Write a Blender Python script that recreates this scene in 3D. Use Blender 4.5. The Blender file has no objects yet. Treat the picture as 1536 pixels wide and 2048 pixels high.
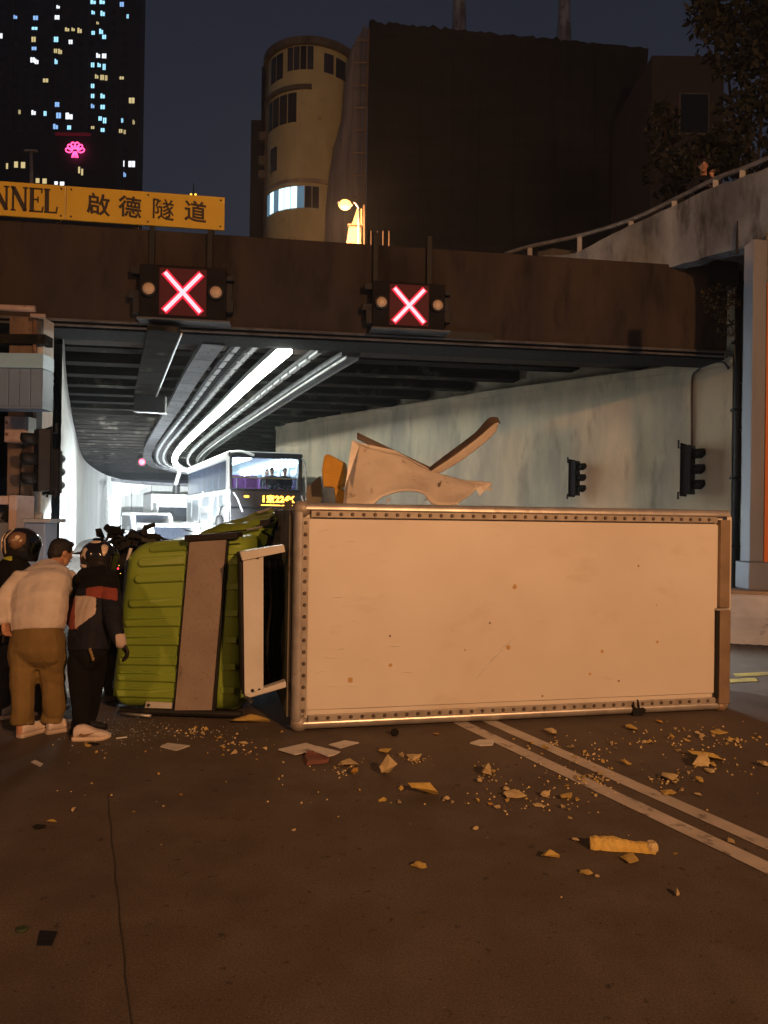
import bpy, bmesh, math, random
from mathutils import Vector, Matrix, noise
from mathutils.geometry import tessellate_polygon
random.seed(7)
V = Vector
SC = bpy.context.scene
COL = SC.collection

# ------------------------------------------------------------------ camera
CAM_H, FPX = 1.75, 1540.0
PITCH, ROLL = 0.0045, 0.0145
_fw = V((0, math.cos(PITCH), math.sin(PITCH)))
_u0 = V((0, -math.sin(PITCH), math.cos(PITCH)))
_r0 = V((1, 0, 0))
_rt = _r0 * math.cos(ROLL) + _u0 * math.sin(ROLL)
_up = _u0 * math.cos(ROLL) - _r0 * math.sin(ROLL)
EYE = V((0, 0, CAM_H))
cam = bpy.data.cameras.new('camera')
cam.sensor_fit = 'VERTICAL'; cam.sensor_height = 24.0
cam.lens = 24.0 * FPX / 2048.0
cam.clip_start = 0.05; cam.clip_end = 1500
camo = bpy.data.objects.new('camera', cam); COL.objects.link(camo)
camo.matrix_world = Matrix(((_rt.x, _up.x, -_fw.x, EYE.x), (_rt.y, _up.y, -_fw.y, EYE.y), (_rt.z, _up.z, -_fw.z, EYE.z), (0, 0, 0, 1)))
SC.camera = camo

# ------------------------------------------------------------------ night sky
world = bpy.data.worlds.new('World'); SC.world = world; world.use_nodes = True
wn, wl = world.node_tree.nodes, world.node_tree.links
bg = wn['Background']; bg.inputs['Strength'].default_value = 1.0
tc = wn.new('ShaderNodeTexCoord'); sx = wn.new('ShaderNodeSeparateXYZ'); cr = wn.new('ShaderNodeValToRGB')
wl.new(tc.outputs['Generated'], sx.inputs[0]); wl.new(sx.outputs['Z'], cr.inputs[0]); wl.new(cr.outputs[0], bg.inputs[0])
e = cr.color_ramp.elements
e[0].position = 0.0; e[0].color = (0.033, 0.037, 0.052, 1)
e[1].position = 0.75; e[1].color = (0.009, 0.012, 0.022, 1)

# ------------------------------------------------------------------ exposure
SC.view_settings.view_transform = 'Standard'; SC.view_settings.look = 'None'
SC.view_settings.exposure = 0.0; SC.view_settings.gamma = 1.0
SC.view_settings.use_curve_mapping = False
SC.cycles.max_bounces = 6; SC.cycles.diffuse_bounces = 3; SC.cycles.glossy_bounces = 3
SC.cycles.transmission_bounces = 4; SC.cycles.transparent_max_bounces = 8
SC.cycles.sample_clamp_indirect = 3.0; SC.cycles.caustics_reflective = False; SC.cycles.caustics_refractive = False

# light levels (the lamps themselves are built further down)
SODIUM = (1.0, 0.47, 0.19)
P_LAMP_A, P_LAMP_B, P_LAMP_FAR = 13600, 2800, 1700
P_TUBE = 44.0
P_HEAD = 2200
COLD = (0.86, 0.95, 1.0)

# ------------------------------------------------------------------ helpers
def ray(px, py):
    return _fw + _rt * ((px - 768) / FPX) - _up * ((py - 1024) / FPX)
def at(px, py, Y):
    d = ray(px, py); return EYE + d * (Y / d.y)
def atz(px, py, z):
    d = ray(px, py); return EYE + d * ((z - CAM_H) / d.z)
def G(px, py, z=0.0): return atz(px, py, z)

class MB:
    def __init__(s): s.v = []; s.f = []; s.m = []
    def add(s, vs, fs, m=0):
        o = len(s.v); s.v += [V(p) for p in vs]
        for f in fs: s.f.append([i + o for i in f]); s.m.append(m)
        return s
    def poly(s, pts, m=0): return s.add(pts, [list(range(len(pts)))], m)
    def obox(s, p, a, b, c, m=0):
        p, a, b, c = V(p), V(a), V(b), V(c)
        vs = [p, p+a, p+a+b, p+b, p+c, p+a+c, p+a+b+c, p+b+c]
        fs = [[0,3,2,1],[4,5,6,7],[0,1,5,4],[1,2,6,5],[2,3,7,6],[3,0,4,7]]
        if a.cross(b).dot(c) < 0: fs = [f[::-1] for f in fs]
        return s.add(vs, fs, m)
    def cbox(s, c, a, b, d, m=0):
        c, a, b, d = V(c), V(a), V(b), V(d)
        return s.obox(c - (a+b+d)*0.5, a, b, d, m)
    def box(s, x0, x1, y0, y1, z0, z1, m=0): return s.obox((x0,y0,z0), (x1-x0,0,0), (0,y1-y0,0), (0,0,z1-z0), m)
    def loft(s, rings, m=0, cap=True, closed=True):
        n = len(rings[0]); o = len(s.v)
        for r in rings: s.v += [V(p) for p in r]
        for i in range(len(rings)-1):
            for j in range(n if closed else n-1):
                k = (j+1) % n
                s.f.append([o+i*n+j, o+i*n+k, o+(i+1)*n+k, o+(i+1)*n+j]); s.m.append(m)
        if cap:
            s.f.append([o+j for j in range(n)][::-1]); s.m.append(m)
            s.f.append([o+(len(rings)-1)*n+j for j in range(n)]); s.m.append(m)
        return s
    def tube(s, path, r, seg=8, m=0, cap=True, flat=None):
        path = [V(p) for p in path]; n = len(path)
        rr = r if isinstance(r, (list, tuple)) else [r]*n
        rings = []; prev = None
        for i, p in enumerate(path):
            t = (path[min(i+1, n-1)] - path[max(i-1, 0)]).normalized()
            if prev is None:
                ref = V((0,0,1)) if abs(t.z) < 0.9 else V((0,1,0))
                a = t.cross(ref).normalized()
            else: a = (prev - t*prev.dot(t)).normalized()
            prev = a; b = t.cross(a)
            ra, rb = (rr[i] if isinstance(rr[i], (tuple, list)) else (rr[i], rr[i]))
            rings.append([p + a*(ra*math.cos(2*math.pi*k/seg)) + b*(rb*math.sin(2*math.pi*k/seg)) for k in range(seg)])
        return s.loft(rings, m, cap)
    def ell(s, c, rx, ry, rz, ax=None, seg=16, m=0):
        c = V(c); X, Y, Z = ax or (V((1,0,0)), V((0,1,0)), V((0,0,1)))
        rings = []
        n = seg//2
        for i in range(1, n):
            ph = math.pi*i/n - math.pi/2
            rings.append([c + X*(rx*math.cos(ph)*math.cos(2*math.pi*k/seg)) + Y*(ry*math.cos(ph)*math.sin(2*math.pi*k/seg)) + Z*(rz*math.sin(ph)) for k in range(seg)])
        return s.loft(rings, m, True)
    def lathe(s, prof, o, axis=(0,0,1), seg=16, m=0, cap=True):
        o = V(o); z = V(axis).normalized(); ref = V((0,0,1)) if abs(z.z) < 0.9 else V((1,0,0))
        x = z.cross(ref).normalized(); y = z.cross(x)
        return s.loft([[o + z*h + x*(r*math.cos(2*math.pi*k/seg)) + y*(r*math.sin(2*math.pi*k/seg)) for k in range(seg)] for r, h in prof], m, cap)
    def prism(s, pts, vec, m=0):
        pts = [V(p) for p in pts]; n = len(pts); vec = V(vec)
        tris = tessellate_polygon([pts]); o = len(s.v)
        s.v += pts + [p + vec for p in pts]
        for t in tris:
            s.f.append([o+i for i in t]); s.m.append(m)
            s.f.append([o+n+i for i in t][::-1]); s.m.append(m)
        for i in range(n):
            j = (i+1) % n; s.f.append([o+i, o+j, o+n+j, o+n+i]); s.m.append(m)
        return s
    def build(s, name, mats, parent=None, smooth=False, bevel=0.0, kind=None, fix=True):
        off = WLOC.get(parent.name, V((0,0,0))) if parent is not None else V((0,0,0))
        me = bpy.data.meshes.new(name)
        me.from_pydata([p - off for p in s.v], [], s.f)
        for m in (mats if isinstance(mats, (list, tuple)) else [mats]): me.materials.append(m)
        if any(s.m): me.polygons.foreach_set('material_index', s.m)
        if fix:
            b = bmesh.new(); b.from_mesh(me); bmesh.ops.recalc_face_normals(b, faces=b.faces); b.to_mesh(me); b.free()
        if smooth: me.polygons.foreach_set('use_smooth', [True]*len(me.polygons))
        o = bpy.data.objects.new(name, me); COL.objects.link(o)
        if parent is not None: o.parent = parent; WLOC[o.name] = off
        if bevel:
            md = o.modifiers.new('bevel', 'BEVEL'); md.width = bevel; md.segments = 2; md.limit_method = 'ANGLE'; md.angle_limit = 0.6
        if kind: o['kind'] = kind
        return o
WLOC = {}
def tag(o, label, cat, group=None):
    o['label'] = label; o['category'] = cat
    if group: o['group'] = group
    return o
def thing(name, label, cat, loc=(0,0,0), group=None):
    o = bpy.data.objects.new(name, None); COL.objects.link(o); o.location = loc
    o.empty_display_size = 0.2
    WLOC[o.name] = V(loc); return tag(o, label, cat, group)
def dup(root, loc, rotz=0.0, label=None, scale=None, rot=None):
    r = root.copy(); COL.objects.link(r); r.location = loc
    r.rotation_euler = rot if rot else (0, 0, rotz)
    if scale: r.scale = scale
    if label: r['label'] = label
    for ch in list(root.children):
        c = ch.copy(); COL.objects.link(c); c.parent = r
        for g in ch.children:
            d = g.copy(); COL.objects.link(d); d.parent = c
    return r
def catmull(pts, n=8):
    pts = [V(p) for p in pts]; out = []
    for i in range(len(pts)-1):
        p0, p1, p2, p3 = pts[max(i-1,0)], pts[i], pts[i+1], pts[min(i+2, len(pts)-1)]
        for k in range(n):
            t = k/n
            out.append(0.5*((2*p1) + (p2-p0)*t + (2*p0-5*p1+4*p2-p3)*t*t + (3*p1-p0-3*p2+p3)*t**3))
    return out + [pts[-1]]

# ------------------------------------------------------------------ materials
def mat(name, c1, c2=None, scale=3.0, rough=0.6, metal=0.0, bump=0.0, bscale=None, stretch=(1,1,1), contrast=(0.35,0.65), emit=None, estr=0.0,
        c3=None, s3=12.0, t3=(0.6,0.7), spec=0.5, detail=6.0, rvar=0.0, alpha=None, st3=None):
    m = bpy.data.materials.new(name); m.use_nodes = True
    N, L = m.node_tree.nodes, m.node_tree.links; b = N['Principled BSDF']
    b.inputs['Base Color'].default_value = (*c1, 1); b.inputs['Roughness'].default_value = rough; b.inputs['Metallic'].default_value = metal
    b.inputs['Specular IOR Level'].default_value = spec
    if c2 or bump or c3:
        t = N.new('ShaderNodeTexCoord'); mp = N.new('ShaderNodeMapping'); mp.inputs['Scale'].default_value = stretch
        L.new(t.outputs['Object'], mp.inputs[0])
        nz = N.new('ShaderNodeTexNoise'); nz.inputs['Scale'].default_value = scale; nz.inputs['Detail'].default_value = detail; nz.inputs['Roughness'].default_value = 0.6
        L.new(mp.outputs[0], nz.inputs['Vector'])
    col = None
    if c2:
        rp = N.new('ShaderNodeMapRange'); rp.inputs[1].default_value = contrast[0]; rp.inputs[2].default_value = contrast[1]
        L.new(nz.outputs[0], rp.inputs[0])
        mx = N.new('ShaderNodeMix'); mx.data_type = 'RGBA'; mx.inputs[6].default_value = (*c1,1); mx.inputs[7].default_value = (*c2,1)
        L.new(rp.outputs[0], mx.inputs[0]); col = mx.outputs[2]
        if rvar:
            rr = N.new('ShaderNodeMapRange'); rr.inputs[3].default_value = rough - rvar; rr.inputs[4].default_value = rough + rvar
            L.new(rp.outputs[0], rr.inputs[0]); L.new(rr.outputs[0], b.inputs['Roughness'])
    if c3:
        n3 = N.new('ShaderNodeTexNoise'); n3.inputs['Scale'].default_value = s3; n3.inputs['Detail'].default_value = 8; n3.inputs['Roughness'].default_value = 0.65
        if st3:
            mp3 = N.new('ShaderNodeMapping'); mp3.inputs['Scale'].default_value = st3; L.new(t.outputs['Object'], mp3.inputs[0]); L.new(mp3.outputs[0], n3.inputs['Vector'])
        else: L.new(t.outputs['Object'], n3.inputs['Vector'])
        r3 = N.new('ShaderNodeMapRange'); r3.inputs[1].default_value = t3[0]; r3.inputs[2].default_value = t3[1]
        L.new(n3.outputs[0], r3.inputs[0])
        m3 = N.new('ShaderNodeMix'); m3.data_type = 'RGBA'; m3.inputs[7].default_value = (*c3,1)
        if col: L.new(col, m3.inputs[6])
        else: m3.inputs[6].default_value = (*c1,1)
        L.new(r3.outputs[0], m3.inputs[0]); col = m3.outputs[2]
    if col: L.new(col, b.inputs['Base Color'])
    if bump:
        nb = N.new('ShaderNodeTexNoise'); nb.inputs['Scale'].default_value = bscale or scale*6; nb.inputs['Detail'].default_value = 5
        L.new(mp.outputs[0], nb.inputs['Vector'])
        bp = N.new('ShaderNodeBump'); bp.inputs['Strength'].default_value = bump; bp.inputs['Distance'].default_value = 0.02
        L.new(nb.outputs[0], bp.inputs['Height']); L.new(bp.outputs[0], b.inputs['Normal'])
    if emit:
        b.inputs['Emission Color'].default_value = (*emit,1); b.inputs['Emission Strength'].default_value = estr
    return m
def glassmat(name, tint=(0.8,0.9,1.0), fac=0.25, rough=0.03):
    m = bpy.data.materials.new(name); m.use_nodes = True; N, L = m.node_tree.nodes, m.node_tree.links
    N.remove(N['Principled BSDF']); out = N['Material Output']
    t = N.new('ShaderNodeBsdfTransparent'); t.inputs[0].default_value = (*tint,1)
    g = N.new('ShaderNodeBsdfGlossy'); g.inputs['Roughness'].default_value = rough
    fr = N.new('ShaderNodeFresnel'); fr.inputs[0].default_value = 1.5
    ad = N.new('ShaderNodeMath'); ad.operation = 'ADD'; ad.inputs[1].default_value = fac; ad.use_clamp = True
    L.new(fr.outputs[0], ad.inputs[0])
    mx = N.new('ShaderNodeMixShader'); L.new(ad.outputs[0], mx.inputs[0]); L.new(t.outputs[0], mx.inputs[1]); L.new(g.outputs[0], mx.inputs[2]); L.new(mx.outputs[0], out.inputs[0])
    return m
def emitmat(name, c, s): return mat(name, (0.02,0.02,0.02), emit=c, estr=s)

M = {}
def roadmat():
    m = bpy.data.materials.new('road_asphalt'); m.use_nodes = True
    N, L = m.node_tree.nodes, m.node_tree.links; b = N['Principled BSDF']; t = N.new('ShaderNodeTexCoord')
    def nz(scale, detail, lo, hi, st=(1,1,1), rough=0.6):
        mp = N.new('ShaderNodeMapping'); mp.inputs['Scale'].default_value = st; L.new(t.outputs['Object'], mp.inputs[0])
        n = N.new('ShaderNodeTexNoise'); n.inputs['Scale'].default_value = scale; n.inputs['Detail'].default_value = detail; n.inputs['Roughness'].default_value = rough
        L.new(mp.outputs[0], n.inputs['Vector']); r = N.new('ShaderNodeMapRange'); r.inputs[1].default_value = lo; r.inputs[2].default_value = hi
        L.new(n.outputs[0], r.inputs[0]); return r.outputs[0], n.outputs[0]
    def mix(f, a, c, mode='MIX'):
        x = N.new('ShaderNodeMix'); x.data_type = 'RGBA'; x.blend_type = mode; L.new(f, x.inputs[0])
        if isinstance(a, tuple): x.inputs[6].default_value = (*a,1)
        else: L.new(a, x.inputs[6])
        x.inputs[7].default_value = (*c,1); return x.outputs[2]
    big, _ = nz(0.45, 4, 0.36, 0.64); mid, _ = nz(2.6, 8, 0.40, 0.66); fine, fr = nz(110, 3, 0.32, 0.70); spot_, _ = nz(13, 6, 0.62, 0.70); oil, _ = nz(0.9, 6, 0.52, 0.74, (1,0.35,1)); pale, _ = nz(55, 2, 0.70, 0.78)
    c = mix(big, (0.078,0.061,0.047), (0.108,0.080,0.058)); c = mix(mid, c, (0.118,0.094,0.074)); c = mix(oil, c, (0.054,0.043,0.034)); c = mix(spot_, c, (0.036,0.030,0.026))
    g = N.new('ShaderNodeMix'); g.data_type = 'RGBA'; g.blend_type = 'MULTIPLY'; g.inputs[0].default_value = 1.0; L.new(c, g.inputs[6])
    gr = N.new('ShaderNodeMapRange'); gr.inputs[3].default_value = 0.62; gr.inputs[4].default_value = 1.40; L.new(fine, gr.inputs[0]); L.new(gr.outputs[0], g.inputs[7])
    c = mix(pale, g.outputs[2], (0.20,0.165,0.135)); L.new(c, b.inputs['Base Color'])
    rr = N.new('ShaderNodeMapRange'); rr.inputs[3].default_value = 0.78; rr.inputs[4].default_value = 0.50; L.new(oil, rr.inputs[0]); L.new(rr.outputs[0], b.inputs['Roughness']); b.inputs['Specular IOR Level'].default_value = 0.35
    bp = N.new('ShaderNodeBump'); bp.inputs['Strength'].default_value = 0.35; bp.inputs['Distance'].default_value = 0.012; L.new(fr, bp.inputs['Height']); L.new(bp.outputs[0], b.inputs['Normal'])
    return m
M['road'] = roadmat()
M['joint'] = mat('joint_filler', (0.022,0.018,0.015), (0.045,0.036,0.029), scale=20, rough=0.8)
M['line'] = mat('road_paint', (0.56,0.51,0.45), (0.42,0.38,0.33), scale=3.0, rough=0.6, bump=0.2, bscale=80, c3=(0.075,0.062,0.052), s3=6.5, t3=(0.57,0.70))
M['yline'] = mat('yellow_road_paint', (0.50,0.38,0.08), (0.2,0.16,0.06), scale=4, rough=0.6)
M['concrete'] = mat('grey_concrete', (0.52,0.43,0.31), (0.33,0.29,0.23), scale=0.75, rough=0.9, spec=0.2, bump=0.25, bscale=25, stretch=(1,1,0.35), contrast=(0.40,0.62), c3=(0.15,0.14,0.115), s3=1.5, t3=(0.56,0.80), st3=(1,1,0.28))
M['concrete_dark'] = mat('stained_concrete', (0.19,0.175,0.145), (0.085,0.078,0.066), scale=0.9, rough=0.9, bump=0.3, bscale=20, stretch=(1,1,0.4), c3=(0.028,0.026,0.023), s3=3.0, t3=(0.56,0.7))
M['parapet'] = mat('weathered_parapet_concrete', (0.36,0.42,0.50), (0.15,0.17,0.20), scale=1.1, rough=0.9, bump=0.2, bscale=22, stretch=(1,1,0.5), contrast=(0.38,0.66), c3=(0.035,0.035,0.032), s3=2.6, t3=(0.50,0.70), st3=(1,1,0.3))  # blue cast in the base stands for cool light; stains are its own
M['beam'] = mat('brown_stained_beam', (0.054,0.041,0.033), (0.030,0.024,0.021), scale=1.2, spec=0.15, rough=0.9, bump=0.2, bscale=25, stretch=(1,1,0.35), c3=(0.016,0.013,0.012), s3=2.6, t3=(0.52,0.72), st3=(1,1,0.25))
M['soffit'] = mat('dark_ceiling', (0.010,0.010,0.011), (0.02,0.02,0.02), scale=1.5, rough=1.0, spec=0.0)  # near-black base stands for a ceiling the tubes leave unlit
M['rib'] = mat('dark_cross_beam', (0.024,0.021,0.018), (0.010,0.009,0.008), scale=2.2, rough=1.0, spec=0.05, stretch=(0.5,1,2), c3=(0.085,0.075,0.062), s3=1.3, t3=(0.56,0.68))  # base darkened for unlit cross beams; pale blotches are their own
M['tunnel_wall'] = mat('pale_tunnel_lining', (0.50,0.50,0.48), (0.36,0.36,0.34), scale=1.2, rough=0.7, stretch=(2.5,2.5,0.25), bump=0.1, bscale=12)
M['black'] = mat('black_metal', (0.010,0.010,0.011), (0.017,0.016,0.016), scale=8, rough=0.6, spec=0.3)
M['blackmat'] = mat('black_rubber', (0.010,0.010,0.010), (0.02,0.02,0.02), scale=10, rough=0.95, spec=0.1)
M['steel'] = mat('galvanised_steel', (0.42,0.42,0.42), (0.26,0.26,0.26), scale=7, rough=0.45, metal=0.6)
M['tray'] = mat('dusty_steel_tray', (0.13,0.132,0.14), (0.06,0.06,0.066), scale=1.4, rough=0.7, spec=0.2, c3=(0.05,0.048,0.045), s3=2.5, t3=(0.56,0.70))
M['rust'] = mat('rusty_conduit', (0.20,0.10,0.05), (0.10,0.06,0.04), scale=9, rough=0.8)
M['white'] = mat('white_paint', (0.66,0.66,0.65), (0.56,0.55,0.53), scale=2.5, rough=0.35)
M['boxwhite'] = mat('white_fibreglass_panel', (0.73,0.70,0.66), (0.65,0.605,0.55), scale=0.55, rough=0.38, bump=0.03, bscale=8, contrast=(0.38,0.62), c3=(0.56,0.49,0.40), s3=3.4, t3=(0.58,0.82), st3=(0.5,1,1))
M['alu'] = mat('worn_aluminium_edge', (0.62,0.60,0.58), (0.44,0.42,0.40), scale=6, rough=0.38, metal=0.55, c3=(0.20,0.17,0.14), s3=9, t3=(0.60,0.74))
M['aludull'] = mat('dull_aluminium_flange', (0.40,0.37,0.34), (0.28,0.25,0.22), scale=8, rough=0.5, metal=0.3)
M['rivet'] = mat('dark_rivet', (0.15,0.11,0.09), (0.09,0.07,0.06), scale=30, rough=0.5, metal=0.4)
M['bronze'] = mat('brown_rear_frame', (0.30,0.22,0.15), (0.22,0.16,0.11), scale=5, rough=0.5, metal=0.3)
M['green'] = mat('lime_green_cab_paint', (0.245,0.36,0.05), (0.215,0.32,0.045), scale=2.0, rough=0.34, spec=0.5, c3=(0.10,0.13,0.02), s3=7, t3=(0.66,0.82))
M['greendk'] = mat('crumpled_green_paint', (0.21,0.30,0.03), (0.13,0.18,0.02), scale=5, rough=0.36, bump=0.3, bscale=6)
M['plate'] = mat('speckled_grey_brown_plate', (0.29,0.24,0.21), (0.235,0.19,0.165), scale=4, rough=0.55, c3=(0.14,0.11,0.09), s3=38, t3=(0.58,0.70))
M['foam'] = mat('yellow_insulation_foam', (0.62,0.45,0.13), (0.52,0.36,0.09), scale=9, rough=0.95, bump=0.6, bscale=45)
M['foamorange'] = mat('orange_insulation_foam', (0.60,0.34,0.055), (0.50,0.27,0.04), scale=6, rough=0.95, bump=0.4, bscale=40)
M['foampale'] = mat('pale_insulation_foam', (0.66,0.53,0.29), (0.56,0.43,0.21), scale=10, rough=0.95, bump=0.6, bscale=50)
M['paper'] = mat('white_panel_shard', (0.62,0.60,0.57), (0.50,0.48,0.45), scale=6, rough=0.6)
M['glasscrumb'] = mat('broken_glass', (0.55,0.60,0.60), rough=0.12, spec=1.0)
M['yellowsign'] = mat('yellow_sign_board', (0.68,0.45,0.030), (0.60,0.39,0.028), scale=1.5, rough=0.5, c3=(0.40,0.22,0.03), s3=3.5, t3=(0.64,0.80), st3=(1,1,0.3))
M['signblack'] = mat('black_sign_letter', (0.030,0.020,0.016), rough=0.6)
M['netting'] = mat('dark_scaffold_netting', (0.017,0.020,0.022), (0.010,0.012,0.013), scale=0.7, rough=0.95, stretch=(2.5,2.5,0.12), c3=(0.026,0.026,0.026), s3=0.55, t3=(0.46,0.60), st3=(0.10,0.10,1.0))
M['netgrey'] = mat('grey_scaffold_netting', (0.30,0.29,0.31), (0.17,0.165,0.18), scale=0.8, rough=0.95, stretch=(3,3,0.15))
M['yellowwall'] = mat('yellow_rendered_wall', (0.70,0.66,0.38), (0.56,0.52,0.28), scale=0.5, rough=0.85, stretch=(1,1,0.5), c3=(0.14,0.11,0.05), s3=0.8, t3=(0.62,0.8))
M['darkbuild'] = mat('dark_tower_facade', (0.022,0.025,0.035), (0.014,0.016,0.024), scale=0.3, rough=0.8)
M['darkpane'] = mat('dark_window_glass', (0.012,0.014,0.020), rough=0.15)
M['bluepane'] = mat('blue_reflecting_glass', (0.055,0.065,0.10), (0.03,0.035,0.06), scale=0.8, rough=0.2)
M['brownbuild'] = mat('dull_brown_facade', (0.06,0.052,0.052), (0.045,0.04,0.04), scale=0.4, rough=0.9)
M['leaf'] = mat('night_foliage', (0.012,0.018,0.011), (0.007,0.010,0.006), scale=2, rough=0.7)
M['bark'] = mat('dark_bark', (0.045,0.036,0.028), (0.025,0.02,0.016), scale=6, rough=0.9)
M['weed'] = mat('dry_weed_leaf', (0.15,0.10,0.035), (0.07,0.06,0.02), scale=5, rough=0.8)
M['busdark'] = mat('dark_bus_front', (0.016,0.017,0.020), rough=0.25)
M['buswhite'] = mat('white_bus_paint', (0.72,0.73,0.74), (0.66,0.67,0.68), scale=1, rough=0.3)
M['busgrey'] = mat('grey_livery_paint', (0.30,0.33,0.36), rough=0.35)
M['seat'] = mat('purple_seat_cloth', (0.20,0.06,0.22), (0.13,0.04,0.15), scale=6, rough=0.85)
M['glass'] = glassmat('clear_window_glass', (0.88,0.93,0.97), 0.02)
M['visor'] = glassmat('helmet_visor', (0.65,0.7,0.75), 0.12)
M['tintpane'] = mat('tinted_bus_window', (0.10,0.13,0.19), (0.055,0.07,0.11), scale=1.1, rough=0.12, stretch=(3,3,0.3))
M['tyre'] = mat('tyre_rubber', (0.015,0.015,0.015), rough=0.9, bump=0.3, bscale=40)
M['bluegrey'] = mat('blue_grey_sheet_metal', (0.17,0.19,0.24), (0.12,0.14,0.18), scale=2, rough=0.5, stretch=(1,1,0.3))
M['panelblue'] = mat('cool_lit_panel', (0.15,0.23,0.36), (0.11,0.17,0.27), scale=2, rough=0.5, stretch=(1,1,0.3))  # blue of the cool light on the box is put into the colour
M['bluelite'] = mat('cool_lit_sheet_metal', (0.27,0.48,0.66), (0.22,0.41,0.58), scale=2, rough=0.45)  # top band, cool light painted in as pale blue
M['pinkgrey'] = mat('faded_cabinet_paint', (0.46,0.37,0.35), (0.36,0.28,0.26), scale=4, rough=0.6, c3=(0.18,0.10,0.08), s3=8, t3=(0.62,0.72))
M['orange'] = mat('orange_painted_strip', (0.50,0.14,0.03), rough=0.5)
M['kerb'] = mat('white_washed_barrier', (0.52,0.53,0.55), (0.38,0.38,0.39), scale=1.8, rough=0.75, bump=0.15, bscale=20, c3=(0.16,0.15,0.15), s3=4, t3=(0.60,0.74))
M['lens'] = mat('amber_lens_unlit', (0.55,0.42,0.30), rough=0.35)
M['signalhouse'] = mat('sign_housing_black', (0.014,0.011,0.011), (0.010,0.008,0.008), scale=4, rough=0.8, spec=0.15)
M['redpanel'] = mat('red_glow_panel', (0.012,0.002,0.003), rough=0.7, emit=(1.0,0.0,0.035), estr=0.035)  # faint emission stands for the red glow of the cross
M['redled'] = emitmat('red_led', (1.0,0.30,0.34), 2.6)
M['redglow'] = emitmat('red_led_edge', (1.0,0.004,0.045), 1.1)
M['rednet'] = emitmat('pink_neon', (1.0,0.06,0.22), 4.0)
M['redspot'] = emitmat('red_signal_lamp', (1.0,0.02,0.05), 30.0)
M['tube'] = emitmat('white_tube_light', (0.93,1.0,0.92), P_TUBE)
M['tubehouse'] = mat('tube_housing', (0.24,0.245,0.25), rough=0.4)
M['bulb'] = emitmat('sodium_lens', (1.0,0.47,0.10), 5.0)
M['head'] = emitmat('headlamp_lens', (0.85,0.94,1.0), 160.0)
M['amber'] = emitmat('amber_display', (1.0,0.45,0.04), 7.0)
M['amberdim'] = emitmat('amber_lamp', (1.0,0.55,0.05), 3.0)
M['tail'] = emitmat('red_vehicle_lamp', (1.0,0.03,0.05), 6.0)
M['cabinlight'] = emitmat('bus_cabin_light', (0.72,0.93,1.0), 24.0)
M['wlit_c'] = emitmat('cyan_lit_window', (0.35,0.75,1.0), 1.6)
M['wlit_w'] = emitmat('white_lit_window', (0.9,0.95,1.0), 1.5)
M['wlit_y'] = emitmat('warm_lit_window', (1.0,0.80,0.38), 0.75)
M['wlit_b'] = emitmat('blue_lit_window', (0.30,0.55,1.0), 1.2)
M['shoplit'] = emitmat('bright_window_pane', (0.62,0.90,1.0), 1.8)
M['shopdim'] = emitmat('dim_window_pane', (0.25,0.50,0.70), 0.35)
# ================================================================== SETTING
UP = V((0,0,1))
g = MB()
g.poly([(-160,-60,0),(160,-60,0),(160,260,0),(-160,260,0)])
road = g.build('road', M['road']); road['kind'] = 'structure'

# construction joint in the slab: a narrow sunken-looking strip of filler
def ribbon(pts, w, z):
    P = [V((p.x, p.y, z)) for p in pts]; L = []; R = []
    for i, p in enumerate(P):
        t = (P[min(i+1,len(P)-1)] - P[max(i-1,0)]).normalized(); s = V((t.y,-t.x,0))
        ww = w*0.62*(0.7+0.6*noise.noise(V((i*1.7,3.1,0)))) if w < 0.05 else w
        L.append(p - s*ww/2); R.append(p + s*ww/2)
    m = MB(); n = len(P)
    m.add(L+R, [[i, n+i, n+i+1, i+1] for i in range(n-1)])
    return m
a0, a1 = G(215,1590), G(262,2048)
dj = (a1-a0)
jp = [a0 + dj*(k/24*1.5) + V((0.004*math.sin(k*2.1),0,0)) for k in range(25)]
o = ribbon(jp, 0.012, 0.004).build('road_joint', M['joint'], fix=False); o['kind'] = 'structure'
# double white line
def lane(pxa, pxb, w, name):
    A, B = G(*pxa), G(*pxb); d = (B-A).normalized()
    A = A - d*4.0; B = B + d*7.0
    n = 90; pts = [A + (B-A)*(i/n) for i in range(n+1)]
    m = MB(); s = V((d.y,-d.x,0)); vs = []
    for i, p in enumerate(pts):
        j1 = 0.006*noise.noise(V((i*0.8,1,0))); j2 = 0.006*noise.noise(V((i*0.8,9,0)))
        vs += [V((*(p - s*(w/2+j1)).xy, 0.004)), V((*(p + s*(w/2+j2)).xy, 0.004))]
    m.add(vs, [[2*i,2*i+1,2*i+3,2*i+2] for i in range(n)])
    o = m.build(name, M['line'], fix=False); o['kind'] = 'structure'; return o
lane((1536,1737),(934,1452), 0.125, 'lane_marking')
lane((1536,1690),(1000,1452), 0.125, 'lane_marking')
# short yellow marks on the right carriageway
for px, py in ((1470,1366),(1527,1352)):
    p = G(px,py); m = MB(); m.poly([p+V((-0.35,-0.08,0.004)), p+V((0.3,0.1,0.004)), p+V((0.35,0.28,0.004)), p+V((-0.30,0.10,0.004))])
    o = m.build('yellow_marking', M['yline']); o['kind'] = 'structure'

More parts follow.
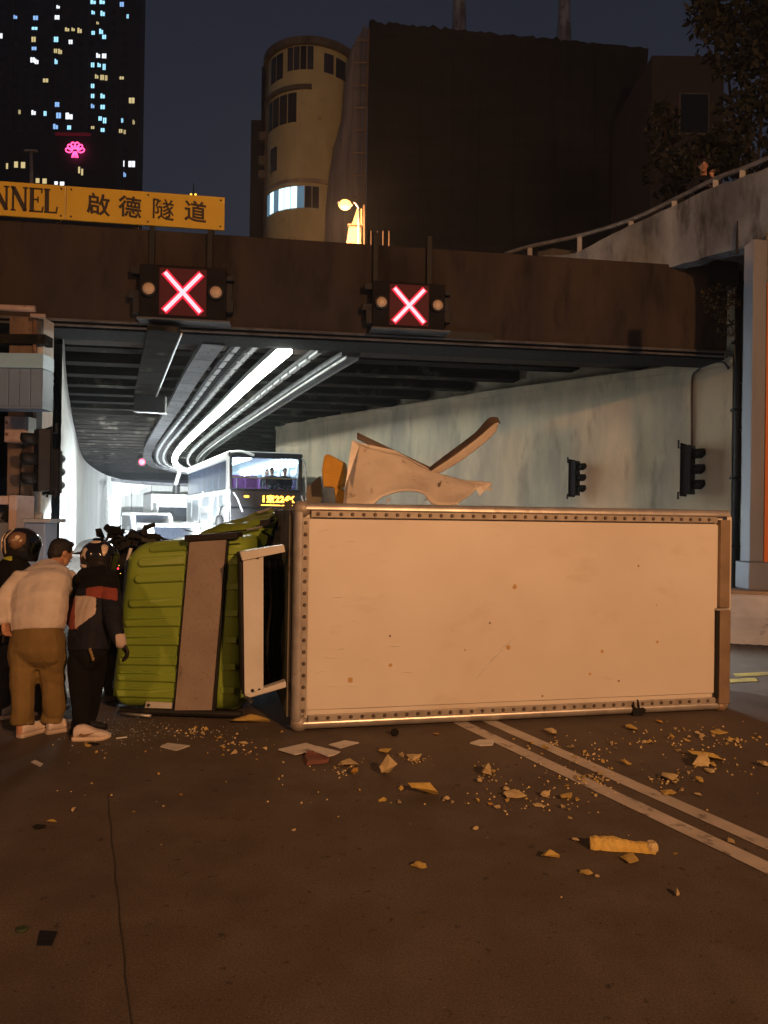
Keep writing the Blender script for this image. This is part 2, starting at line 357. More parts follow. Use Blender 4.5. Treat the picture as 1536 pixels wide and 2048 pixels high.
# ------------------------------------------------------------------ cross beam over the road
BE = V((0.9894,0.1455,0)); BN = V((-0.1455,0.9894,0))      # along the beam / away from the camera
def beam_pt(px, py=600):       # point on the beam's front face plane seen at a pixel
    p0 = V((-5.68,13.7,0)); d = ray(px,py); t = ((p0-EYE).dot(BN))/d.dot(BN); return EYE + d*t
bL = V((-5.68,13.7,0)) - BE*6.5; bR = beam_pt(1456,600); bR.z = 0
ZB0, ZB1 = 5.16, 6.86
beam = thing('concrete_beam', 'long brown stained concrete beam spanning the road below the yellow sign', 'beam', (0,13.9,5.2))
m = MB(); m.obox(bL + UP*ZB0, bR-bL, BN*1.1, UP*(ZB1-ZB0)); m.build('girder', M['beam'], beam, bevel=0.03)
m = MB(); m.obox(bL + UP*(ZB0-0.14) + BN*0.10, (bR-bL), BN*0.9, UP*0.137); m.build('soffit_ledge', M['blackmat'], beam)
m = MB()
for z, r, dn in ((ZB0-0.02,0.028,0.04),(ZB0-0.10,0.022,0.0)):
    m.tube([bL + UP*z + BN*(-dn), bR + UP*z + BN*(-dn)], r, 6)
m.build('conduit', M['tray'], beam)
m = MB()
p = beam_pt(890,655); m.obox(V((p.x,p.y,ZB0-0.02)) - BN*0.09, BE*0.95, BN*0.06, UP*0.13)
m.build('cable_cover', M['black'], beam)
# bolt holes
m = MB()
for px, py in ((545,560),(613,566),(965,590),(860,555),(1245,662),(1060,640),(235,512),(680,570)):
    p = beam_pt(px,py); m.lathe([(0.022,0),(0.022,0.012)], p - BN*0.010, BN, 8)
m.build('bolt_holes', M['black'], beam, kind='stuff')
# ------------------------------------------------------------------ yellow sign on the beam
sign = thing('tunnel_sign', 'long yellow sign board with black lettering on top of the concrete beam', 'sign', (-4,13.7,7))
sf = -0.10                                # proud of the beam face
def sign_pt(px, py):
    p0 = V((-5.68,13.7,0)) + BN*sf; d = ray(px,py); t = ((p0-EYE).dot(BN))/d.dot(BN); return EYE + d*t
sz0, sz1 = 6.90, 7.50
sR = sign_pt(449,430); sS = sign_pt(131,410); sL = sS - BE*5.2
for A, B in ((V((sS.x,sS.y,0))+BE*0.008, V((sR.x,sR.y,0))), (V((sL.x,sL.y,0)), V((sS.x,sS.y,0))-BE*0.008)):
    m = MB(); m.obox(A + UP*sz0, B-A, BN*0.05, UP*(sz1-sz0)); m.build('board', M['yellowsign'], sign, bevel=0.006)
m = MB()
for px in (122,142,296,441):
    for z in (sz0+0.06, sz1-0.06):
        p = sign_pt(px,430); m.lathe([(0.018,0),(0.018,0.012)], V((p.x,p.y,z)) - BN*0.010, BN, 8)
m.build('bolts', M['signblack'], sign, kind='stuff')
for k in range(6):
    m = MB(); p = sR - BE*(0.25+k*1.35); m.obox(V((p.x,p.y,ZB1+0.002)) + BN*0.12, BE*0.07, BN*0.05, UP*0.6)
    m.build('bracket', M['black'], sign)
# lettering: latin serif capitals as outlines, Chinese characters from the built-in font
def stroke(m, pts, w, base, ex, ez, th):
    for a, b in zip(pts[:-1], pts[1:]):
        a2, b2 = V((a[0],a[1])), V((b[0],b[1])); d = (b2-a2).normalized(); n2 = V((-d.y,d.x))*(w/2)
        q = [a2+n2, b2+n2, b2-n2, a2-n2]
        m.prism([base + ex*c.x + ez*c.y for c in q], -BN*th)
SERIF = {
 'N': [([(0.12,0.0),(0.12,1.0)],0.09),([(0.12,0.97),(0.72,0.03)],0.19),([(0.72,0.0),(0.72,1.0)],0.09),([(0,0.03),(0.25,0.03)],0.06),([(0.58,0.97),(0.85,0.97)],0.06),([(0,0.97),(0.2,0.97)],0.06)],
 'E': [([(0.16,0.0),(0.16,1.0)],0.18),([(0.02,0.97),(0.66,0.97)],0.07),([(0.02,0.03),(0.70,0.03)],0.07),([(0.16,0.52),(0.46,0.52)],0.07),([(0.63,0.80),(0.66,0.98)],0.06),([(0.66,0.02),(0.71,0.24)],0.06),([(0.46,0.40),(0.46,0.64)],0.055)],
 'L': [([(0.16,0.0),(0.16,1.0)],0.18),([(0.02,0.97),(0.32,0.97)],0.07),([(0.02,0.03),(0.66,0.03)],0.07),([(0.62,0.02),(0.68,0.28)],0.06)],
 'U': [([(0.16,1.0),(0.16,0.3),(0.25,0.1),(0.42,0.04),(0.6,0.1),(0.68,0.3),(0.68,1.0)],0.12),([(0.02,0.97),(0.32,0.97)],0.06),([(0.56,0.97),(0.82,0.97)],0.06)],
 'T': [([(0.36,0.0),(0.36,1.0)],0.18),([(0.02,0.97),(0.70,0.97)],0.07),([(0.2,0.03),(0.52,0.03)],0.06),([(0.04,0.72),(0.02,0.98)],0.06),([(0.68,0.98),(0.66,0.72)],0.06)]}
hL = 0.425
for ch, px in (('L',87),('E',57),('N',21),('N',-17),('U',-53),('T',-86)):
    p = sign_pt(px,430); base = V((p.x,p.y,sz0+0.095)); m = MB()
    for pts, w in SERIF[ch]: stroke(m, [(a*hL*0.80, b*hL) for a, b in pts], w*hL*0.9, base, BE, UP, 0.012+0.001*len(m.f)%0.004)
    m.build('letter', M['signblack'], sign)
def text_mesh(s, size, extrude, offset=0.0):
    c = bpy.data.curves.new('glyph','FONT'); c.body = s; c.size = size; c.extrude = extrude; c.offset = offset; c.resolution_u = 3
    o = bpy.data.objects.new('glyph', c); COL.objects.link(o); bpy.context.view_layer.update()
    me = bpy.data.meshes.new_from_object(o.evaluated_get(bpy.context.evaluated_depsgraph_get()))
    bpy.data.objects.remove(o); return me
def glyph(s, size, pos, ex, ez, mt, name, parent, extrude=0.008, offset=0.0, sheer=0.0, sx=1.0):
    me = text_mesh(s, size, extrude, offset)
    xs = [v.co.x for v in me.vertices]; ys = [v.co.y for v in me.vertices]
    cx, cy = (min(xs)+max(xs))/2, (min(ys)+max(ys))/2; nrm = ex.cross(ez)
    off = WLOC.get(parent.name, V((0,0,0)))
    for v in me.vertices:
        x, y, z = v.co; x = (x-cx)*sx + (y-cy)*sheer; y = y-cy
        v.co = pos + ex*x + ez*y + nrm*z - off
    me.materials.clear(); me.materials.append(mt); me.name = name
    o = bpy.data.objects.new(name, me); COL.objects.link(o); o.parent = parent; return o
for ch, px, py in (('啟',197,409),('德',260,414),('隧',327,419),('道',391,423)):
    p = sign_pt(px,py); glyph(ch, 0.40, p - BN*0.008, (BE - UP*0.09).normalized(), UP, M['signblack'], 'character', sign, offset=0.002 if ch == '隧' else 0.0055, sx=1.02)

# ------------------------------------------------------------------ lane control signals
def lane_signal(cx, cy, s, label, post_px, ztop=7.05):
    p0 = V((-5.68,13.7,0)) - BN*0.32; d = ray(cx,cy); t = ((p0-EYE).dot(BN))/d.dot(BN); c = EYE + d*t
    th = thing('lane_signal', label, 'lane signal', c, 'lane signals hung on the concrete beam')
    W, H = 1.52*s, 0.98*s
    m = MB(); m.obox(c - BE*W/2 - UP*H/2, BE*W, BN*0.26, UP*H); m.build('housing', M['signalhouse'], th, bevel=0.02)
    for sx_, zz, ww, hh in ((-1,0.38,0.16,0.13),(-1,-0.05,0.20,0.14),(-1,-0.22,0.12,0.34),(1,0.33,0.13,0.10),(1,0.08,0.10,0.30),(1,-0.18,0.13,0.22)):
        m = MB(); x0 = sx_*(W/2+ww*s/2); m.cbox(c + BE*x0 + UP*zz*s + BN*0.13, BE*ww*s, BN*0.18, UP*hh*s)
        m.build('side_latch', M['black'], th, bevel=0.008)
    m = MB(); m.obox(c - BE*0.41*s - UP*0.41*s - BN*0.022, BE*0.82*s, BN*0.02, UP*0.84*s); m.build('display_panel', M['redpanel'], th)
    m = MB()
    for q in ((-1,-1,1,1),(-1,1,1,-1)):
        A = c + BE*q[0]*0.325*s + UP*q[1]*0.355*s - BN*0.03; B = c + BE*q[2]*0.325*s + UP*q[3]*0.355*s - BN*0.03
        dd = (B-A).normalized(); nn = dd.cross(BN)
        m.obox(A - nn*0.068*s, B-A, -BN*0.006, nn*0.136*s)
        BNo = -BN*(0.010 if q[1] < 0 else 0.012)
        m.obox(A + dd*0.018 - nn*0.034*s + BNo, B-A - dd*0.036, -BN*0.006, nn*0.068*s, 1)
    m.build('red_cross', [M['redglow'], M['redled']], th)
    for sd in (-1,1):
        q = c + BE*sd*0.585*s + UP*0.02
        m = MB(); m.lathe([(0.135*s,0.0),(0.135*s,0.10),(0.115*s,0.10),(0.115*s,0.0)], q - BN*0.10, BN, 20); hood = m.build('lamp_hood', M['black'], th, smooth=False)
        m = MB(); m.ell(q - BN*0.085, 0.112*s, 0.112*s, 0.05, (BE,UP,BN), 16); m.build('lamp_lens', M['lens'], hood, smooth=True)
    m = MB(); m.obox(c - BE*(W/2+0.02) - UP*(H/2+0.035) - BN*0.14, BE*(W+0.1), BN*0.42, UP*0.03); m.build('drip_tray', M['tray'], th)
    for px in post_px:
        q = beam_pt(px,520); m = MB(); z0 = c.z + H/2 - 0.05
        m.obox(V((q.x,q.y,z0)) - BN*0.10 - BE*0.045, BE*0.09, BN*0.09, UP*(ztop-z0)); m.build('hanger', M['black'], th)
    for k, px in enumerate(post_px):
        q = beam_pt(px,600); m = MB(); m.obox(V((q.x,q.y,c.z-0.05-0.001*k)) - BN*0.07 - BE*0.04, BE*0.08, BN*0.065, UP*0.10); m.build('bracket', M['black'], th)
    return th
lane_signal(366,586,0.99,'larger red X lane signal below the yellow sign',(305,420),6.885)
lane_signal(818,612,0.90,'smaller red X lane signal right of the yellow sign, above the tunnel lights',(750,857))

# ------------------------------------------------------------------ right retaining wall (flares out from the tunnel)
def wall_line(pix):
    return [at(px,py,Y) for px,py,Y in pix]
wt = catmull(wall_line([(1466,716,16.3),(1240,748,18.6),(1000,780,21.8),(800,812,26.0),(680,830,29.6),(552,852,34.5)]), 6)
ext = (wt[-1]-wt[-2]).normalized()
rwall = thing('retaining_wall', 'patchy grey concrete retaining wall flaring out to the right behind the truck', 'wall', (1,24,0))
def wall_sheet(top, z0, thick, mt, name, parent, zoff=0.0, push=0.0, kind=None):
    m = MB(); n = len(top); rows = 7; vs = []
    for j in range(rows+1):
        for p in top:
            vs.append(V((p.x,p.y, z0 + (p.z+zoff-z0)*j/rows)) + V((0.55,0.83,0))*push)
    fs = [[j*n+i, j*n+i+1, (j+1)*n+i+1, (j+1)*n+i] for j in range(rows) for i in range(n-1)]
    m.add(vs, fs)
    b0 = [V((p.x,p.y,z0)) + V((0.55,0.83,0))*(push+thick) for p in top]; b1 = [V((p.x,p.y,p.z+zoff)) + V((0.55,0.83,0))*(push+thick) for p in top]
    o0 = len(m.v); m.add(b0+b1, [[i,i+1,n+i+1,n+i] for i in range(n-1)])
    tops = rows*n
    for i in range(n-1): m.f.append([tops+i, tops+i+1, o0+n+i+1, o0+n+i]); m.m.append(0)
    return m.build(name, mt, parent, kind=kind)
wall_sheet(wt, 0.0, 0.45, M['concrete'], 'wall_face', rwall)
# coping along the top
m = MB(); n = len(wt); nrm = V((-0.55,-0.83,0))
m.loft([[p + nrm*0.05 + UP*0.012, p + nrm*0.05 - UP*0.16, p + nrm*0.004 - UP*0.16, p + nrm*0.004 + UP*0.012] for p in wt]); m.build('coping', M['concrete'], rwall)
# rust and damp runs down the face: thin mineral crusts standing a few millimetres proud
# set-back upper wall above the coping
up_top = [V((p.x,p.y,7.0)) for p in wt]
uw = thing('upper_wall', 'plain grey wall set back above the retaining wall coping', 'wall', (4,22,5))
wall_sheet([p for p in up_top], 4.8, 0.3, M['concrete'], 'wall_face', uw, push=0.6)

# ------------------------------------------------------------------ left tunnel lining
lt = [atz(98,690,5.5), atz(104,730,5.5), atz(116,790,5.45), atz(135,862,5.3), atz(160,922,4.75), atz(215,954,4.1), atz(290,963,3.85), atz(372,967,3.75), atz(440,969,3.7)]
lt = [lt[0] + (lt[0]-lt[1])*1.2] + lt
lt = catmull(lt, 6)
lw = thing('tunnel_wall', 'pale curving tunnel wall lit white by headlights at the left', 'wall', (-12,30,0))
wall_sheet(lt, 0.0, 0.4, M['tunnel_wall'], 'lining', lw)
m = MB(); nl = V((0.8,-0.6,0))
m.loft([[p + nl*0.10 + UP*0.0, p + nl*0.10 - UP*0.22, p + nl*0.01 - UP*0.22, p + nl*0.01 + UP*0.0] for p in lt]); m.build('top_ledge', M['tray'], lw)
m = MB()
for i in range(4, len(lt)-2, 3):
    p = lt[i]; m.tube([p + V((0.35,-0.3,0))*0.02 - UP*0.25, V((p.x,p.y,0.05)) + V((0.35,-0.3,0))*0.02], 0.02, 5)
m.build('panel_joints', M['concrete_dark'], lw, kind='stuff')
m = MB()
for dz, dr in ((0.35,0.045),(0.55,0.03),(0.7,0.03)):
    m.tube([p + V((0.09,-0.05,0)) - UP*(dz + 0.12*math.sin(i*0.9)) for i, p in enumerate(lt[6:34])], dr, 6)
m.build('wall_cable', M['black'], lw)

# ------------------------------------------------------------------ tunnel roof: dark slab + cross beams
roof = thing('tunnel_ceiling', 'dark tunnel ceiling with rows of cross beams', 'ceiling', (-6,30,5.3))
m = MB(); m.obox(V((-7.5,15.4,6.5)) - BE*40, BE*53.4, BN*100, UP*0.25); m.build('slab', M['soffit'], roof)
def wall_x(Y, line):
    best = None
    for i in range(len(line)-1):
        a, b = line[i], line[i+1]
        if (a.y-Y)*(b.y-Y) <= 0 and abs(b.y-a.y) > 1e-6: best = a.x + (b.x-a.x)*(Y-a.y)/(b.y-a.y); break
    return best
for k in range(34):
    c0 = V((-5.0,16.6,0)) + BN*(k*1.86)
    # ends: march along the beam direction until it meets the two walls
    def march(sgn, line, lim):
        for s in range(1, 400):
            q = c0 + BE*sgn*s*0.1
            wx = wall_x(q.y, line)
            if wx is not None and ((sgn > 0 and q.x > wx+0.35) or (sgn < 0 and q.x < wx-0.15)): return q
        return c0 + BE*sgn*lim
    A = march(-1, lt, 26); B = march(1, wt, 10 if k < 12 else 8)
    m = MB(); dep = 0.42 + 0.05*((k*7) % 3)
    m.obox(V((A.x,A.y,5.62 if k else 5.40)), B-A, BN*0.55, UP*0.9)
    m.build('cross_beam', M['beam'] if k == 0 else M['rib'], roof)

# ceiling services: curved trays and lights sharing one centreline
path0 = [atz(572,702,5.0), atz(500,765,5.0), atz(440,822,5.0), atz(392,866,4.95), atz(358,901,4.8), atz(349,921,4.65), atz(356,934,4.45), atz(378,943,4.25), atz(430,952,4.1)]
cl = catmull(path0, 10)
def offset_path(d, z, a=0, b=None):
    out = []; P = cl[a:b]
    for i, p in enumerate(P):
        t = (P[min(i+1,len(P)-1)] - P[max(i-1,0)]); t = V((t.x,t.y,0)).normalized(); s = V((t.y,-t.x,0))
        out.append(V((p.x,p.y,p.z+z-5.0)) + s*d)
    return out
def strip(P, w, h, mt, name, parent, kind=None):
    m = MB(); rings = []
    for i, p in enumerate(P):
        t = (P[min(i+1,len(P)-1)] - P[max(i-1,0)]).normalized(); s = V((t.y,-t.x,0))
        rings.append([p - s*w/2, p + s*w/2, p + s*w/2 + UP*h, p - s*w/2 + UP*h])
    m.loft(rings); return m.build(name, mt, parent, kind=kind)
lights = thing('strip_light', 'bright white curving strip of tube lights under the tunnel ceiling', 'light', (-6,28,5))
strip(offset_path(0,5.06), 0.30, 0.12, M['tubehouse'], 'housing', lights)
# individual tubes, as far as they can be told apart, then one joined run
def resample(P, step):
    out = [P[0]]; acc = 0
    for a, b in zip(P[:-1], P[1:]):
        L_ = (b-a).length; s = step - acc
        while s <= L_: out.append(a + (b-a)*(s/L_)); s += step
        acc = (acc + L_) % step
    return out
tp = resample(offset_path(0,5.0), 1.3)
far = MB(); near_ct = 0
for i in range(len(tp)-1):
    a, b = tp[i], tp[i+1]; t = (b-a).normalized(); s = V((t.y,-t.x,0))
    m = MB()
    for q in (-0.075,0.075): m.tube([a + s*q + t*0.02, b + s*q - t*0.02], 0.062, 8)
    if i < 16: m.build('light_tube', M['tube'], lights)
    else:
        far.v, far.f, far.m = far.v + m.v, far.f + [[k+len(far.v) for k in f] for f in m.f], far.m + m.m
far.build('light_tubes', M['tube'], lights, kind='stuff')
def tray(d, w, z, label, mt, h=0.12, rungs=0.0, a=0):
    th = thing('cable_tray', label, 'cable tray', offset_path(d,z)[5])
    strip(offset_path(d,z,a), w, h, mt, 'tray_channel', th)
    return th
t1 = tray(-1.42, 0.42, 5.0, 'wide galvanised cable tray left of the lit tube strip', M['tray'])
m = MB(); P_ = resample(offset_path(-1.42,4.994), 1.6)
for a, b in zip(P_[:-1], P_[1:]):
    t = (b-a).normalized(); s = V((t.y,-t.x,0)); m.obox(a - s*0.21, s*0.42, t*0.05, UP*0.004); m.obox(a.lerp(b,0.5) - s*0.02, s*0.05, t*0.06, UP*0.004)
m.build('tray_joints', M['black'], t1, kind='stuff')
t2 = tray(1.36, 0.40, 5.0, 'wide galvanised cable tray right of the lit tube strip', M['tray'])
m = MB(); P = offset_path(1.36,5.0); m.loft([[p + V((0.2,0.1,0.16)), p + V((0.2,0.1,0.42)), p + V((0.23,0.1,0.42)), p + V((0.23,0.1,0.16))] for p in P]); m.build('side_rail', M['tray'], t2)
m = MB()
for d in (1.24,1.50): m.loft([[p - UP*0.05, p + UP*0.02, p + V((0.03,0,0.02)), p + V((0.03,0,-0.05))] for p in offset_path(d,5.0)])
m.build('lip', M['steel'], t2)
for i, d in enumerate((-0.92,-0.60,0.72)):
    th = thing('unlit_strip_light', ('row of unlit tube lights nearest the wide left tray','row of unlit tube lights just left of the lit strip','row of unlit tube lights just right of the lit strip')[i], 'light', offset_path(d,5.0)[4], 'unlit rows of tunnel tube lights')
    strip(offset_path(d,5.10), 0.16, 0.08, M['black'], 'housing', th)
    rp = resample(offset_path(d,5.04), 0.9); fm = MB()
    for k in range(len(rp)-1):
        a, b = rp[k], rp[k+1]; t = (b-a).normalized(); s = V((t.y,-t.x,0)); mm = MB()
        mm.obox(a + t*0.10 - s*0.05, (b-a) - t*0.20, s*0.10, UP*0.055)
        if k < 20: mm.build('light_tube', M['tubehouse'], th)
        else: fm.f += [[q+len(fm.v) for q in f] for f in mm.f]; fm.v += mm.v; fm.m += mm.m
    fm.build('light_tubes', M['tubehouse'], th, kind='stuff')
m = MB(); tk = offset_path(-0.76,5.10)
for i in range(0, len(tk)-1):
    for q in (0.0,0.5): 
        p = tk[i].lerp(tk[i+1], q); m.obox(p - V((0.3,0.02,0)), V((0.6,0.03,0)), V((0,0.05,0)), UP*0.04)
m.build('hanger_clips', M['black'], t1, kind='stuff')
# hanging duct boxes left of the lights
duct = thing('ceiling_duct', 'dark hanging duct below the left red X signal', 'duct', atz(300,740,5.0))
A, B = atz(328,662,4.95), atz(290,790,4.95); d = (B-A); s = V((d.y,-d.x,0)).normalized()
m = MB(); m.obox(A - s*0.28, d, s*0.56, UP*0.10); m.build('duct_panel', M['rib'], duct, bevel=0.01)
m = MB(); m.tube([A + s*0.30 - UP*0.02, B + s*0.30 - UP*0.02], 0.02, 6); m.build('rail', M['steel'], duct)
box = thing('hanging_box', 'black square box hanging from the tunnel ceiling at the duct end', 'sign box', B)
m = MB(); m.obox(B - s*0.42 + V((0,0.4,-0.40)), s*0.84, V((0,0.2,0)), UP*0.50); m.build('case', M['black'], box, bevel=0.01)
m = MB(); m.obox(B - s*0.42 + V((0,0.38,-0.425)), s*0.84, V((0,0.24,0)), UP*0.022); m.build('bottom_edge', M['steel'], box)
# small red signal lamps deep in the tunnel
for px, py, Y, r, lb in ((284,924,46,0.17,'small glowing red signal lamp under the curved cable trays'),(409,925,48,0.10,'small red signal lamp above the bus roof')):
    p = at(px,py,Y); th = thing('red_signal', lb, 'signal', p)
    m = MB(); m.lathe([(r*1.6,0),(r*1.6,0.25)], p + V((0,0.02,0)), (0,1,0), 16); m.build('backing', M['black'], th)
    m = MB(); m.ell(p, r, 0.08, r, None, 14); m.build('lens', M['redspot'], th, smooth=True)
    m = MB(); m.tube([p + V((0,0.2,r)), V((p.x,p.y+0.2,5.4))], 0.04, 6); m.build('hanger', M['black'], th)
# ================================================================== RIGHT SIDE: pillar, parapet, barrier
pp = at(1470,700,16.0)
dp = thing('drain_pipes', 'black vertical pipes in the corner beside the retaining wall', 'pipes', (pp.x,pp.y,0))
m = MB()
for dx, r in ((0.0,0.075),(0.14,0.05)):
    m.tube([V((pp.x+dx, pp.y-0.15, 0.0)), V((pp.x+dx, pp.y-0.15, 7.05))], r, 10)
m.build('pipe', M['black'], dp, smooth=True)
m = MB()
for z in (1.2,2.6,4.0,5.4,6.6): m.obox(V((pp.x-0.12,pp.y-0.245,z)), V((0.36,0,0)), V((0,0.17,0)), UP*0.05)
m.build('pipe_clamp', M['black'], dp)
m = MB(); q = at(1448,560,15.2); m.obox(q + V((-0.2,0,-0.1)), V((0.5,0.05,0)), V((0,0.3,0)), UP*0.55); m.build('junction_box', M['black'], dp)
# recess wall running from the corner towards the camera, and blue-grey column
A = V((pp.x+0.25, pp.y+0.3, 0)); B = at(1508,900,13.4); B.z = 0; 
rec = thing('recess_wall', 'dark cracked concrete wall right of the black pipes', 'wall', A)
dv = (B-A); nv = V((dv.y,-dv.x,0)).normalized()
if nv.x < 0: nv = -nv
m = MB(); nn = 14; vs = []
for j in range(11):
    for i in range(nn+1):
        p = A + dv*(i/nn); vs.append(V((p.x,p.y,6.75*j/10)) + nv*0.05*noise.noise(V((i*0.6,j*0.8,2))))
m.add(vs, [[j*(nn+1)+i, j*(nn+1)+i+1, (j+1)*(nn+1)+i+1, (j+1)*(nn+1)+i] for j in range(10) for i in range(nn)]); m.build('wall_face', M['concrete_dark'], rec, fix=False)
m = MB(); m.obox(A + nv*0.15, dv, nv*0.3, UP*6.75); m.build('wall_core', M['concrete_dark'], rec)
m = MB()
for z in (1.75,2.55,3.6,4.55):
    pts = [A + dv*(0.08+0.84*k/8) - nv*0.012 + UP*(z + 0.10*noise.noise(V((k*0.9,z,0)))) for k in range(9)]
    m.tube(pts, 0.03, 5)
m.build('cracks', M['black'], rec, kind='stuff')
colp = at(1502,900,11.4)
colm = thing('wall_column', 'blue grey painted column with orange edge at the right picture edge', 'column', (colp.x,colp.y,0))
zc0 = at(1520,1124,11.4).z
m = MB(); m.obox((colp.x,colp.y,zc0), (0.215,0.02,0), (0,0.3,0), UP*(at(1520,478,11.4).z-zc0)); m.build('column_face', M['bluegrey'], colm, bevel=0.01)
m = MB(); m.obox((colp.x+0.222,colp.y+0.02,zc0), (0.35,0.03,0), (0,0.3,0), UP*4.15); m.build('orange_strip', M['orange'], colm)
m = MB(); m.obox((colp.x-0.03,colp.y-0.05,at(1520,1180,11.4).z), (0.8,0.05,0), (0,0.45,0), UP*(zc0-at(1520,1180,11.4).z-0.003)); m.build('plinth', M['bluegrey'], colm, bevel=0.015)
# white barrier kerb
k0, k1 = at(1290,1262,11.5), at(1600,1268,10.9)
bar = thing('barrier_wall', 'low whitewashed concrete barrier at the right road edge', 'barrier', (k0.x,k0.y,0))
zt = at(1500,1190,11.1).z
dk = V((k1.x-k0.x, k1.y-k0.y, 0)); nk = V((-dk.y,dk.x,0)).normalized()
P0 = V((k0.x,k0.y,0))
prof = [(-0.22,0.0),(-0.20,0.20),(-0.02,0.36),(0.0,zt-0.03),(0.03,zt),(0.55,zt),(0.55,0.0)]
m = MB(); m.loft([[P0 + dk*t + nk*a + UP*b for a, b in prof] for t in (0,0.5,1.0,1.6)]); m.build('barrier_body', M['kerb'], bar)
m = MB(); m.obox(P0 + UP*(zt+0.003) + nk*0.04, dk*1.6, nk*0.5, UP*0.05); m.build('barrier_cap', M['bronze'], bar)
# grit along the barrier foot
gm = MB()
for i in range(260):
    t = random.uniform(0.3,1.2); p = P0 + dk*t - nk*(0.25 + abs(random.gauss(0,0.18))); r = random.uniform(0.006,0.03)
    gm.ell(p + UP*r*0.4, r, r*random.uniform(0.6,1), r*0.5, None, 5)
gm.build('gutter_grit', M['joint'], kind='stuff')

# parapet of the upper road with a handrail
par = thing('upper_parapet', 'weathered grey concrete parapet with handrail rising at upper right', 'parapet', (5,15,7))
def ppt(px, py, Y): return at(px,py,Y)
edge = [(1060,512,17.6),(1150,506,16.9),(1200,480,16.5),(1258,452,16.05),(1345,412,15.3),(1430,372,14.45),(1480,357,13.95),(1540,332,13.4),(1640,290,12.5)]
TOP = [ppt(*p) for p in edge]
bot = [(1060,530,17.6),(1150,545,16.9),(1200,545,16.5),(1258,545,16.05),(1345,532,15.3),(1430,510,14.45),(1480,499,13.95),(1540,484,13.4),(1640,455,12.5)]
BOT = [ppt(*p) for p in bot]
TOP = catmull(TOP,4); BOT = catmull(BOT,4)
PN = V((-0.62,-0.78,0))
m = MB(); n = len(TOP); vs = []
R = 8
for j in range(R+1):
    for i in range(n):
        q = BOT[i].lerp(TOP[i], j/R)
        if j == 0: q = q + UP*0.06*noise.noise(q*3.0)
        if j == R: q = q + UP*0.03*noise.noise(q*4.0)
        vs.append(q)
m.add(vs, [[j*n+i, j*n+i+1, (j+1)*n+i+1, (j+1)*n+i] for j in range(R) for i in range(n-1)])
o0 = len(m.v); m.add([v - PN*0.35 for v in vs[R*n:]] + [v - PN*0.35 for v in vs[:n]], [])
for i in range(n-1):
    m.f += [[R*n+i, R*n+i+1, o0+i+1, o0+i], [i+1, i, o0+n+i, o0+n+i+1], [o0+i, o0+i+1, o0+n+i+1, o0+n+i]]; m.m += [0,0,0]
m.build('parapet_wall', M['parapet'], par)
# deck and dark ground behind the parapet
m = MB(); m.loft([[BOT[i] - PN*0.36 + UP*0.55, BOT[i] - PN*14 + UP*0.55, BOT[i] - PN*14 + UP*0.15, BOT[i] - PN*0.36 + UP*0.15] for i in range(n)]); m.build('deck', M['concrete_dark'], par)
rail_px = [(1005,505,18.0),(1055,490,17.6),(1155,468,16.9),(1258,436,16.05),(1345,395,15.3),(1430,352,14.45),(1482,333,13.95),(1545,306,13.4),(1640,262,12.5)]
RL = catmull([ppt(*p) - PN*0.12 for p in rail_px],4)
m = MB(); m.tube(RL, 0.048, 8); m.build('handrail', M['steel'], par, smooth=True)
for px, py, Y in [(1055,490,17.6),(1155,468,16.9),(1258,436,16.05),(1345,395,15.3),(1428,353,14.47),(1482,333,13.95)]:
    q = ppt(px,py,Y) - PN*0.12; m = MB(); m.cbox(q - UP*0.20, V((0.07,-0.05,0)), V((0.035,0.04,0)), UP*0.40); m.build('rail_post', M['kerb'], par)
m = MB(); q = ppt(1475,470,14.0) + PN*0.02; m.tube([q + UP*0.25, q, q - UP*0.35], [0.008,0.02,0.03], 6); m.build('dark_crack', M['black'], par)  # thin dark crack in the parapet face

# weeds growing at the beam end
def leafcloud(c, rx, ry, rz, n, size, mt, name, parent=None, flat=0.0, hollow=0.3):
    m = MB()
    for i in range(n):
        d = V((random.gauss(0,1),random.gauss(0,1),random.gauss(0,1))).normalized(); r = random.uniform(hollow,1)**0.6
        p = V(c) + V((d.x*rx*r, d.y*ry*r, d.z*rz*r))
        if noise.noise(p*(1.6/max(rx,0.3))) < -0.12: continue
        a = V((random.gauss(0,1),random.gauss(0,1),random.gauss(0,1))).normalized(); b = a.cross(V((random.gauss(0,1),random.gauss(0,1),random.gauss(0,1)))).normalized()
        s = size*random.uniform(0.6,1.3)
        m.add([p - a*s*0.5, p + b*s*0.28, p + a*s*0.6, p - b*s*0.28], [[0,1,2,3]])
    return m.build(name, mt, parent, fix=False)
for px, py, rr, nL, lb in ((1440,600,0.42,190,'scruffy dry weed growing on the right end of the beam'),(1452,655,0.24,80,'small dry weed tuft below the larger one at the beam end')):
    c = at(px,py,15.2); th = thing('weed', lb, 'plant', c)
    leafcloud(c, rr, 0.25, rr*0.9, nL*2, 0.065, M['weed'], 'leaves', th)
    m = MB()
    for k in range(7):
        e_ = c + V((random.uniform(-rr,rr),random.uniform(-0.2,0.2),random.uniform(-rr,rr)*0.8)); m.tube([c + V((rr*0.9,0.15,0.1)), c.lerp(e_,0.5) + UP*0.08, e_], [0.014,0.010,0.005], 5)
    m.build('stem', M['bark'], th)
    
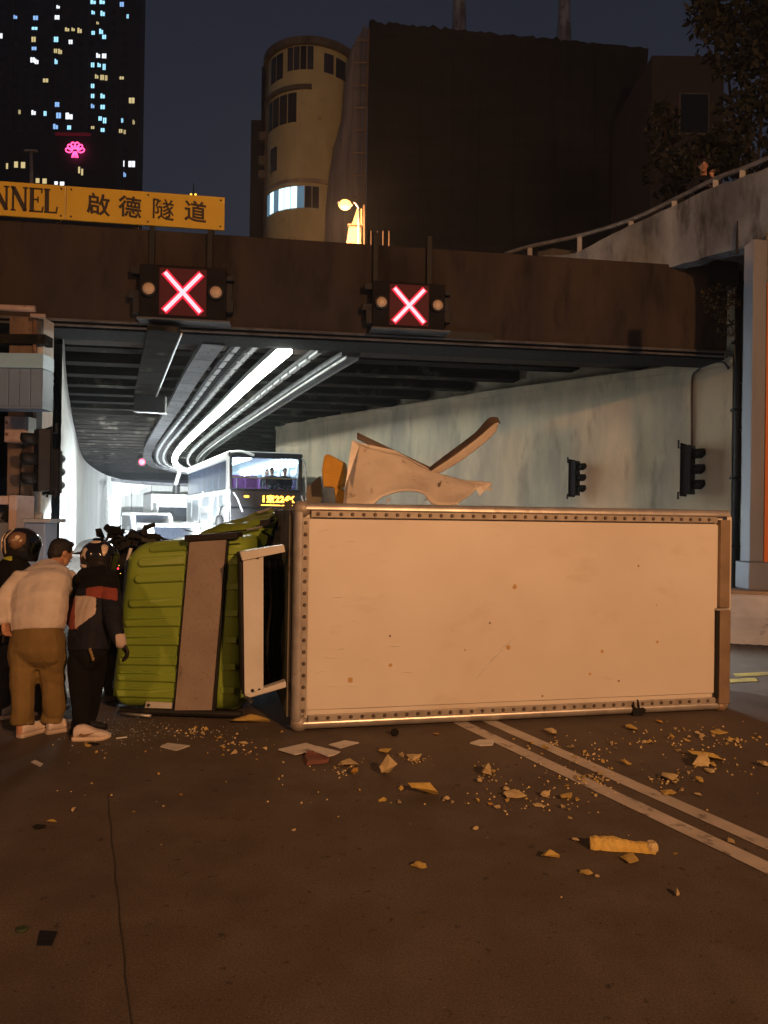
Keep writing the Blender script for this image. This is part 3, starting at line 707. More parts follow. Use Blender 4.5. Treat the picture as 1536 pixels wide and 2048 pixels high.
# conduit and traffic signals on the retaining wall
def traffic_signal(c, face, label, hgt, parent_group='traffic signals by the tunnel mouth', back=None, tall=None):
    f = V((face[0],face[1],0)).normalized(); s = V((f.y,-f.x,0)); th = thing('traffic_signal', label, 'traffic signal', c, parent_group)
    W = hgt*0.34; D = hgt*0.20
    m = MB(); m.cbox(c, s*W, f*D, UP*hgt); m.build('signal_body', M['black'], th, bevel=0.012)
    m = MB(); m.cbox(c - f*(D/2-0.012), s*(W*1.28), f*0.02, UP*(hgt*1.08)); m.build('backing_board', M['blackmat'], th)
    for k in (-1,0,1):
        q = c + UP*k*hgt*0.315 + f*D/2; r = hgt*0.115
        m = MB(); n = 14; rings = []
        for dd in (0.0, r*1.9):
            rings.append([q + f*(dd - (0.0 if dd == 0 else r*0.9*max(0,-math.cos(math.pi*j/n*1.5-0.75*math.pi))) ) + s*r*math.sin(math.pi*1.5*(j/n)-0.75*math.pi) + UP*r*math.cos(math.pi*1.5*(j/n)-0.75*math.pi) for j in range(n+1)])
        m.loft(rings, cap=False, closed=False); v = m.build('visor', M['black'], th, smooth=True, fix=False)
        sm = v.modifiers.new('solid','SOLIDIFY'); sm.thickness = 0.008
        m = MB(); m.ell(q + f*0.01, r*0.92, r*0.92, 0.035, (s,UP,f), 14); m.build('lens', M['darkpane'], th, smooth=True)
    m = MB(); m.tube([c - f*D/2 + UP*hgt*0.46, c - f*(D/2+0.10) + UP*hgt*0.46, c - f*(D/2+0.10) + UP*hgt*0.62], 0.022, 6)
    m.tube([c - f*D/2 - UP*hgt*0.46, c - f*(D/2+0.10) - UP*hgt*0.46, c - f*(D/2+0.10) - UP*hgt*0.60], 0.022, 6)
    m.build('bracket', M['black'], th)
    return th
def wall_y(px, py):
    d = ray(px,py); q = None
    for i in range(len(wt)-1):
        a, b = wt[i], wt[i+1]; dx, dy = b.x-a.x, b.y-a.y; den = d.x*dy - d.y*dx
        t = (a.x*dy - a.y*dx)/den; s = ((EYE+d*t - a).x*dx + (EYE+d*t - a).y*dy)/(dx*dx+dy*dy)
        if -0.01 <= s <= 1.01 and t > 0: q = EYE + d*t
    return q
q = wall_y(1160,958); traffic_signal(q + V((-0.22,-0.33,0)), (0.80,-0.60), 'smaller black traffic signal on the grey wall above the truck middle', 0.86)
q = wall_y(1384,942); traffic_signal(q + V((-0.22,-0.33,0)), (0.80,-0.60), 'larger black traffic signal on the grey wall beneath the rusty conduit', 1.06)
cd = thing('conduit_pipe', 'rusty conduit running down the grey wall to the traffic signal', 'pipe', wall_y(1384,800))
pts = [wall_y(1384,892), wall_y(1384,770), wall_y(1388,748), wall_y(1405,735), wall_y(1430,726), wall_y(1448,726), wall_y(1458,738)]
m = MB(); m.tube(catmull([p + V((-0.02,-0.035,0)) for p in pts[:3]],6), 0.026, 8); m.build('riser', M['rust'], cd, smooth=True)
m = MB(); m.tube(catmull([p + V((-0.02,-0.035,0)) for p in pts[2:]],6), 0.027, 8); m.build('bend', M['tray'], cd, smooth=True)
# ================================================================== BACKGROUND
# dark residential tower with lit windows
TY = 140.0
tw = thing('residential_tower', 'tall dark residential tower with many lit windows at upper left', 'building', at(120,370,TY))
p0, p1 = at(-140,600,TY), at(271,600,TY)
m = MB(); m.box(p0.x, p1.x, TY, TY+3, 0, at(200,-160,TY).z); m.build('tower_body', M['darkbuild'], tw)
m = MB()
for px in (172,232,100,20): q = at(px,200,TY); m.box(q.x, q.x+0.5, TY-0.5, TY-0.02, 20, at(px,-160,TY).z)
m.build('facade_fin', M['darkbuild'], tw)
LIT = [(31,35,'b',9,8),(72,37,'b',10,9),(115,36,'w',10,9),(117,15,'w',7,7),(70,58,'c',12,6),(68,80,'y',9,11),(113,80,'c',9,11),(135,60,'y',9,8),(147,60,'y',7,7),(160,62,'y',9,11),(142,85,'w',8,9),(69,98,'b',10,7),(112,103,'y',7,9),(121,104,'y',8,11),(66,121,'w',9,11),(74,124,'w',8,11),(113,124,'c',6,11),(92,162,'y',11,8),(187,5,'c',11,9),(205,5,'c',11,9),(187,26,'c',7,8),(206,28,'c',9,11),(244,10,'b',9,10),(256,34,'c',4,9),(196,47,'y',5,6),(187,67,'c',7,8),(203,64,'c',8,11),(209,75,'c',8,9),(197,112,'w',8,10),(209,113,'w',9,10),(186,131,'c',7,10),(199,131,'c',7,9),(209,135,'c',6,13),(194,154,'y',7,9),(205,156,'y',8,11),(213,157,'y',5,11),(244,157,'y',9,6),(186,173,'c',7,9),(186,193,'c',7,9),(206,193,'c',9,10),(186,213,'b',7,9),(206,215,'c',9,9),(201,238,'c',7,9),(210,242,'c',7,12),(206,261,'c',8,8),(205,278,'c',10,9),(3,73,'w',6,11),(115,210,'b',9,10),(118,232,'b',10,12),(139,233,'w',15,14),(112,254,'b',10,11),(139,256,'c',8,9),(40,225,'y',4,9),(68,226,'w',9,10),(91,228,'c',6,10),(264,202,'y',12,12),(245,242,'c',4,9),(268,245,'y',4,10),(186,256,'y',7,6),(242,263,'y',7,8),(250,265,'y',4,9),(243,328,'w',14,13),(264,329,'w',14,13),(232,328,'w',4,11),(238,350,'b',3,9),(250,350,'b',5,10)]
occ = set()
for px, py, k, w, h in LIT:
    q = at(px,py,TY); sx_ = TY/FPX; a = w*0.5*sx_*0.92; b = h*0.5*sx_*0.92
    m = MB(); m.box(q.x-a-0.14, q.x+a+0.14, TY-0.16, TY-0.02, q.z-b-0.14, q.z+b+0.14)
    f = m.build('window', M['darkbuild'], tw)
    m = MB(); m.box(q.x-a, q.x-0.04, TY-0.20, TY-0.165, q.z-b, q.z+b); m.box(q.x+0.04, q.x+a, TY-0.20, TY-0.165, q.z-b, q.z+b*(0.5 if (px+py) % 3 == 0 else 1.0))
    m.build('pane', M['wlit_'+k], f); occ.add((round(px/22), round(py/21)))
for i in range(-3,13):
    for j in range(-2,18):
        px, py = i*22+8, j*21+4
        if (round(px/22), round(py/21)) in occ or px > 258 or py > 366: continue
        q = at(px,py,TY); m = MB(); m.box(q.x-0.45, q.x+0.45, TY-0.06, TY-0.02, q.z-0.5, q.z+0.5); m.build('window', M['darkpane'], tw)
# lower block with the neon emblem
LY = 112.0
lb = thing('low_building', 'low dark block carrying a pink neon flower emblem above the yellow sign', 'building', at(100,370,LY))
p0, p1 = at(-140,600,LY), at(228,600,LY); m = MB(); m.box(p0.x, p1.x, LY, LY+3, 0, at(100,264,LY).z); m.build('block_body', M['darkbuild'], lb)
m = MB(); q0, q1 = at(112,268,LY), at(182,268,LY); m.box(q0.x, q1.x, LY-0.3, LY-0.02, q0.z-0.25, q0.z+0.1); m.build('sign_canopy', mat('dark_red_canopy',(0.06,0.006,0.01),rough=0.6,emit=(1,0.02,0.08),estr=0.05), lb)  # canopy is no lamp; faint emission stands for red neon glow
for px, py, w, h, k in ((15,333,4,12,'y'),(33,330,8,13,'y'),(47,331,9,13,'y'),(159,341,4,14,'y'),(165,345,4,14,'y'),(76,362,8,10,'y'),(90,363,9,11,'y'),(113,367,7,7,'w'),(125,368,9,8,'w')):
    q = at(px,py,LY); s_ = LY/FPX*0.46; m = MB(); m.box(q.x-w*s_-0.1, q.x+w*s_+0.1, LY-0.12, LY-0.02, q.z-h*s_-0.1, q.z+h*s_+0.1); f = m.build('window', M['darkbuild'], lb)
    m = MB(); m.box(q.x-w*s_, q.x+w*s_, LY-0.16, LY-0.125, q.z-h*s_, q.z+h*s_); m.build('pane', M['wlit_'+k], f)
em = at(150,297,LY-0.5); k_ = LY/FPX
emb = thing('neon_emblem', 'pink neon flower shaped emblem with six looped petals', 'neon sign', em)
def pl(x, y): return em + V((x*k_,0,-y*k_))
for ang in (-78,-47,-16,16,47,78):
    a = math.radians(ang); dx, dy = math.sin(a), -math.cos(a); nx, ny = -dy, dx; pts = []
    base = (dx*4, 6+dy*4)
    for t in range(15):
        th_ = -math.pi + 2*math.pi*t/14; r = 10.5; 
        u = r*0.62*(1+math.cos(th_)) + 2; w_ = 4.4*math.sin(th_)
        pts.append(pl(base[0]+dx*u+nx*w_, base[1]+dy*u+ny*w_))
    m = MB(); m.tube(pts, 0.095, 5, cap=False); m.build('petal', M['rednet'], emb)
for x in (-6,-2.2,2.2,6):
    m = MB(); m.tube([pl(x*0.4,6), pl(x,18)], 0.09, 5); m.build('stem', M['rednet'], emb)
# floodlit mast
ms = thing('light_mast', 'pale slender light mast rising behind the yellow sign', 'mast', at(63,420,42))
b0, b1 = at(64,432,42), at(62,302,42); m = MB(); m.tube([b0, b1], [0.13,0.08], 8); m.build('mast', M['steel'], ms, smooth=True)
m = MB(); m.cbox(b1, V((0.68,0,0)), V((0,0.2,0)), UP*0.10); m.build('lamp_bar', M['steel'], ms)
rm = thing('rooftop_mast', 'thin dark spire with two tiny amber lights behind the sign right end', 'mast', at(387,392,90))
m = MB(); m.tube([at(387,420,90), at(387,366,90)], [0.12,0.04], 6); m.build('spire', M['black'], rm)
for px in (382,391):
    m = MB(); m.ell(at(px,389,89.8), 0.14,0.14,0.14,None,6); m.build('lamp', M['amberdim'], rm)

# yellow rounded building
YY = 60.0
yc = at(622,300,YY); yc.z = 0; R_ = 3.42
yb = thing('rounded_building', 'yellow rendered building with a rounded corner and one brightly lit floor', 'building', yc)
def cp(a, z, r=R_): return V((yc.x + r*math.sin(a), yc.y - r*math.cos(a), z))
def zy(py): return CAM_H + (1033-py)*(YY-R_*0.9)/FPX
def cyl(a0, a1, z0, z1, r0, r1, mt, name, par, n=20):
    m = MB(); m.loft([[cp(a0+(a1-a0)*i/n, z0, r0), cp(a0+(a1-a0)*i/n, z1, r0), cp(a0+(a1-a0)*i/n, z1, r1), cp(a0+(a1-a0)*i/n, z0, r1)] for i in range(n+1)])
    return m.build(name, mt, par, smooth=False)
cyl(-2.6, 2.6, 0, zy(92), R_, R_-0.5, M['yellowwall'], 'wall', yb, 48)
cyl(-2.6, 2.6, zy(98), zy(84), R_+0.34, R_-0.4, M['concrete_dark'], 'roof_slab', yb, 40)
cyl(-1.5, 0.1, zy(186), zy(178), R_+0.22, R_-0.2, M['concrete_dark'], 'ledge', yb, 20)
cyl(-2.0, 2.0, zy(372), zy(364), R_+0.12, R_-0.2, M['concrete'], 'ledge', yb, 24)
def px2a(px): return math.asin(max(-0.99,min(0.99,(px-622)/ (R_*FPX/(YY-1.5)))))
def win(px0, px1, y0, y1, mt, nm=1, fr=None):
    a0, a1 = px2a(px0), px2a(px1)
    f = cyl(a0, a1, zy(y1), zy(y0), R_+0.03, R_+0.004, fr or M['yellowwall'], 'window', yb, 6)
    for k in range(nm):
        b0, b1 = a0 + (a1-a0)*(k+0.06)/nm, a0 + (a1-a0)*(k+0.94)/nm
        cyl(b0, b1, zy(y1)+0.06, zy(y0)-0.06, R_+0.05, R_+0.032, mt[k % len(mt)] if isinstance(mt,list) else mt, 'pane', f, 4)
win(546,574,103,158,M['darkpane'],2); win(582,634,98,148,[M['bluepane'],M['bluepane'],M['darkpane'],M['bluepane']],4); win(652,672,108,150,M['bluepane'],1); win(674,694,110,152,M['darkpane'],1)
win(541,603,190,252,[M['darkpane']],4); win(547,564,288,340,M['darkpane'],1)
lit = [M['shopdim'],M['shoplit'],M['shopdim'],M['shoplit'],M['shoplit'],M['shoplit'],M['shopdim'],M['darkpane'],M['darkpane']]
win(541,648,378,424,lit,9,M['white'])
m = MB()
for a in (-1.25,-1.38): m.tube([cp(a,0,R_+0.12), cp(a,zy(100),R_+0.12)], 0.06, 5)
for z in (zy(330),zy(250),zy(300)): m.box(yc.x-R_*0.99-0.5, yc.x-R_*0.96+0.0, yc.y-1.2, yc.y-0.7, z-0.3, z+0.3)
m.build('drain_and_coolers', M['concrete_dark'], yb)
# dark neighbour at its left edge
nb = thing('dark_neighbour_building', 'narrow dark building edge left of the yellow rounded building', 'building', at(515,470,64))
q0, q1 = at(500,400,64), at(548,400,64); m = MB(); m.box(q0.x, q1.x, 64, 70, 0, at(510,240,64).z); m.box(q0.x+0.9, q1.x, 63.5, 63.98, 0, at(510,140,64).z); m.build('wall', M['darkbuild'], nb)
# netted building under scaffolding
NY = 55.0
nt = thing('netted_building', 'large building wrapped in dark scaffold netting behind the beam', 'building', at(1000,490,NY))
n0, n1 = at(733,400,NY), at(1292,400,NY)
ztop0, ztop1 = at(733,44,NY).z, at(1292,98,NY).z
m = MB(); nx, nz = 70, 26; vs = []
for j in range(nz+1):
    for i in range(nx+1):
        u = i/nx; x = n0.x + (n1.x-n0.x)*u; zt_ = ztop0 + (ztop1-ztop0)*u + 0.30*noise.noise(V((i*1.35,0,4)))
        z = zt_*j/nz; vs.append(V((x, NY + 0.06*noise.noise(V((x*1.7,z*0.05,1))) - 0.12*math.cos(j*math.pi), z)))
m.add(vs, [[j*(nx+1)+i, j*(nx+1)+i+1, (j+1)*(nx+1)+i+1, (j+1)*(nx+1)+i] for j in range(nz) for i in range(nx)])
m.build('front_netting', M['netting'], nt, smooth=True, fix=False)
m = MB(); m.box(n0.x+0.5, n1.x-0.3, NY+0.8, NY+16, 0, ztop1-1.0); m.build('building_core', M['netting'], nt)
# grey side drape hanging over to the yellow building
D0 = [at(px,py,NY+1.5) for px, py in ((700,100),(690,170),(684,240),(668,290),(657,350),(650,420),(648,500))]
D1 = [at(733,py,NY+0.1) for py in (46,120,200,280,350,420,500)]
m = MB(); vs = []; nw = 10
for a, b in zip(D0, D1):
    for i in range(nw+1): vs.append(a.lerp(b, i/nw) + V((0, 0.5*noise.noise(V((i*1.1,a.z*0.06,0))), 0)))
m.add(vs, [[j*(nw+1)+i, j*(nw+1)+i+1, (j+1)*(nw+1)+i+1, (j+1)*(nw+1)+i] for j in range(len(D0)-1) for i in range(nw)]); m.build('side_netting', M['netgrey'], nt, smooth=True, fix=False)
m = MB(); m.tube([at(724,490,NY-0.6), at(737,58,NY-0.6)], 0.10, 6)
for k in range(9): q = at(725+k*1.4, 440-k*45, NY-0.62); m.tube([q - V((0.9,0,0)), q + V((0.05,0,0))], 0.05, 5)
m.build('scaffold_pole', M['bronze'], nt)
m = MB()
for px in (760,800,842,905,960,1030,1110,1190,1260):
    q = at(px,300,NY-0.5); m.tube([V((q.x,NY-0.45,0)), V((q.x,NY-0.45,ztop0*0.93))], 0.035, 5)
m.build('scaffold_poles', M['netting'], nt, kind='stuff')
for px, py, h, lbl in ((918,46,60,'pale rooftop vent stack above the netted building, left one'),(1128,84,70,'pale rooftop vent stack above the netted building, right one')):
    q = at(px,py,NY+3); th = thing('vent_stack', lbl, 'chimney', q); m = MB(); m.lathe([(0.52,0),(0.52,2.2),(0.45,2.25),(0.42,5.5)], q - UP*1.0, UP, 14); m.build('flue', M['parapet'], th, smooth=False)
    m = MB(); m.lathe([(0.52,0),(0.52,0.12)], q + UP*4.4, UP, 14); m.build('collar', M['concrete_dark'], th)
# brown building behind the trees
bb = thing('brown_building', 'dim brown building with one dark window behind the trees', 'building', at(1380,320,46))
q0, q1 = at(1302,300,46), at(1446,300,46); m = MB(); m.box(q0.x, q1.x, 46, 54, 0, at(1380,112,46).z); m.build('wall', M['brownbuild'], bb)
f0, f1 = at(1356,270,46), at(1418,188,46); m = MB(); m.box(f0.x, f1.x, 45.9, 45.99, f0.z, f1.z); f = m.build('window', M['concrete_dark'], bb)
m = MB(); m.box(f0.x+0.1, f1.x-0.1, 45.86, 45.895, f0.z+0.1, f1.z-0.1); m.build('pane', M['darkpane'], f)
sp = at(1476,240,40); th = thing('far_lamp', 'tiny bluish white light point among the dark trees', 'light', sp); m = MB(); m.ell(sp,0.09,0.09,0.12,None,8); m.build('bulb', M['wlit_w'], th)
m = MB(); m.tube([sp, V((sp.x,sp.y,0))], 0.05, 5); m.build('pole', M['black'], th)

# trees on the upper road side
def tree(bx, by, bz, h, crowns, lbl, bare=0):
    th = thing('tree', lbl, 'tree', (bx,by,bz), 'dark trees above the upper road')
    m = MB(); top = V((bx+0.3,by,bz+h*0.62)); m.tube([V((bx,by,bz)), V((bx+0.15,by,bz+h*0.3)), top], [0.22,0.17,0.10], 8)
    for (c, rx, rz, n) in crowns:
        c = V(c); m.tube([V((bx+0.1,by,bz+h*0.30)), V((bx,by,bz+h*0.4)).lerp(c,0.5), c], [0.10,0.06,0.025], 6)
        for k in range(5):
            e_ = c + V((random.uniform(-rx,rx),random.uniform(-rx,rx)*0.5,random.uniform(-rz,rz))); m.tube([c, c.lerp(e_,0.5)+UP*0.15, e_], [0.03,0.02,0.008], 5)
    for k in range(bare):
        e_ = top + V((random.uniform(-2.2,1.0),random.uniform(-0.6,0.6),random.uniform(-1.5,2.5))); mid = top.lerp(e_,0.5) + V((0,0,0.4))
        m.tube([top, mid, e_], [0.05,0.03,0.01], 5)
        for q in range(3): m.tube([mid, mid.lerp(e_,0.6) + V((random.uniform(-.6,.6),0,random.uniform(-.5,.8)))], [0.02,0.006], 4)
    m.build('trunk', M['bark'], th)
    for (c, rx, rz, n) in crowns: leafcloud(c, rx, rx*0.7, rz, n, 0.26, M['leaf'], 'crown', th, hollow=0.15)
def c3(px, py, Y): return tuple(at(px,py,Y))
b = at(1500,330,24); tree(b.x,b.y,6.4, 9.0, [(c3(1490,40,24),1.7,1.7,1500),(c3(1440,10,25),1.3,1.2,800),(c3(1530,160,23),1.6,1.9,1500),(c3(1500,250,23),1.4,1.1,900),(c3(1580,60,24),1.9,2.2,900)], 'large dark leafy tree at the upper right corner', 3)
b = at(1335,330,27); tree(b.x,b.y,5.9, 6.0, [(c3(1330,260,27),0.8,1.2,420),(c3(1350,350,26),1.1,0.9,600)], 'thin half bare tree right of the netted building', 9)
b = at(1420,340,22); tree(b.x,b.y,6.6, 3.4, [(c3(1440,300,22),1.1,0.8,700),(c3(1390,330,22),0.8,0.55,450),(c3(1500,320,22),1.0,0.6,500)], 'low dark bush like tree behind the man on the upper road', 1)

# street lamps: one in view beyond the beam, others unseen, assumed behind the camera, the left one as fill
def street_lamp(head, arm, label, power, base_z=0.0, lens=0.16, vis=True, radius=0.35):
    th = thing('street_lamp', label, 'street lamp', (head.x - arm.x, head.y - arm.y, base_z), 'sodium street lamps along the road')
    pb = V((head.x - arm.x, head.y - arm.y, base_z))
    m = MB(); m.tube([pb, V((pb.x,pb.y,head.z+0.05))], [0.10,0.06], 10); m.build('pole', M['steel'], th, smooth=True)
    m = MB(); m.tube(catmull([V((pb.x,pb.y,head.z+0.0)), V((pb.x,pb.y,head.z+0.25)) + arm*0.35, head + UP*0.16],5), 0.04, 8); m.build('arm', M['steel'], th, smooth=True)
    ad = arm.normalized(); s = V((ad.y,-ad.x,0))
    m = MB(); m.loft([[head + ad*a + s*(w*math.cos(t)) + UP*(0.08 + h*max(0,math.sin(t))) for t in [2*math.pi*k/14 for k in range(14)]] for a, w, h in ((-0.36,0.07,0.05),(-0.2,0.15,0.11),(0.1,0.17,0.12),(0.34,0.09,0.06))]); m.build('lamp_housing', M['steel'], th, smooth=True)
    m = MB(); m.ell(head + UP*0.05, lens, lens, lens*0.75, None, 14); m.build('lamp_lens', M['bulb'], th, smooth=True)
    ld = bpy.data.lights.new('sodium_lamp','POINT'); ld.energy = power; ld.color = SODIUM; ld.shadow_soft_size = radius
    lo = bpy.data.objects.new('sodium_lamp', ld); COL.objects.link(lo); lo.location = (head - UP*(lens+radius+0.05)) - WLOC[th.name]; lo.parent = th
    return th
street_lamp(at(690,412,34), V((-0.62,-0.35,0)), 'glowing orange street lamp above the beam before the netted building', P_LAMP_FAR, lens=0.29, radius=0.3)
street_lamp(V((9.4,-12.0,9.3)), V((-1.4,0.3,0)), 'assumed unseen street lamp on the near road to the right', P_LAMP_A)  # lamp out of view, assumed from the orange light and the shadows
street_lamp(V((-9.5,-13,9.2)), V((1.4,0.3,0)), 'unseen street lamp added as fill at near left', P_LAMP_B)  # weak lamp out of view, added for fill
# lamp-lit hoarding below the far lamp
hd = thing('hoarding', 'orange lit sloping canvas hoarding below the street lamp', 'hoarding', at(710,480,36))
m = MB(); m.prism([at(692,492,36), at(698,452,36), at(722,452,36), at(722,492,36)], V((0,0.3,0))); m.build('canvas', mat('pale_canvas',(0.55,0.45,0.3),(0.42,0.33,0.22),scale=3,rough=0.8), hd)
m = MB(); m.prism([at(703,450,36), at(714,417,36), at(724,417,36), at(724,450,36)], V((0,0.25,0))); m.build('upper_canvas', M['foampale'], hd)
m = MB(); m.obox(at(695,450,35.8), V((0.75,0,0)), V((0,0.2,0)), UP*0.06)
m.tube([at(728,492,35.7), at(728,410,35.7)], 0.04, 5)
for px in (742,755,766,778): m.tube([at(px,492,36.5), at(px,462,36.5)], 0.03, 5)
m.build('frame', M['bronze'], hd)
# ================================================================== LEFT SIDE: column, panel, signals, cabinets
cy = 12.9
x0, x1 = at(14,900,cy).x, at(68,900,cy).x
lc = thing('concrete_column', 'rough brown concrete column below the beam at the left edge', 'column', (x0,cy,0))
m = MB()
m.obox((x0,cy,0), (x1-x0,0,0), (0,0.6,0), UP*5.0); m.build('column_shaft', mat('brown_rough_concrete',(0.20,0.14,0.10),(0.12,0.085,0.06),scale=2.2,rough=0.9,bump=0.5,bscale=14,stretch=(1,1,0.4),c3=(0.06,0.045,0.035),s3=5,t3=(0.56,0.7)), lc, bevel=0.02)
m = MB(); m.obox((x1+0.006,cy+0.05,0), (0.10,0,0), (0,0.4,0), UP*5.0); m.build('pale_side', M['tunnel_wall'], lc)
m = MB(); q = at(44,900,cy-0.02); m.tube(catmull([at(48,885,cy-0.02), at(42,930,cy-0.02), at(40,980,cy-0.02), at(38,1050,cy-0.02)],5), 0.012, 5); m.build('cable', M['black'], lc)
m = MB(); q = at(66,870,cy-0.05); m.tube([V((q.x,q.y,0.6)), V((q.x,q.y,5.0))], 0.03, 6); m.build('rusty_pipe', M['rust'], lc)
m = MB(); q0 = at(-30,686,cy-0.1); m.obox(q0, V((1.0,0,0)), V((0,0.3,0)), UP*0.16); m.build('cross_rail', M['rib'], lc)
m = MB(); q0 = at(66,690,cy-0.05); m.obox(q0, V((0.13,0,0)), V((0,0.1,0)), UP*0.42); m.build('bracket_plate', M['tray'], lc)
# lit pipe stubs under the beam
sb = thing('lagged_pipe', 'pale lagged pipe stub under the beam at top left of the column', 'pipe', at(30,617,12.7))
m = MB(); m.tube([at(-40,614,12.7), at(70,618,12.7)], 0.055, 8); m.build('pipe', M['pinkgrey'], sb, smooth=True)
m = MB(); m.tube([at(62,631,12.75), at(90,632,12.75)], 0.035, 8); m.build('pipe_end', M['pinkgrey'], sb)
# louvred sheet box, cool light put into its blue colour
ly = 11.6
bx = thing('sheet_metal_box', 'blue grey seamed sheet metal box fixed above the left column', 'box', at(40,760,ly))
a, b = at(-60,815,ly), at(82,815,ly); zt0, zt1 = at(60,813,ly).z, at(60,737,ly).z
for k in range(6):
    xa = b.x - 0.165*(k+1); m = MB(); m.box(xa+0.004, xa+0.161, ly, ly+0.35, zt0, zt1); m.build('panel', M['panelblue'], bx, bevel=0.006)
m = MB(); m.box(b.x-1.0, b.x+0.03, ly-0.03, ly+0.37, zt1+0.003, at(60,707,ly).z); m.build('top_band', M['bluelite'], bx, bevel=0.008)
m = MB(); m.box(b.x+0.003, b.x+0.025, ly-0.01, ly+0.36, zt0-0.02, zt1-0.003); m.build('corner_trim', M['panelblue'], bx)
m = MB(); m.box(b.x-1.0, b.x+0.03, ly-0.02, ly+0.36, zt0-0.035, zt0-0.004); m.build('bottom_trim', M['panelblue'], bx)
# small pink-grey junction cabinet on the column
jy = 12.55
jb = thing('junction_cabinet', 'small faded cabinet with two catches on the left column', 'cabinet', at(33,858,jy))
a, b = at(8,884,jy), at(50,833,jy); m = MB(); m.box(a.x, b.x, jy, jy+0.33, a.z, b.z); m.build('cabinet_body', M['pinkgrey'], jb, bevel=0.012)
m = MB(); m.box(a.x+0.02, b.x-0.02, jy-0.016, jy-0.002, a.z+0.02, b.z-0.02); m.build('cabinet_door', M['pinkgrey'], jb, bevel=0.006)
m = MB()
for z in (0.3,0.75): m.box(a.x+0.03, a.x+0.075, jy-0.035, jy-0.018, a.z+(b.z-a.z)*z-0.025, a.z+(b.z-a.z)*z+0.025)
m.build('catch', M['rust'], jb)
m = MB(); m.box(b.x+0.003, b.x+0.05, jy+0.02, jy+0.30, a.z, b.z); m.build('pale_edge', M['tunnel_wall'], jb)
# traffic signals seen side-on
traffic_signal(at(85,921,11.9), (-0.80,-0.60), 'large black traffic signal with three hooded lamps left of the tunnel', 0.96)
traffic_signal(at(107,944,13.0), (0.15,0.99), 'second traffic signal seen from the back behind the large left one', 0.72)
# pink equipment rack at the edge
ry = 9.6
rk = thing('equipment_cabinet', 'pinkish open equipment cabinet at the left picture edge', 'cabinet', (at(10,1060,ry).x,ry,0))
a, b = at(-60,1060,ry), at(33,985,ry); zt_ = at(10,990,ry).z
m = MB(); m.box(at(17,1000,ry).x, b.x, ry, ry+0.5, 0, zt_); m.build('side_post', M['pinkgrey'], rk, bevel=0.01)
m = MB(); m.box(a.x, b.x-0.105, ry+0.02, ry+0.5, zt_-0.12, zt_-0.01); m.build('top_rail', M['pinkgrey'], rk, bevel=0.01)
m = MB(); m.box(a.x, b.x-0.105, ry+0.35, ry+0.5, 0, zt_-0.125); m.build('back_panel', M['bluegrey'], rk)
m = MB(); m.box(a.x, b.x-0.105, ry+0.04, ry+0.34, 0, at(0,1045,ry).z); m.build('lower_case', M['bluegrey'], rk, bevel=0.01)
m = MB()
for k in range(5): q = at(2+k*3,1005+k*2,ry+0.1); m.tube(catmull([q, q + V((0.05,0.02,-0.1)), q + V((-0.02,0.05,-0.2))],4), 0.012, 5)
m.build('loose_cable', M['black'], rk)
# pedestal with lifting ring
py_ = 9.3
pe = thing('pedestal_box', 'grey pedestal box topped by a lifting ring beside the riders', 'cabinet', (at(72,1060,py_).x,py_,0))
a, b = at(47,1100,py_), at(90,1046,py_)
m = MB(); m.box(a.x, b.x, py_, py_+0.35, 0, b.z); m.build('pedestal_body', M['bluegrey'], pe, bevel=0.01)
m = MB(); m.box(a.x-0.01, at(103,1046,py_).x, py_-0.05, py_+0.42, b.z+0.003, b.z+0.05); m.build('top_plate', M['steel'], pe, bevel=0.006)
rc = at(78,1032,py_+0.15); m = MB(); m.tube([rc + V((0.042*math.cos(t),0,0.042*math.sin(t))) for t in [2*math.pi*k/16 for k in range(17)]], 0.012, 6, cap=False); m.build('lifting_ring', M['steel'], pe, smooth=True)
# thin sign pole and tunnel road hardware
pq = at(220,1060,24); th = thing('marker_pole', 'thin pale pole standing before the lit tunnel wall', 'pole', (pq.x,pq.y,0))
m = MB(); m.tube([V((pq.x,pq.y,0)), at(221,998,24)], 0.04, 8); m.build('pole', M['tray'], th)
m = MB(); m.ell(at(221,997,24), 0.09,0.09,0.09,None,10); m.build('finial', M['steel'], th, smooth=True)
# ================================================================== OVERTURNED TRUCK
B0, B1 = G(583,1466), G(1456,1423)
TA = (B1-B0); TL = TA.length; TA = TA/TL; TN = V((-TA.y, TA.x, 0))
TW = at(590,1005,B0.y+0.02).z; TH = 1.95
truck = thing('box_truck', 'lime green box truck with white cargo box lying on its side, roof towards the viewer', 'truck', tuple(B0 + TA*1.5 + TN*1.0))
def T(u, v, w): return B0 + TA*u + TN*v + UP*w
e_ = 0.075
# cargo body (roof skin recessed between the edge profiles)
m = MB(); m.obox(T(e_*0.6, 0.05, 0.05), TA*(TL-e_*1.2), TN*(TH-0.05), UP*(TW-0.10)); m.build('cargo_body', M['boxwhite'], truck)
m = MB(); nx, nz = 40, 20; vs = []
for j in range(nz+1):
    for i in range(nx+1):
        u = e_*1.55 + (TL-e_*2.9)*i/nx; w = 0.17 + (TW-0.31)*j/nz
        vs.append(T(u, 0.030 + 0.006*noise.noise(V((u*1.3,w*1.6,3))) + 0.002*math.sin(u*7.5), w))
m.add(vs, [[j*(nx+1)+i, j*(nx+1)+i+1, (j+1)*(nx+1)+i+1, (j+1)*(nx+1)+i] for j in range(nz) for i in range(nx)]); m.build('roof_skin', M['boxwhite'], truck, smooth=True, fix=False)
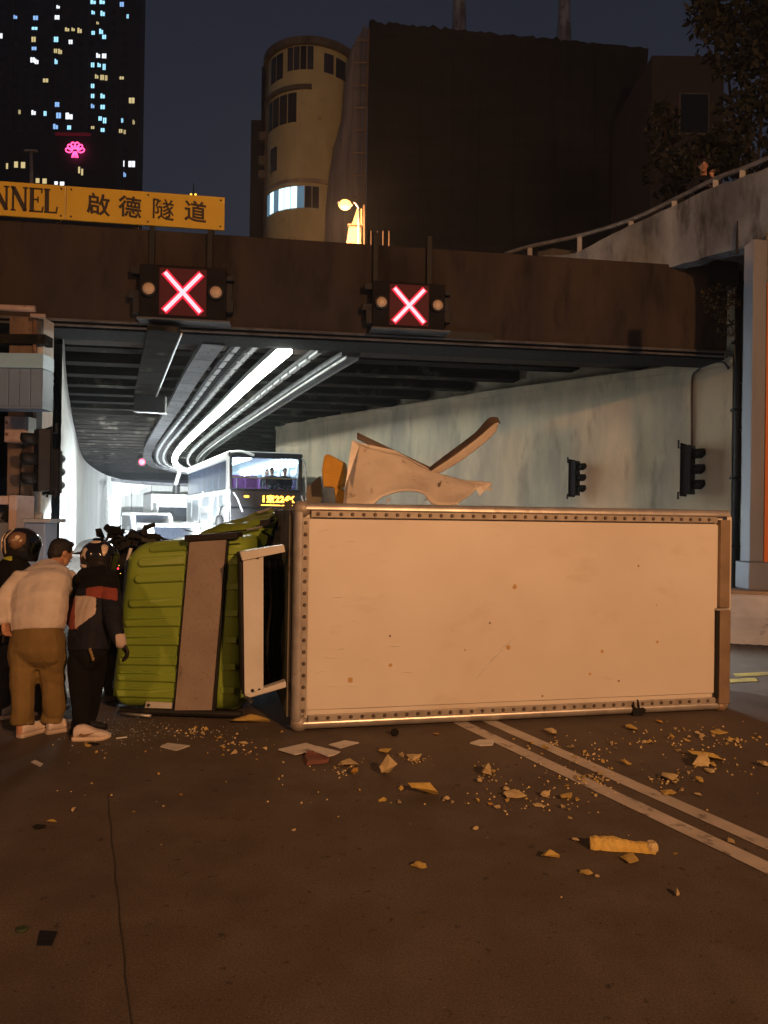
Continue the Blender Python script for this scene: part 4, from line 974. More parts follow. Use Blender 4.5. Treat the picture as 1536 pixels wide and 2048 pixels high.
# rounded aluminium profiles round the roof edge
def profile(p0, p1, out, inn, r, name='edge_profile', mt=None):
    # quarter-round: 'out' points out of the box side, 'inn' into the box from the roof plane
    n = 8; ring = []
    for k in range(n+1):
        a = math.pi/2*k/n; ring.append(-inn*0 + out*(-r + r*math.sin(a)) + inn*(r - r*math.cos(a)))
    ring += [out*(-0.002) + inn*(r+0.06), out*(-r-0.01) + inn*(r+0.06), out*(-r-0.01) + inn*0.004]
    m = MB(); m.loft([[p0 + q for q in ring], [p1 + q for q in ring]]); return m.build(name, mt or M['alu'], truck, smooth=False)
profile(T(0.05,0,TW), T(TL-0.0,0,TW), UP, TN, 0.050)
profile(T(0.05,0,0.012), T(TL-0.0,0,0.012), -UP, TN, 0.055)
profile(T(0,0,0.06), T(0,0,TW-0.06), -TA, TN, 0.058)
# flanges carrying the rivets
def flange(u0, u1, w0, w1, mt, v=0.014, th=0.02, name='flange'):
    m = MB(); m.obox(T(u0,v,w0), TA*(u1-u0), TN*th, UP*(w1-w0)); return m.build(name, mt, truck, bevel=0.003)
flange(0.135, TL-0.12, TW-0.118, TW-0.060, M['aludull'])
flange(0.135, TL-0.12, 0.075, 0.130, M['aludull'])
flange(0.063, 0.118, 0.13, TW-0.12, M['aludull'])
rv = MB()
def rivet(u, w): rv.lathe([(0.0165,0.0),(0.0155,0.006),(0.009,0.012)], T(u,0.0145,w), -TN, 7)
k = 0.19
while k < TL-0.13: rivet(k, TW-0.089); rivet(k+0.01, 0.104); k += 0.0945
k = 0.17
while k < TW-0.15: rivet(0.0905, k); k += 0.0945
rv.build('rivets', M['rivet'], truck, kind='stuff')
# corner castings
for w in (0.0, TW-0.11):
    m = MB(); m.ell(T(0.065,0.055,w+0.06), 0.075,0.062,0.07,(TA,TN,UP),14); m.build('corner_cap', M['aludull'], truck, smooth=True)
# rear frame (brown), with the door edge standing proud in its lower half
m = MB(); m.obox(T(TL-0.105,-0.012,0.95), TA*0.10, TN*0.40, UP*(TW-1.04)); m.build('rear_frame', M['bronze'], truck, bevel=0.006)
m = MB(); m.obox(T(TL-0.110,-0.022,0.075), TA*0.112, TN*0.40, UP*0.855); m.build('rear_frame', M['bronze'], truck, bevel=0.006)
m = MB(); m.obox(T(TL-0.128,-0.006,0.13), TA*0.015, TN*0.04, UP*0.79); m.build('door_gap', M['black'], truck)
m = MB(); m.obox(T(TL-0.13,-0.010,0.928), TA*0.12, TN*0.05, UP*0.018); m.build('door_gap', M['alu'], truck)
m = MB(); m.ell(T(TL-0.05,0.05,0.045), 0.075,0.06,0.055,(TA,TN,UP),12); m.build('corner_cap', M['bronze'], truck, smooth=True)
m = MB(); m.obox(T(TL+0.002,0.05,0.06), TA*0.05, TN*(TH-0.1), UP*(TW-0.12)); m.build('rear_door', M['boxwhite'], truck)
# scuffs: splats of foam stuck to the roof skin
m = MB()
for px, py, r in ((1030,1174,6),(781,1330,5),(909,1260,5),(1017,1295,6),(1204,1303,5),(1137,1247,3),(1277,1132,3),(1312,1210,3),(1238,1362,3),(1180,1348,4),(700,1360,7),(770,1205,3),(930,1300,2),(657,1030,3),(780,1272,3),(1085,1392,3),(1110,1212,3),(980,1246,3),(1315,1284,4)):
    d = ray(px,py); t = ((T(0,0.028,0)-EYE).dot(TN))/d.dot(TN); q = EYE + d*t; rr = r*6.6/FPX
    n = 9; pts = [q + TA*(rr*math.cos(2*math.pi*k/n)*(0.75+0.5*noise.noise(V((px,k*1.3,0))))) + UP*(rr*math.sin(2*math.pi*k/n)*(0.75+0.5*noise.noise(V((py,k*1.7,1))))) for k in range(n)]
    m.prism(pts, TN*0.012, 0 if r > 3 else 1)
m.build('roof_splats', [mat('tan_stain',(0.50,0.33,0.14),rough=0.8), mat('dark_stain',(0.22,0.15,0.10),rough=0.8)], truck, kind='stuff', fix=True)
# torn lower edge: black jagged sheet drawn for the dark of the hole
def Tp(px, py, v=0.0):
    d = ray(px,py); t = ((T(0,v,0)-EYE).dot(TN))/d.dot(TN); return EYE + d*t
m = MB(); m.prism([Tp(a,b,-0.004) for a, b in ((1266,1434),(1265,1412),(1268,1404),(1270,1414),(1276,1416),(1277,1400),(1280,1416),(1287,1415),(1293,1420),(1288,1427),(1281,1434))], TN*0.03)
m.build('torn_hole', M['blackmat'], truck)
m = MB()
for k in range(16):
    x0, y0 = 955+k*4.4+random.uniform(-2,2), 1352-k*4.6+random.uniform(-3,3); a, b = Tp(x0,y0,0.0215), Tp(x0+random.uniform(8,16),y0-random.uniform(7,15),0.0215); m.obox(a, b-a, UP*random.uniform(0.002,0.005), TN*0.002)
for k in range(40):
    x0, y0 = random.uniform(620,1410), random.uniform(1050,1400); L_ = random.uniform(4,22); a, b = Tp(x0,y0,0.0215), Tp(x0+L_,y0+random.uniform(-6,6),0.0215); m.obox(a, b-a, UP*0.0018, TN*0.002)
m.build('skin_scratches', mat('pale_scratch',(0.80,0.79,0.77),rough=0.5), truck, kind='stuff')
M['darkrail'] = mat('dark_rusty_rail',(0.10,0.070,0.052),(0.06,0.045,0.036),scale=9,rough=0.7)
M['torn'] = mat('scuffed_white_panel',(0.68,0.63,0.57),(0.56,0.50,0.43),scale=2.5,rough=0.5,c3=(0.25,0.18,0.12),s3=5.5,t3=(0.60,0.74),bump=0.3,bscale=9)
# ---- torn side wall standing up above the box (the truck's upper side)
def sheet(pts, th, mt, name, bend=None, parent=None, bevel=0):
    P = [at(px,py,Y) for px,py,Y in pts]; m = MB(); m.prism(P, V((0.03,1,0)).normalized()*th); return m.build(name, mt, parent or truck, bevel=bevel)
def curved(rows, th, mt, name, parent=None, n=8, wob=0.012):
    # rows: list of pixel polylines (px,py,Y), same count; interpolated both ways to a bent sheet with thickness
    R = [catmull([at(*p) for p in r], n) for r in rows]; k = len(R[0]); cols = []
    S = [catmull([r[i] for r in R], 5) for i in range(k)]; q = len(S[0])
    m = MB(); vs = [S[i][j] + V((0, wob*noise.noise(S[i][j]*6), wob*noise.noise(S[i][j]*5+V((4,0,0))))) for i in range(k) for j in range(q)]
    m.add(vs, [[i*q+j, i*q+j+1, (i+1)*q+j+1, (i+1)*q+j] for i in range(k-1) for j in range(q-1)])
    o = m.build(name, mt, parent or truck, smooth=True, fix=False); md = o.modifiers.new('solid','SOLIDIFY'); md.thickness = th; md.offset = 0; return o
curved([[(706,884,7.6),(740,897,7.62),(800,912,7.7),(862,942,7.75),(930,962,7.8),(983,967,7.8)],
        [(700,930,7.5),(740,935,7.50),(805,945,7.55),(862,962,7.58),(915,972,7.6),(950,982,7.6)],
        [(690,1014,7.3),(740,1009,7.25),(772,988,7.30),(838,984,7.34),(868,1010,7.30),(914,1012,7.3)]], 0.016, M['torn'], 'torn_side_panel', wob=0.022)
sheet([(704,881,7.55),(712,882,7.55),(718,893,7.55),(700,1012,7.3),(686,1012,7.3),(690,975,7.4)], 0.06, M['alu'], 'torn_edge_trim')
sheet([(716,893,7.64),(712,884,7.64),(790,901,7.7),(868,943,7.78),(856,944,7.78),(796,914,7.72)], 0.05, M['torn'], 'torn_lip')
m = MB(); a, b = at(714,871,7.75), at(872,946,7.85); d = (b-a); s = V((0,0.055,0)); m.obox(a - UP*0.034, d, s, UP*0.068); m.build('snapped_rail', M['darkrail'], truck, bevel=0.006)
m = MB(); m.obox(a - UP*0.018 - V((0,0.004,0)) + d*0.02, d*0.95, V((0,-0.004,0)), UP*0.012); m.build('rail_groove', M['rivet'], truck)
curved([[(856,940,7.8),(905,902,7.78),(950,868,7.72),(978,838,7.65),(996,837,7.62)],
        [(858,946,7.75),(908,912,7.72),(958,874,7.66),(986,850,7.6),(1000,845,7.58)]], 0.03, M['darkrail'], 'bent_rail_top', wob=0.004)
curved([[(858,946,7.74),(908,912,7.71),(958,874,7.65),(986,850,7.59),(997,846,7.57)],
        [(868,951,7.80),(915,925,7.77),(962,890,7.71),(990,864,7.64),(992,858,7.62)]], 0.02, M['torn'], 'bent_rail_side', wob=0.004)
curved([[(880,958,7.76),(930,962,7.78),(984,967,7.75)],[(885,970,7.7),(935,976,7.72),(972,980,7.72)]], 0.03, M['torn'], 'torn_strip', wob=0.02)
sheet([(952,978,7.6),(962,972,7.6),(968,982,7.6),(960,992,7.6)], 0.02, M['boxwhite'], 'torn_tag')
sheet([(878,966,7.5),(884,960,7.5),(881,972,7.5),(877,975,7.5)], 0.01, M['rivet'], 'tear_hole')
random.seed(5)
m = MB()
for k in range(22):     # ragged fibre shreds along the torn edge
    u = random.random(); px, py, Y = (690+u*90, 997, 7.33) if k < 8 else ((850+u*66, 1000, 7.38) if k < 13 else (920+u*62, 978+4*u, 7.62))
    q = at(px,py,Y); L_ = random.uniform(0.02,0.075); d = V((random.uniform(-.5,.5),random.uniform(-.3,.3),random.choice((-1,1))*random.uniform(.3,1))).normalized()*L_; w = V((random.uniform(0.008,0.02),0,0.004))
    m.prism([q-w, q+w, q+d*0.6+w*0.4, q+d], V((0.002,0.008,0.001)))
m.build('torn_shreds', M['torn'], truck, kind='stuff')
m = MB(); P = [at(a,b,7.62) for a, b in ((648,910),(655,908),(686,925),(688,950),(684,970),(672,981),(664,974),(646,974),(643,940))]; m.prism(P, V((0.03,0.16,0))); o = m.build('foam_slab', M['foamorange'], truck, bevel=0.012)
m = MB(); P = [at(a,b,7.58) for a, b in ((668,978),(676,975),(690,985),(688,1012),(672,1012))]; m.prism(P, V((0.02,0.10,0))); m.build('foam_scrap', M['foamorange'], truck, bevel=0.01)
sheet([(612,975,7.9),(640,952,7.9),(645,990,7.9),(640,1014,7.9),(612,1014,7.9)], 0.05, M['greendk'], 'torn_front_panel').data.materials[0] = M['concrete_dark']

# ---- refrigeration cowl on the front wall of the box
def Tq(px, py, v): return Tp(px,py,v)
m = MB(); m.prism([Tq(486,1110,0.05), Tq(527,1106,0.05), Tq(527,1387,0.05), Tq(489,1389,0.05)], TN*0.03); cowl = m.build('cowl_front', M['white'], truck, bevel=0.008)
m = MB(); m.prism([Tq(479,1104,0.03), Tq(568,1089,0.03), Tq(571,1104,0.03), Tq(484,1122,0.03)], TN*0.14); m.build('cowl_top', M['white'], truck, bevel=0.01)
m = MB(); m.prism([Tq(488,1391,0.03), Tq(572,1362,0.03), Tq(573,1375,0.03), Tq(500,1396,0.03)], TN*0.10); m.build('cowl_bottom', M['white'], truck, bevel=0.01)
m = MB(); m.prism([Tq(478,1108,0.07), Tq(486,1108,0.07), Tq(489,1389,0.07), Tq(484,1389,0.07)], TN*0.60); m.build('cowl_side', M['black'], truck, bevel=0.01)
m = MB()
for px, py in ((500,1116),(515,1115),(505,1381),(519,1380)): m.lathe([(0.014,0),(0.010,0.012)], Tq(px,py,0.047), -TN, 8)
m.build('cowl_screws', M['black'], truck, kind='stuff')
# dark condenser, hoses and fan inside the cowl
m = MB(); m.obox(Tq(530,1380,0.70), (Tq(576,1375,0.70)-Tq(530,1380,0.70)), TN*0.12, UP*1.22); m.build('condenser', M['black'], truck)
m = MB()
for k in range(14):
    z = 0.30 + k*0.085; q = Tq(531,1200,0.68); m.obox(V((q.x,q.y,z)), TA*0.19, TN*0.015, UP*0.035)
m.build('condenser_fins', M['signalhouse'], truck)
m = MB()
for px in (540,552,562):
    m.tube(catmull([Tq(px,1120,0.58), Tq(px+4,1200,0.5), Tq(px-5,1280,0.55), Tq(px+2,1365,0.58)],5), 0.016, 6)
m.build('hose', M['black'], truck, smooth=True)
# grey rag of flashing under the cowl
m = MB(); m.prism([Tq(480,1383,0.4), Tq(488,1382,0.4), Tq(506,1402,0.42), Tq(502,1408,0.42), Tq(492,1398,0.4)], TN*0.01); m.build('bent_flashing', M['steel'], truck)
m = MB(); m.obox(T(-0.03,0.12,0.10), TA*0.026, TN*(TH-0.2), UP*(TW-0.16)); m.build('front_wall', M['concrete_dark'], truck)

# ---- cab lying on its side
c_bl, c_br = G(207,1420,0.04), G(477,1430,0.04)
c_tl = at(247,1088,c_bl.y+0.03); c_tr = at(494,1071,c_br.y+0.03)
def cab(s, t, d=0.0):        # s 0 rear..1 front, t 0 ground side..1 upper side, d depth behind the roof plane
    q = c_br.lerp(c_bl, s).lerp(c_tr.lerp(c_tl, s), t); return q + CN*d
cx_ = (c_bl - c_br); CN = V((cx_.y, -cx_.x, 0)).normalized()
if CN.y < 0: CN = -CN
Wd = cx_.length; Hd = (c_tl - c_bl).length
def rrect(inset, rad, n=10):
    pts = []
    w0, w1, h0, h1 = inset/Wd, 1-inset/Wd, inset/Hd, 1-inset/Hd
    r = max(rad - inset, 0.02)
    for (sx_, sy_, a0) in ((w1-r/Wd, h1-r/Hd, 0), (w0+r/Wd*0.5, h1-r/Hd*0.5, 90), (w0+r/Wd*0.5, h0+r/Hd*0.5, 180), (w1-r/Wd, h0+r/Hd, 270)):
        q = r if a0 in (0,270) else r*0.5
        for k in range(n+1):
            a = math.radians(a0 + 90*k/n); pts.append((sx_ + q/Wd*math.cos(a), sy_ + q/Hd*math.sin(a)))
    return pts
rings = []
for inset, dep in ((0.02,1.45),(-0.02,0.9),(0.0,0.30),(0.0,0.17),(0.012,0.11),(0.035,0.06),(0.07,0.025),(0.12,0.006),(0.17,0.0)):
    rings.append([cab(s,t,dep) for s, t in rrect(inset, 0.20)])
m = MB(); m.loft(rings); m.build('cab_shell', M['green'], truck, smooth=True)
# raised ribs pressed into the roof
RIBS = [(0.872,0.86),(0.775,0.875),(0.63,0.905),(0.515,0.93),(0.405,0.935),(0.288,0.94),(0.192,0.945),(0.098,0.93)]
for t0, s1 in RIBS + [(0.955,0.80)]:
    hw = 0.030; pts = []; s0 = 0.475
    for k in range(9):
        a = -math.pi/2 + math.pi*k/8; pts.append((s1 - hw*Hd/Wd + hw*Hd/Wd*math.cos(a), t0 + hw*math.sin(a)))
    pts = [(s0, t0-hw)] + pts + [(s0, t0+hw)]
    pts = [(s, t + 0.012) for s, t in pts]
    def fall(s, t):  # follow the rounded roof edge
        ed = min((1-s)*Wd, s*Wd, t*Hd, (1-t)*Hd); return 0.0 if ed > 0.17 else 0.12*max(0,(0.17-ed)/0.17)**2.2
    cs, ct = 0.7, t0+0.012
    m = MB(); m.loft([[cab(s,t, fall(s,t)+0.006) for s, t in pts], [cab(s,t, fall(s,t)-0.014) for s, t in pts], [cab(s + (0.012 if s < 0.6 else -0.012), t0+0.012 + (t-t0-0.012)*0.70, fall(s,t)-0.026) for s, t in pts]])
    m.build('roof_rib', M['green'], truck, smooth=False)
# narrow ribs of the rear roof strip
for t0 in (0.96,0.90,0.84,0.70,0.55,0.4,0.25,0.12):
    m = MB(); a, b, c, d = cab(0.04,t0,-0.012), cab(0.14,t0,-0.012), cab(0.14,t0+0.035,-0.012), cab(0.04,t0+0.035,-0.012); m.prism([a,b,c,d], CN*0.02); m.build('rear_rib', M['green'], truck, bevel=0.004)
# fore-aft pressed line near the windscreen edge
m = MB(); m.tube([cab(0.955-0.012*abs(t-0.5), t, 0.052) for t in [0.08+0.84*k/12 for k in range(13)]], 0.010, 6); m.build('header_bead', M['green'], truck, smooth=True)
# speckled plate over the rear of the roof, in a black frame
m = MB(); m.prism([cab(0.455,0.022,-0.055), cab(0.185,0.030,-0.055), cab(0.150,0.985,-0.055), cab(0.442,0.985,-0.055)], CN*0.012); m.build('roof_plate', M['plate'], truck, bevel=0.003)
m = MB(); m.prism([cab(0.470,0.010,-0.040), cab(0.165,0.014,-0.040), cab(0.140,1.0,-0.040), cab(0.455,1.0,-0.040)], CN*0.052); m.build('plate_frame', M['black'], truck)
m = MB(); m.obox(cab(0.48,0.99,-0.07), cab(0.06,0.985,-0.07)-cab(0.48,0.99,-0.07), CN*0.18, UP*0.055); m.build('plate_bracket', M['black'], truck, bevel=0.006)
m = MB(); m.prism([cab(0.70,0.018,0.012), cab(0.49,0.012,0.012), cab(0.49,0.055,-0.004), cab(0.69,0.058,-0.004)], CN*0.02); pl_ = m.build('marker_plate', M['white'], truck, bevel=0.003)
m = MB(); m.lathe([(0.012,0),(0.012,0.006)], cab(0.665,0.04,-0.004), -CN, 8); m.build('plate_screw', M['black'], pl_)
# white windscreen header trim and chrome strip below
m = MB(); m.tube(catmull([cab(1.012,0.62,0.20), cab(1.018,0.76,0.19), cab(1.018,0.88,0.17), cab(1.0,0.97,0.17)],6), 0.016, 6); m.build('windscreen_trim', M['white'], truck, smooth=True)
m = MB(); m.tube([G(240,1427,0.03), G(302,1432,0.03)], 0.014, 8); m.build('mirror_arm', M['steel'], truck, smooth=True)
m = MB(); m.tube([G(236,1424,0.05)+CN*0.05, G(480,1432,0.05)+CN*0.05], 0.03, 8); m.build('door_sill', M['black'], truck)
# windscreen, seen edge-on at the front of the cab
m = MB(); m.loft([[cab(1.03,0.10,0.30), cab(1.03,0.92,0.30)], [cab(1.10,0.08,0.95), cab(1.10,0.94,0.95)], [cab(1.12,0.08,1.0), cab(1.12,0.94,1.0)]], cap=False, closed=False); m.build('windscreen', M['darkpane'], truck, fix=False)
m = MB(); m.obox(cab(1.12,0.03,1.0), cab(1.16,0.03,1.0)-cab(1.12,0.03,1.0), CN*0.5, cab(1.12,0.97,1.0)-cab(1.12,0.03,1.0)); m.build('grille', M['green'], truck, bevel=0.03)
hl = []
for t in (0.14,0.86):
    q = cab(1.165,t,1.22); ax = (c_bl-c_br).normalized()
    m = MB(); m.lathe([(0.10,0.0),(0.10,0.03),(0.07,0.05)], q, ax, 14); m.build('headlight', M['head'], truck, smooth=True); hl.append(q)
# broken dashboard, wipers and wiring bursting out above the front of the cab
# added black sheet: windscreen frame and dark interior, closing the bright gap
m = MB(); m.prism([at(px,py,Y) for px,py,Y in ((268,1094,7.5),(240,1098,7.5),(228,1150,7.5),(219,1220,7.5),(211,1300,7.45),(205,1370,7.4),(214,1412,7.3),(240,1420,7.3),(262,1300,7.3))], V((-0.02,0.16,0))); m.build('cab_dark_fill', M['blackmat'], truck, bevel=0.01)
random.seed(21)
m = MB()
for k in range(46):
    q = at(random.uniform(205,310), random.uniform(1064,1104), 7.35 + random.uniform(-0.2,0.35)); a = V((random.uniform(-.16,.16),random.uniform(-.1,.1),random.uniform(-.05,.07))); b = V((random.uniform(-.03,.06),random.uniform(-.06,.06),random.uniform(0.02,.08)))
    m.prism([q, q+a, q+a*0.7+b, q+b*1.2], V((0.01,0.03,0.005)))
m.build('dashboard_wreck', M['black'], truck, kind='stuff')
for pts, r in ((((205,1092),(222,1066),(250,1078)),0.012),(((255,1082),(262,1060),(270,1085)),0.018),(((262,1090),(300,1072),(372,1088)),0.014),(((232,1100),(246,1085),(300,1098)),0.01),(((283,1096),(285,1062),(290,1050)),0.01),(((300,1100),(330,1080),(352,1090)),0.02)):
    m = MB(); m.tube([at(a,b,7.3) for a, b in pts], r, 6); m.build('bent_strut', M['black'], truck)
m = MB(); m.prism([at(px,py,7.55) for px,py in ((203,1112),(214,1082),(240,1072),(262,1080),(290,1078),(318,1088),(345,1092),(345,1112))], V((0,0.35,0))); m.build('dashboard', M['blackmat'], truck, bevel=0.02)
for px, py, mt_, r in ((236,1137,'tail',0.008),(238,1131,'amberdim',0.004),(241,1147,'amberdim',0.004),(234,1152,'amberdim',0.006)):
    m = MB(); m.ell(at(px,py,7.25), r,r,r,None,8); m.build('instrument_light', M[mt_], truck)
# crumpled upper side of the cab (door and pillar)
curved([[(382,1076,7.3),(430,1052,7.45),(492,1032,7.6),(545,1016,7.7)],
        [(390,1078,7.2),(440,1062,7.3),(500,1046,7.4),(552,1030,7.5)],
        [(398,1084,7.05),(450,1076,7.1),(505,1064,7.2),(552,1046,7.3)]], 0.03, M['greendk'], 'crumpled_door', wob=0.06)
curved([[(398,1083,7.0),(450,1072,7.05),(500,1062,7.1),(556,1034,7.25)],
        [(440,1094,6.95),(470,1088,6.95),(505,1084,7.0),(540,1076,7.1)],
        [(452,1102,6.9),(478,1100,6.9),(500,1100,6.95),(526,1096,7.0)]], 0.03, M['green'], 'door_skin', wob=0.035)
m = MB(); m.tube(catmull([at(372,1082,7.1), at(420,1070,7.0), at(470,1063,6.98), at(505,1058,7.0), at(548,1040,7.2)],5), [0.010]*21, 6); m.build('door_trim', M['black'], truck)
m = MB(); m.tube([at(493,1060,6.97), at(524,1054,7.02)], 0.011, 6); m.build('door_handle', M['steel'], truck)
m = MB(); m.tube([at(515,1026,7.5), at(543,1017,7.55)], 0.014, 6); m.tube([at(560,1010,7.55), at(572,1006,7.55)], 0.010, 6); m.build('window_trim', M['steel'], truck)
sheet([(352,1052,7.6),(366,1058,7.6),(395,1066,7.6),(372,1062,7.6)], 0.03, M['black'], 'wiper_arm')
curved([[(572,1008,7.3),(580,1002,7.3),(584,1000,7.3)],[(556,1050,7.2),(572,1045,7.2),(583,1042,7.2)],[(545,1092,7.0),(562,1092,7.0),(580,1092,7.0)]], 0.02, mat('olive_grey_panel',(0.10,0.105,0.075),(0.06,0.065,0.05),scale=4,rough=0.6), 'pillar_panel', wob=0.03)
m = MB()
for k in range(18):
    q = at(random.uniform(520,580), random.uniform(1040,1095), 7.1 + random.uniform(-0.1,0.2)); a = V((random.uniform(-.12,.12),random.uniform(-.05,.05),random.uniform(-.09,.09))); b = V((random.uniform(-.03,.03),0.02,random.uniform(0.02,.06)))
    m.prism([q, q+a, q+a*0.8+b, q+b], V((0.005,0.02,0.005)))
m.build('pillar_wreck', M['black'], truck, kind='stuff')
# seats / dark cab interior block & chassis behind the box
m = MB(); m.obox(T(0.1,TH+0.05,0.35), TA*(TL-0.3), TN*0.22, UP*0.16); m.obox(T(0.1,TH+0.05,1.2), TA*(TL-0.3), TN*0.22, UP*0.16); m.build('chassis_rail', M['black'], truck)
for u in (0.25, TL-1.1):
    for w in (0.28, TW-0.30):
        m = MB(); m.lathe([(0.16,0.0),(0.34,0.0),(0.37,0.04),(0.37,0.18),(0.34,0.22),(0.16,0.22)], T(u, TH+0.42, w-0.11), UP, 24); wv = m.build('wheel', M['tyre'], truck, smooth=False)
        m = MB(); m.lathe([(0.155,0.02),(0.14,0.20)], T(u, TH+0.42, w-0.11), UP, 18); m.build('rim', M['steel'], wv)
for w_ in (0.18,1.15):
    m = MB(); m.obox(T(-0.30,0.75,w_), TA*0.30, TN*1.4, UP*0.25); m.build('cab_mount', M['black'], truck)
# headlamp beams of the wreck, turned and overdriven to whiten the tunnel wall
def spot(name, loc, to, power, ang, parent=None, blend=0.6, size=0.06, col=COLD):
    ld = bpy.data.lights.new(name,'SPOT'); ld.energy = power; ld.color = col; ld.spot_size = math.radians(ang); ld.spot_blend = blend; ld.shadow_soft_size = size
    lo = bpy.data.objects.new(name, ld); COL.objects.link(lo); loc = V(loc); off = WLOC.get(parent.name, V((0,0,0))) if parent else V((0,0,0))
    lo.location = loc - off; lo.rotation_euler = (V(to)-loc).to_track_quat('-Z','Y').to_euler()
    if parent: lo.parent = parent
    return lo
for q, aim_ in zip(hl, ((-12.8,41.5,0.7),(-17.0,45,0.5))): spot('headlight_beam', q + ax*0.14, V(aim_), P_HEAD*80.0, 25, truck, blend=0.7)
# ================================================================== BUS AND TUNNEL TRAFFIC
bd = V((-0.362,0.932,0)); bs = V((0.932,0.362,0)); bF = V((at(457,980,26.0).x, 26.0, 0))
bus = thing('double_decker_bus', 'white double decker bus with lit upper deck and amber route display in the tunnel', 'bus', tuple(bF + bs*1.3 + bd*5))
BW, BL, BH = 2.56, 11.4, 3.90
def Bp(s, d, z): return bF + bs*s + bd*d + UP*z
# left flank (image left) with window band
m = MB(); m.obox(Bp(0,0.25,0.35), bd*(BL-0.25), bs*0.08, UP*2.22); m.build('side_panel', M['buswhite'], bus)
m = MB(); m.obox(Bp(0,0.35,3.58), bd*(BL-0.35), bs*0.10, UP*0.24); m.build('roof_rail', M['buswhite'], bus, bevel=0.03)
nw = 7
for k in range(nw):
    d0 = 0.62 + (BL-1.0)*k/nw; m = MB(); m.obox(Bp(0.012,d0,2.60), bd*((BL-1.0)/nw-0.05), bs*0.03, UP*0.96); m.build('side_window', M['tintpane'], bus)
m = MB(); m.obox(Bp(0.05,0.3,2.57), bd*(BL-0.3), bs*0.04, UP*1.01); m.build('window_band', M['busdark'], bus)
m = MB(); m.obox(Bp(0.0,0.10,2.45), bd*0.50, bs*0.10, UP*1.36); m.build('front_pillar', M['buswhite'], bus, bevel=0.04)
# grey livery blocks and lower windows on the flank
for d0, d1, z0, z1 in ((1.0,2.0,1.95,2.38),(2.2,3.6,1.5,2.35),(4.2,6.2,2.0,2.40),(4.4,6.4,1.25,1.75),(7.2,9.2,1.4,2.3),(3.4,4.4,0.9,1.3),(9.6,10.9,1.1,2.2)):
    m = MB(); m.obox(Bp(-0.014,d0,z0), bd*(d1-d0), bs*0.012, UP*(z1-z0)); m.build('livery_block', M['busgrey'], bus)
for pts in (((2.9,2.5),(3.5,1.9),(3.3,0.9)),((5.9,2.5),(7.0,2.2),(7.2,1.0))):
    m = MB(); m.tube([Bp(-0.02,a,b) for a, b in pts], [(0.012,0.14)]*3, 8); m.build('livery_swoosh', M['buswhite'], bus)
for d0 in (6.6,7.6): m = MB(); m.obox(Bp(-0.016,d0,0.6), bd*0.35, bs*0.012, UP*0.75); m.build('door_pane', M['tintpane'], bus)
# sweeping white front corner
swp = [(0.30,2.60),(0.10,2.35),(-0.02,2.05),(0.0,1.6),(0.02,0.5)]
m = MB(); m.loft([[Bp(-0.012,0.30,z), Bp(-0.012,0.42+0.25*a,z), Bp(0.09,0.42+0.25*a,z), Bp(0.10+a*0.9,0.02 + 0.03,z)] for a, z in swp]); m.build('corner_sweep', M['buswhite'], bus)
# front face
m = MB(); m.obox(Bp(0.05,0.06,0.4), bs*(BW-0.05), bd*0.12, UP*1.55); m.build('lower_front', M['busdark'], bus, bevel=0.05)
m = MB(); m.obox(Bp(0.08,0.04,1.953), bs*(BW-0.10), bd*0.14, UP*0.62); m.build('display_band', M['busdark'], bus, bevel=0.04)
m = MB(); m.obox(Bp(0.0,0.02,3.66), bs*(BW+0.02), bd*0.4, UP*0.20); m.build('front_header', M['busdark'], bus, bevel=0.05)
m = MB(); m.obox(Bp(0.0,0.05,3.78), bs*(BW), bd*BL, UP*0.10); m.build('roof', M['buswhite'], bus, bevel=0.04)
m = MB(); m.obox(Bp(0.10,0.0,2.60), bs*(BW-0.22), bd*0.02, UP*1.06); m.build('upper_windscreen', M['glass'], bus)
m = MB(); m.obox(Bp(0.03,-0.01,2.57), bs*0.09, bd*0.10, UP*1.14); m.obox(Bp(BW-0.14,-0.01,2.57), bs*0.14, bd*0.10, UP*1.14); m.obox(Bp(0.05,-0.012,2.555), bs*(BW-0.08), bd*0.08, UP*0.045); m.build('windscreen_frame', M['busdark'], bus, bevel=0.02)
m = MB(); m.tube(catmull([Bp(BW-0.02,0.0,3.72), Bp(BW+0.10,0.0,3.45), Bp(BW+0.13,0.0,2.9), Bp(BW+0.16,0.0,2.35), Bp(BW+0.06,-0.02,2.18), Bp(BW-0.02,0.0,2.4)],5), 0.035, 8); m.build('corner_beading', M['steel'], bus, smooth=True)
m = MB(); m.tube(catmull([Bp(0.05,0.03,3.82), Bp(0.4,0.0,3.86), Bp(0.85,0.0,3.74)],6), 0.045, 8); m.build('roof_beading', M['buswhite'], bus, smooth=True)
m = MB(); m.tube([Bp(0.16,-0.02,2.46), Bp(0.30,-0.03,2.25), Bp(0.48,-0.03,1.80)], 0.028, 6); m.build('wiper', M['buswhite'], bus)
m = MB(); m.obox(Bp(BW-0.07,0.2,0.4), bs*0.07, bd*(BL-0.2), UP*2.1); m.obox(Bp(BW-0.07,0.2,3.5), bs*0.07, bd*(BL-0.2), UP*0.3); m.build('far_side', M['buswhite'], bus)
for k in range(8):
    m = MB(); m.obox(Bp(BW-0.10,0.3+k*1.4,2.55), bs*0.08, bd*0.18, UP*1.0); m.build('far_pillar', M['buswhite'], bus)
    m = MB(); m.obox(Bp(BW-0.05,0.5+k*1.4,2.62), bs*0.02, bd*1.15, UP*0.86); m.build('far_window', M['tintpane'], bus)
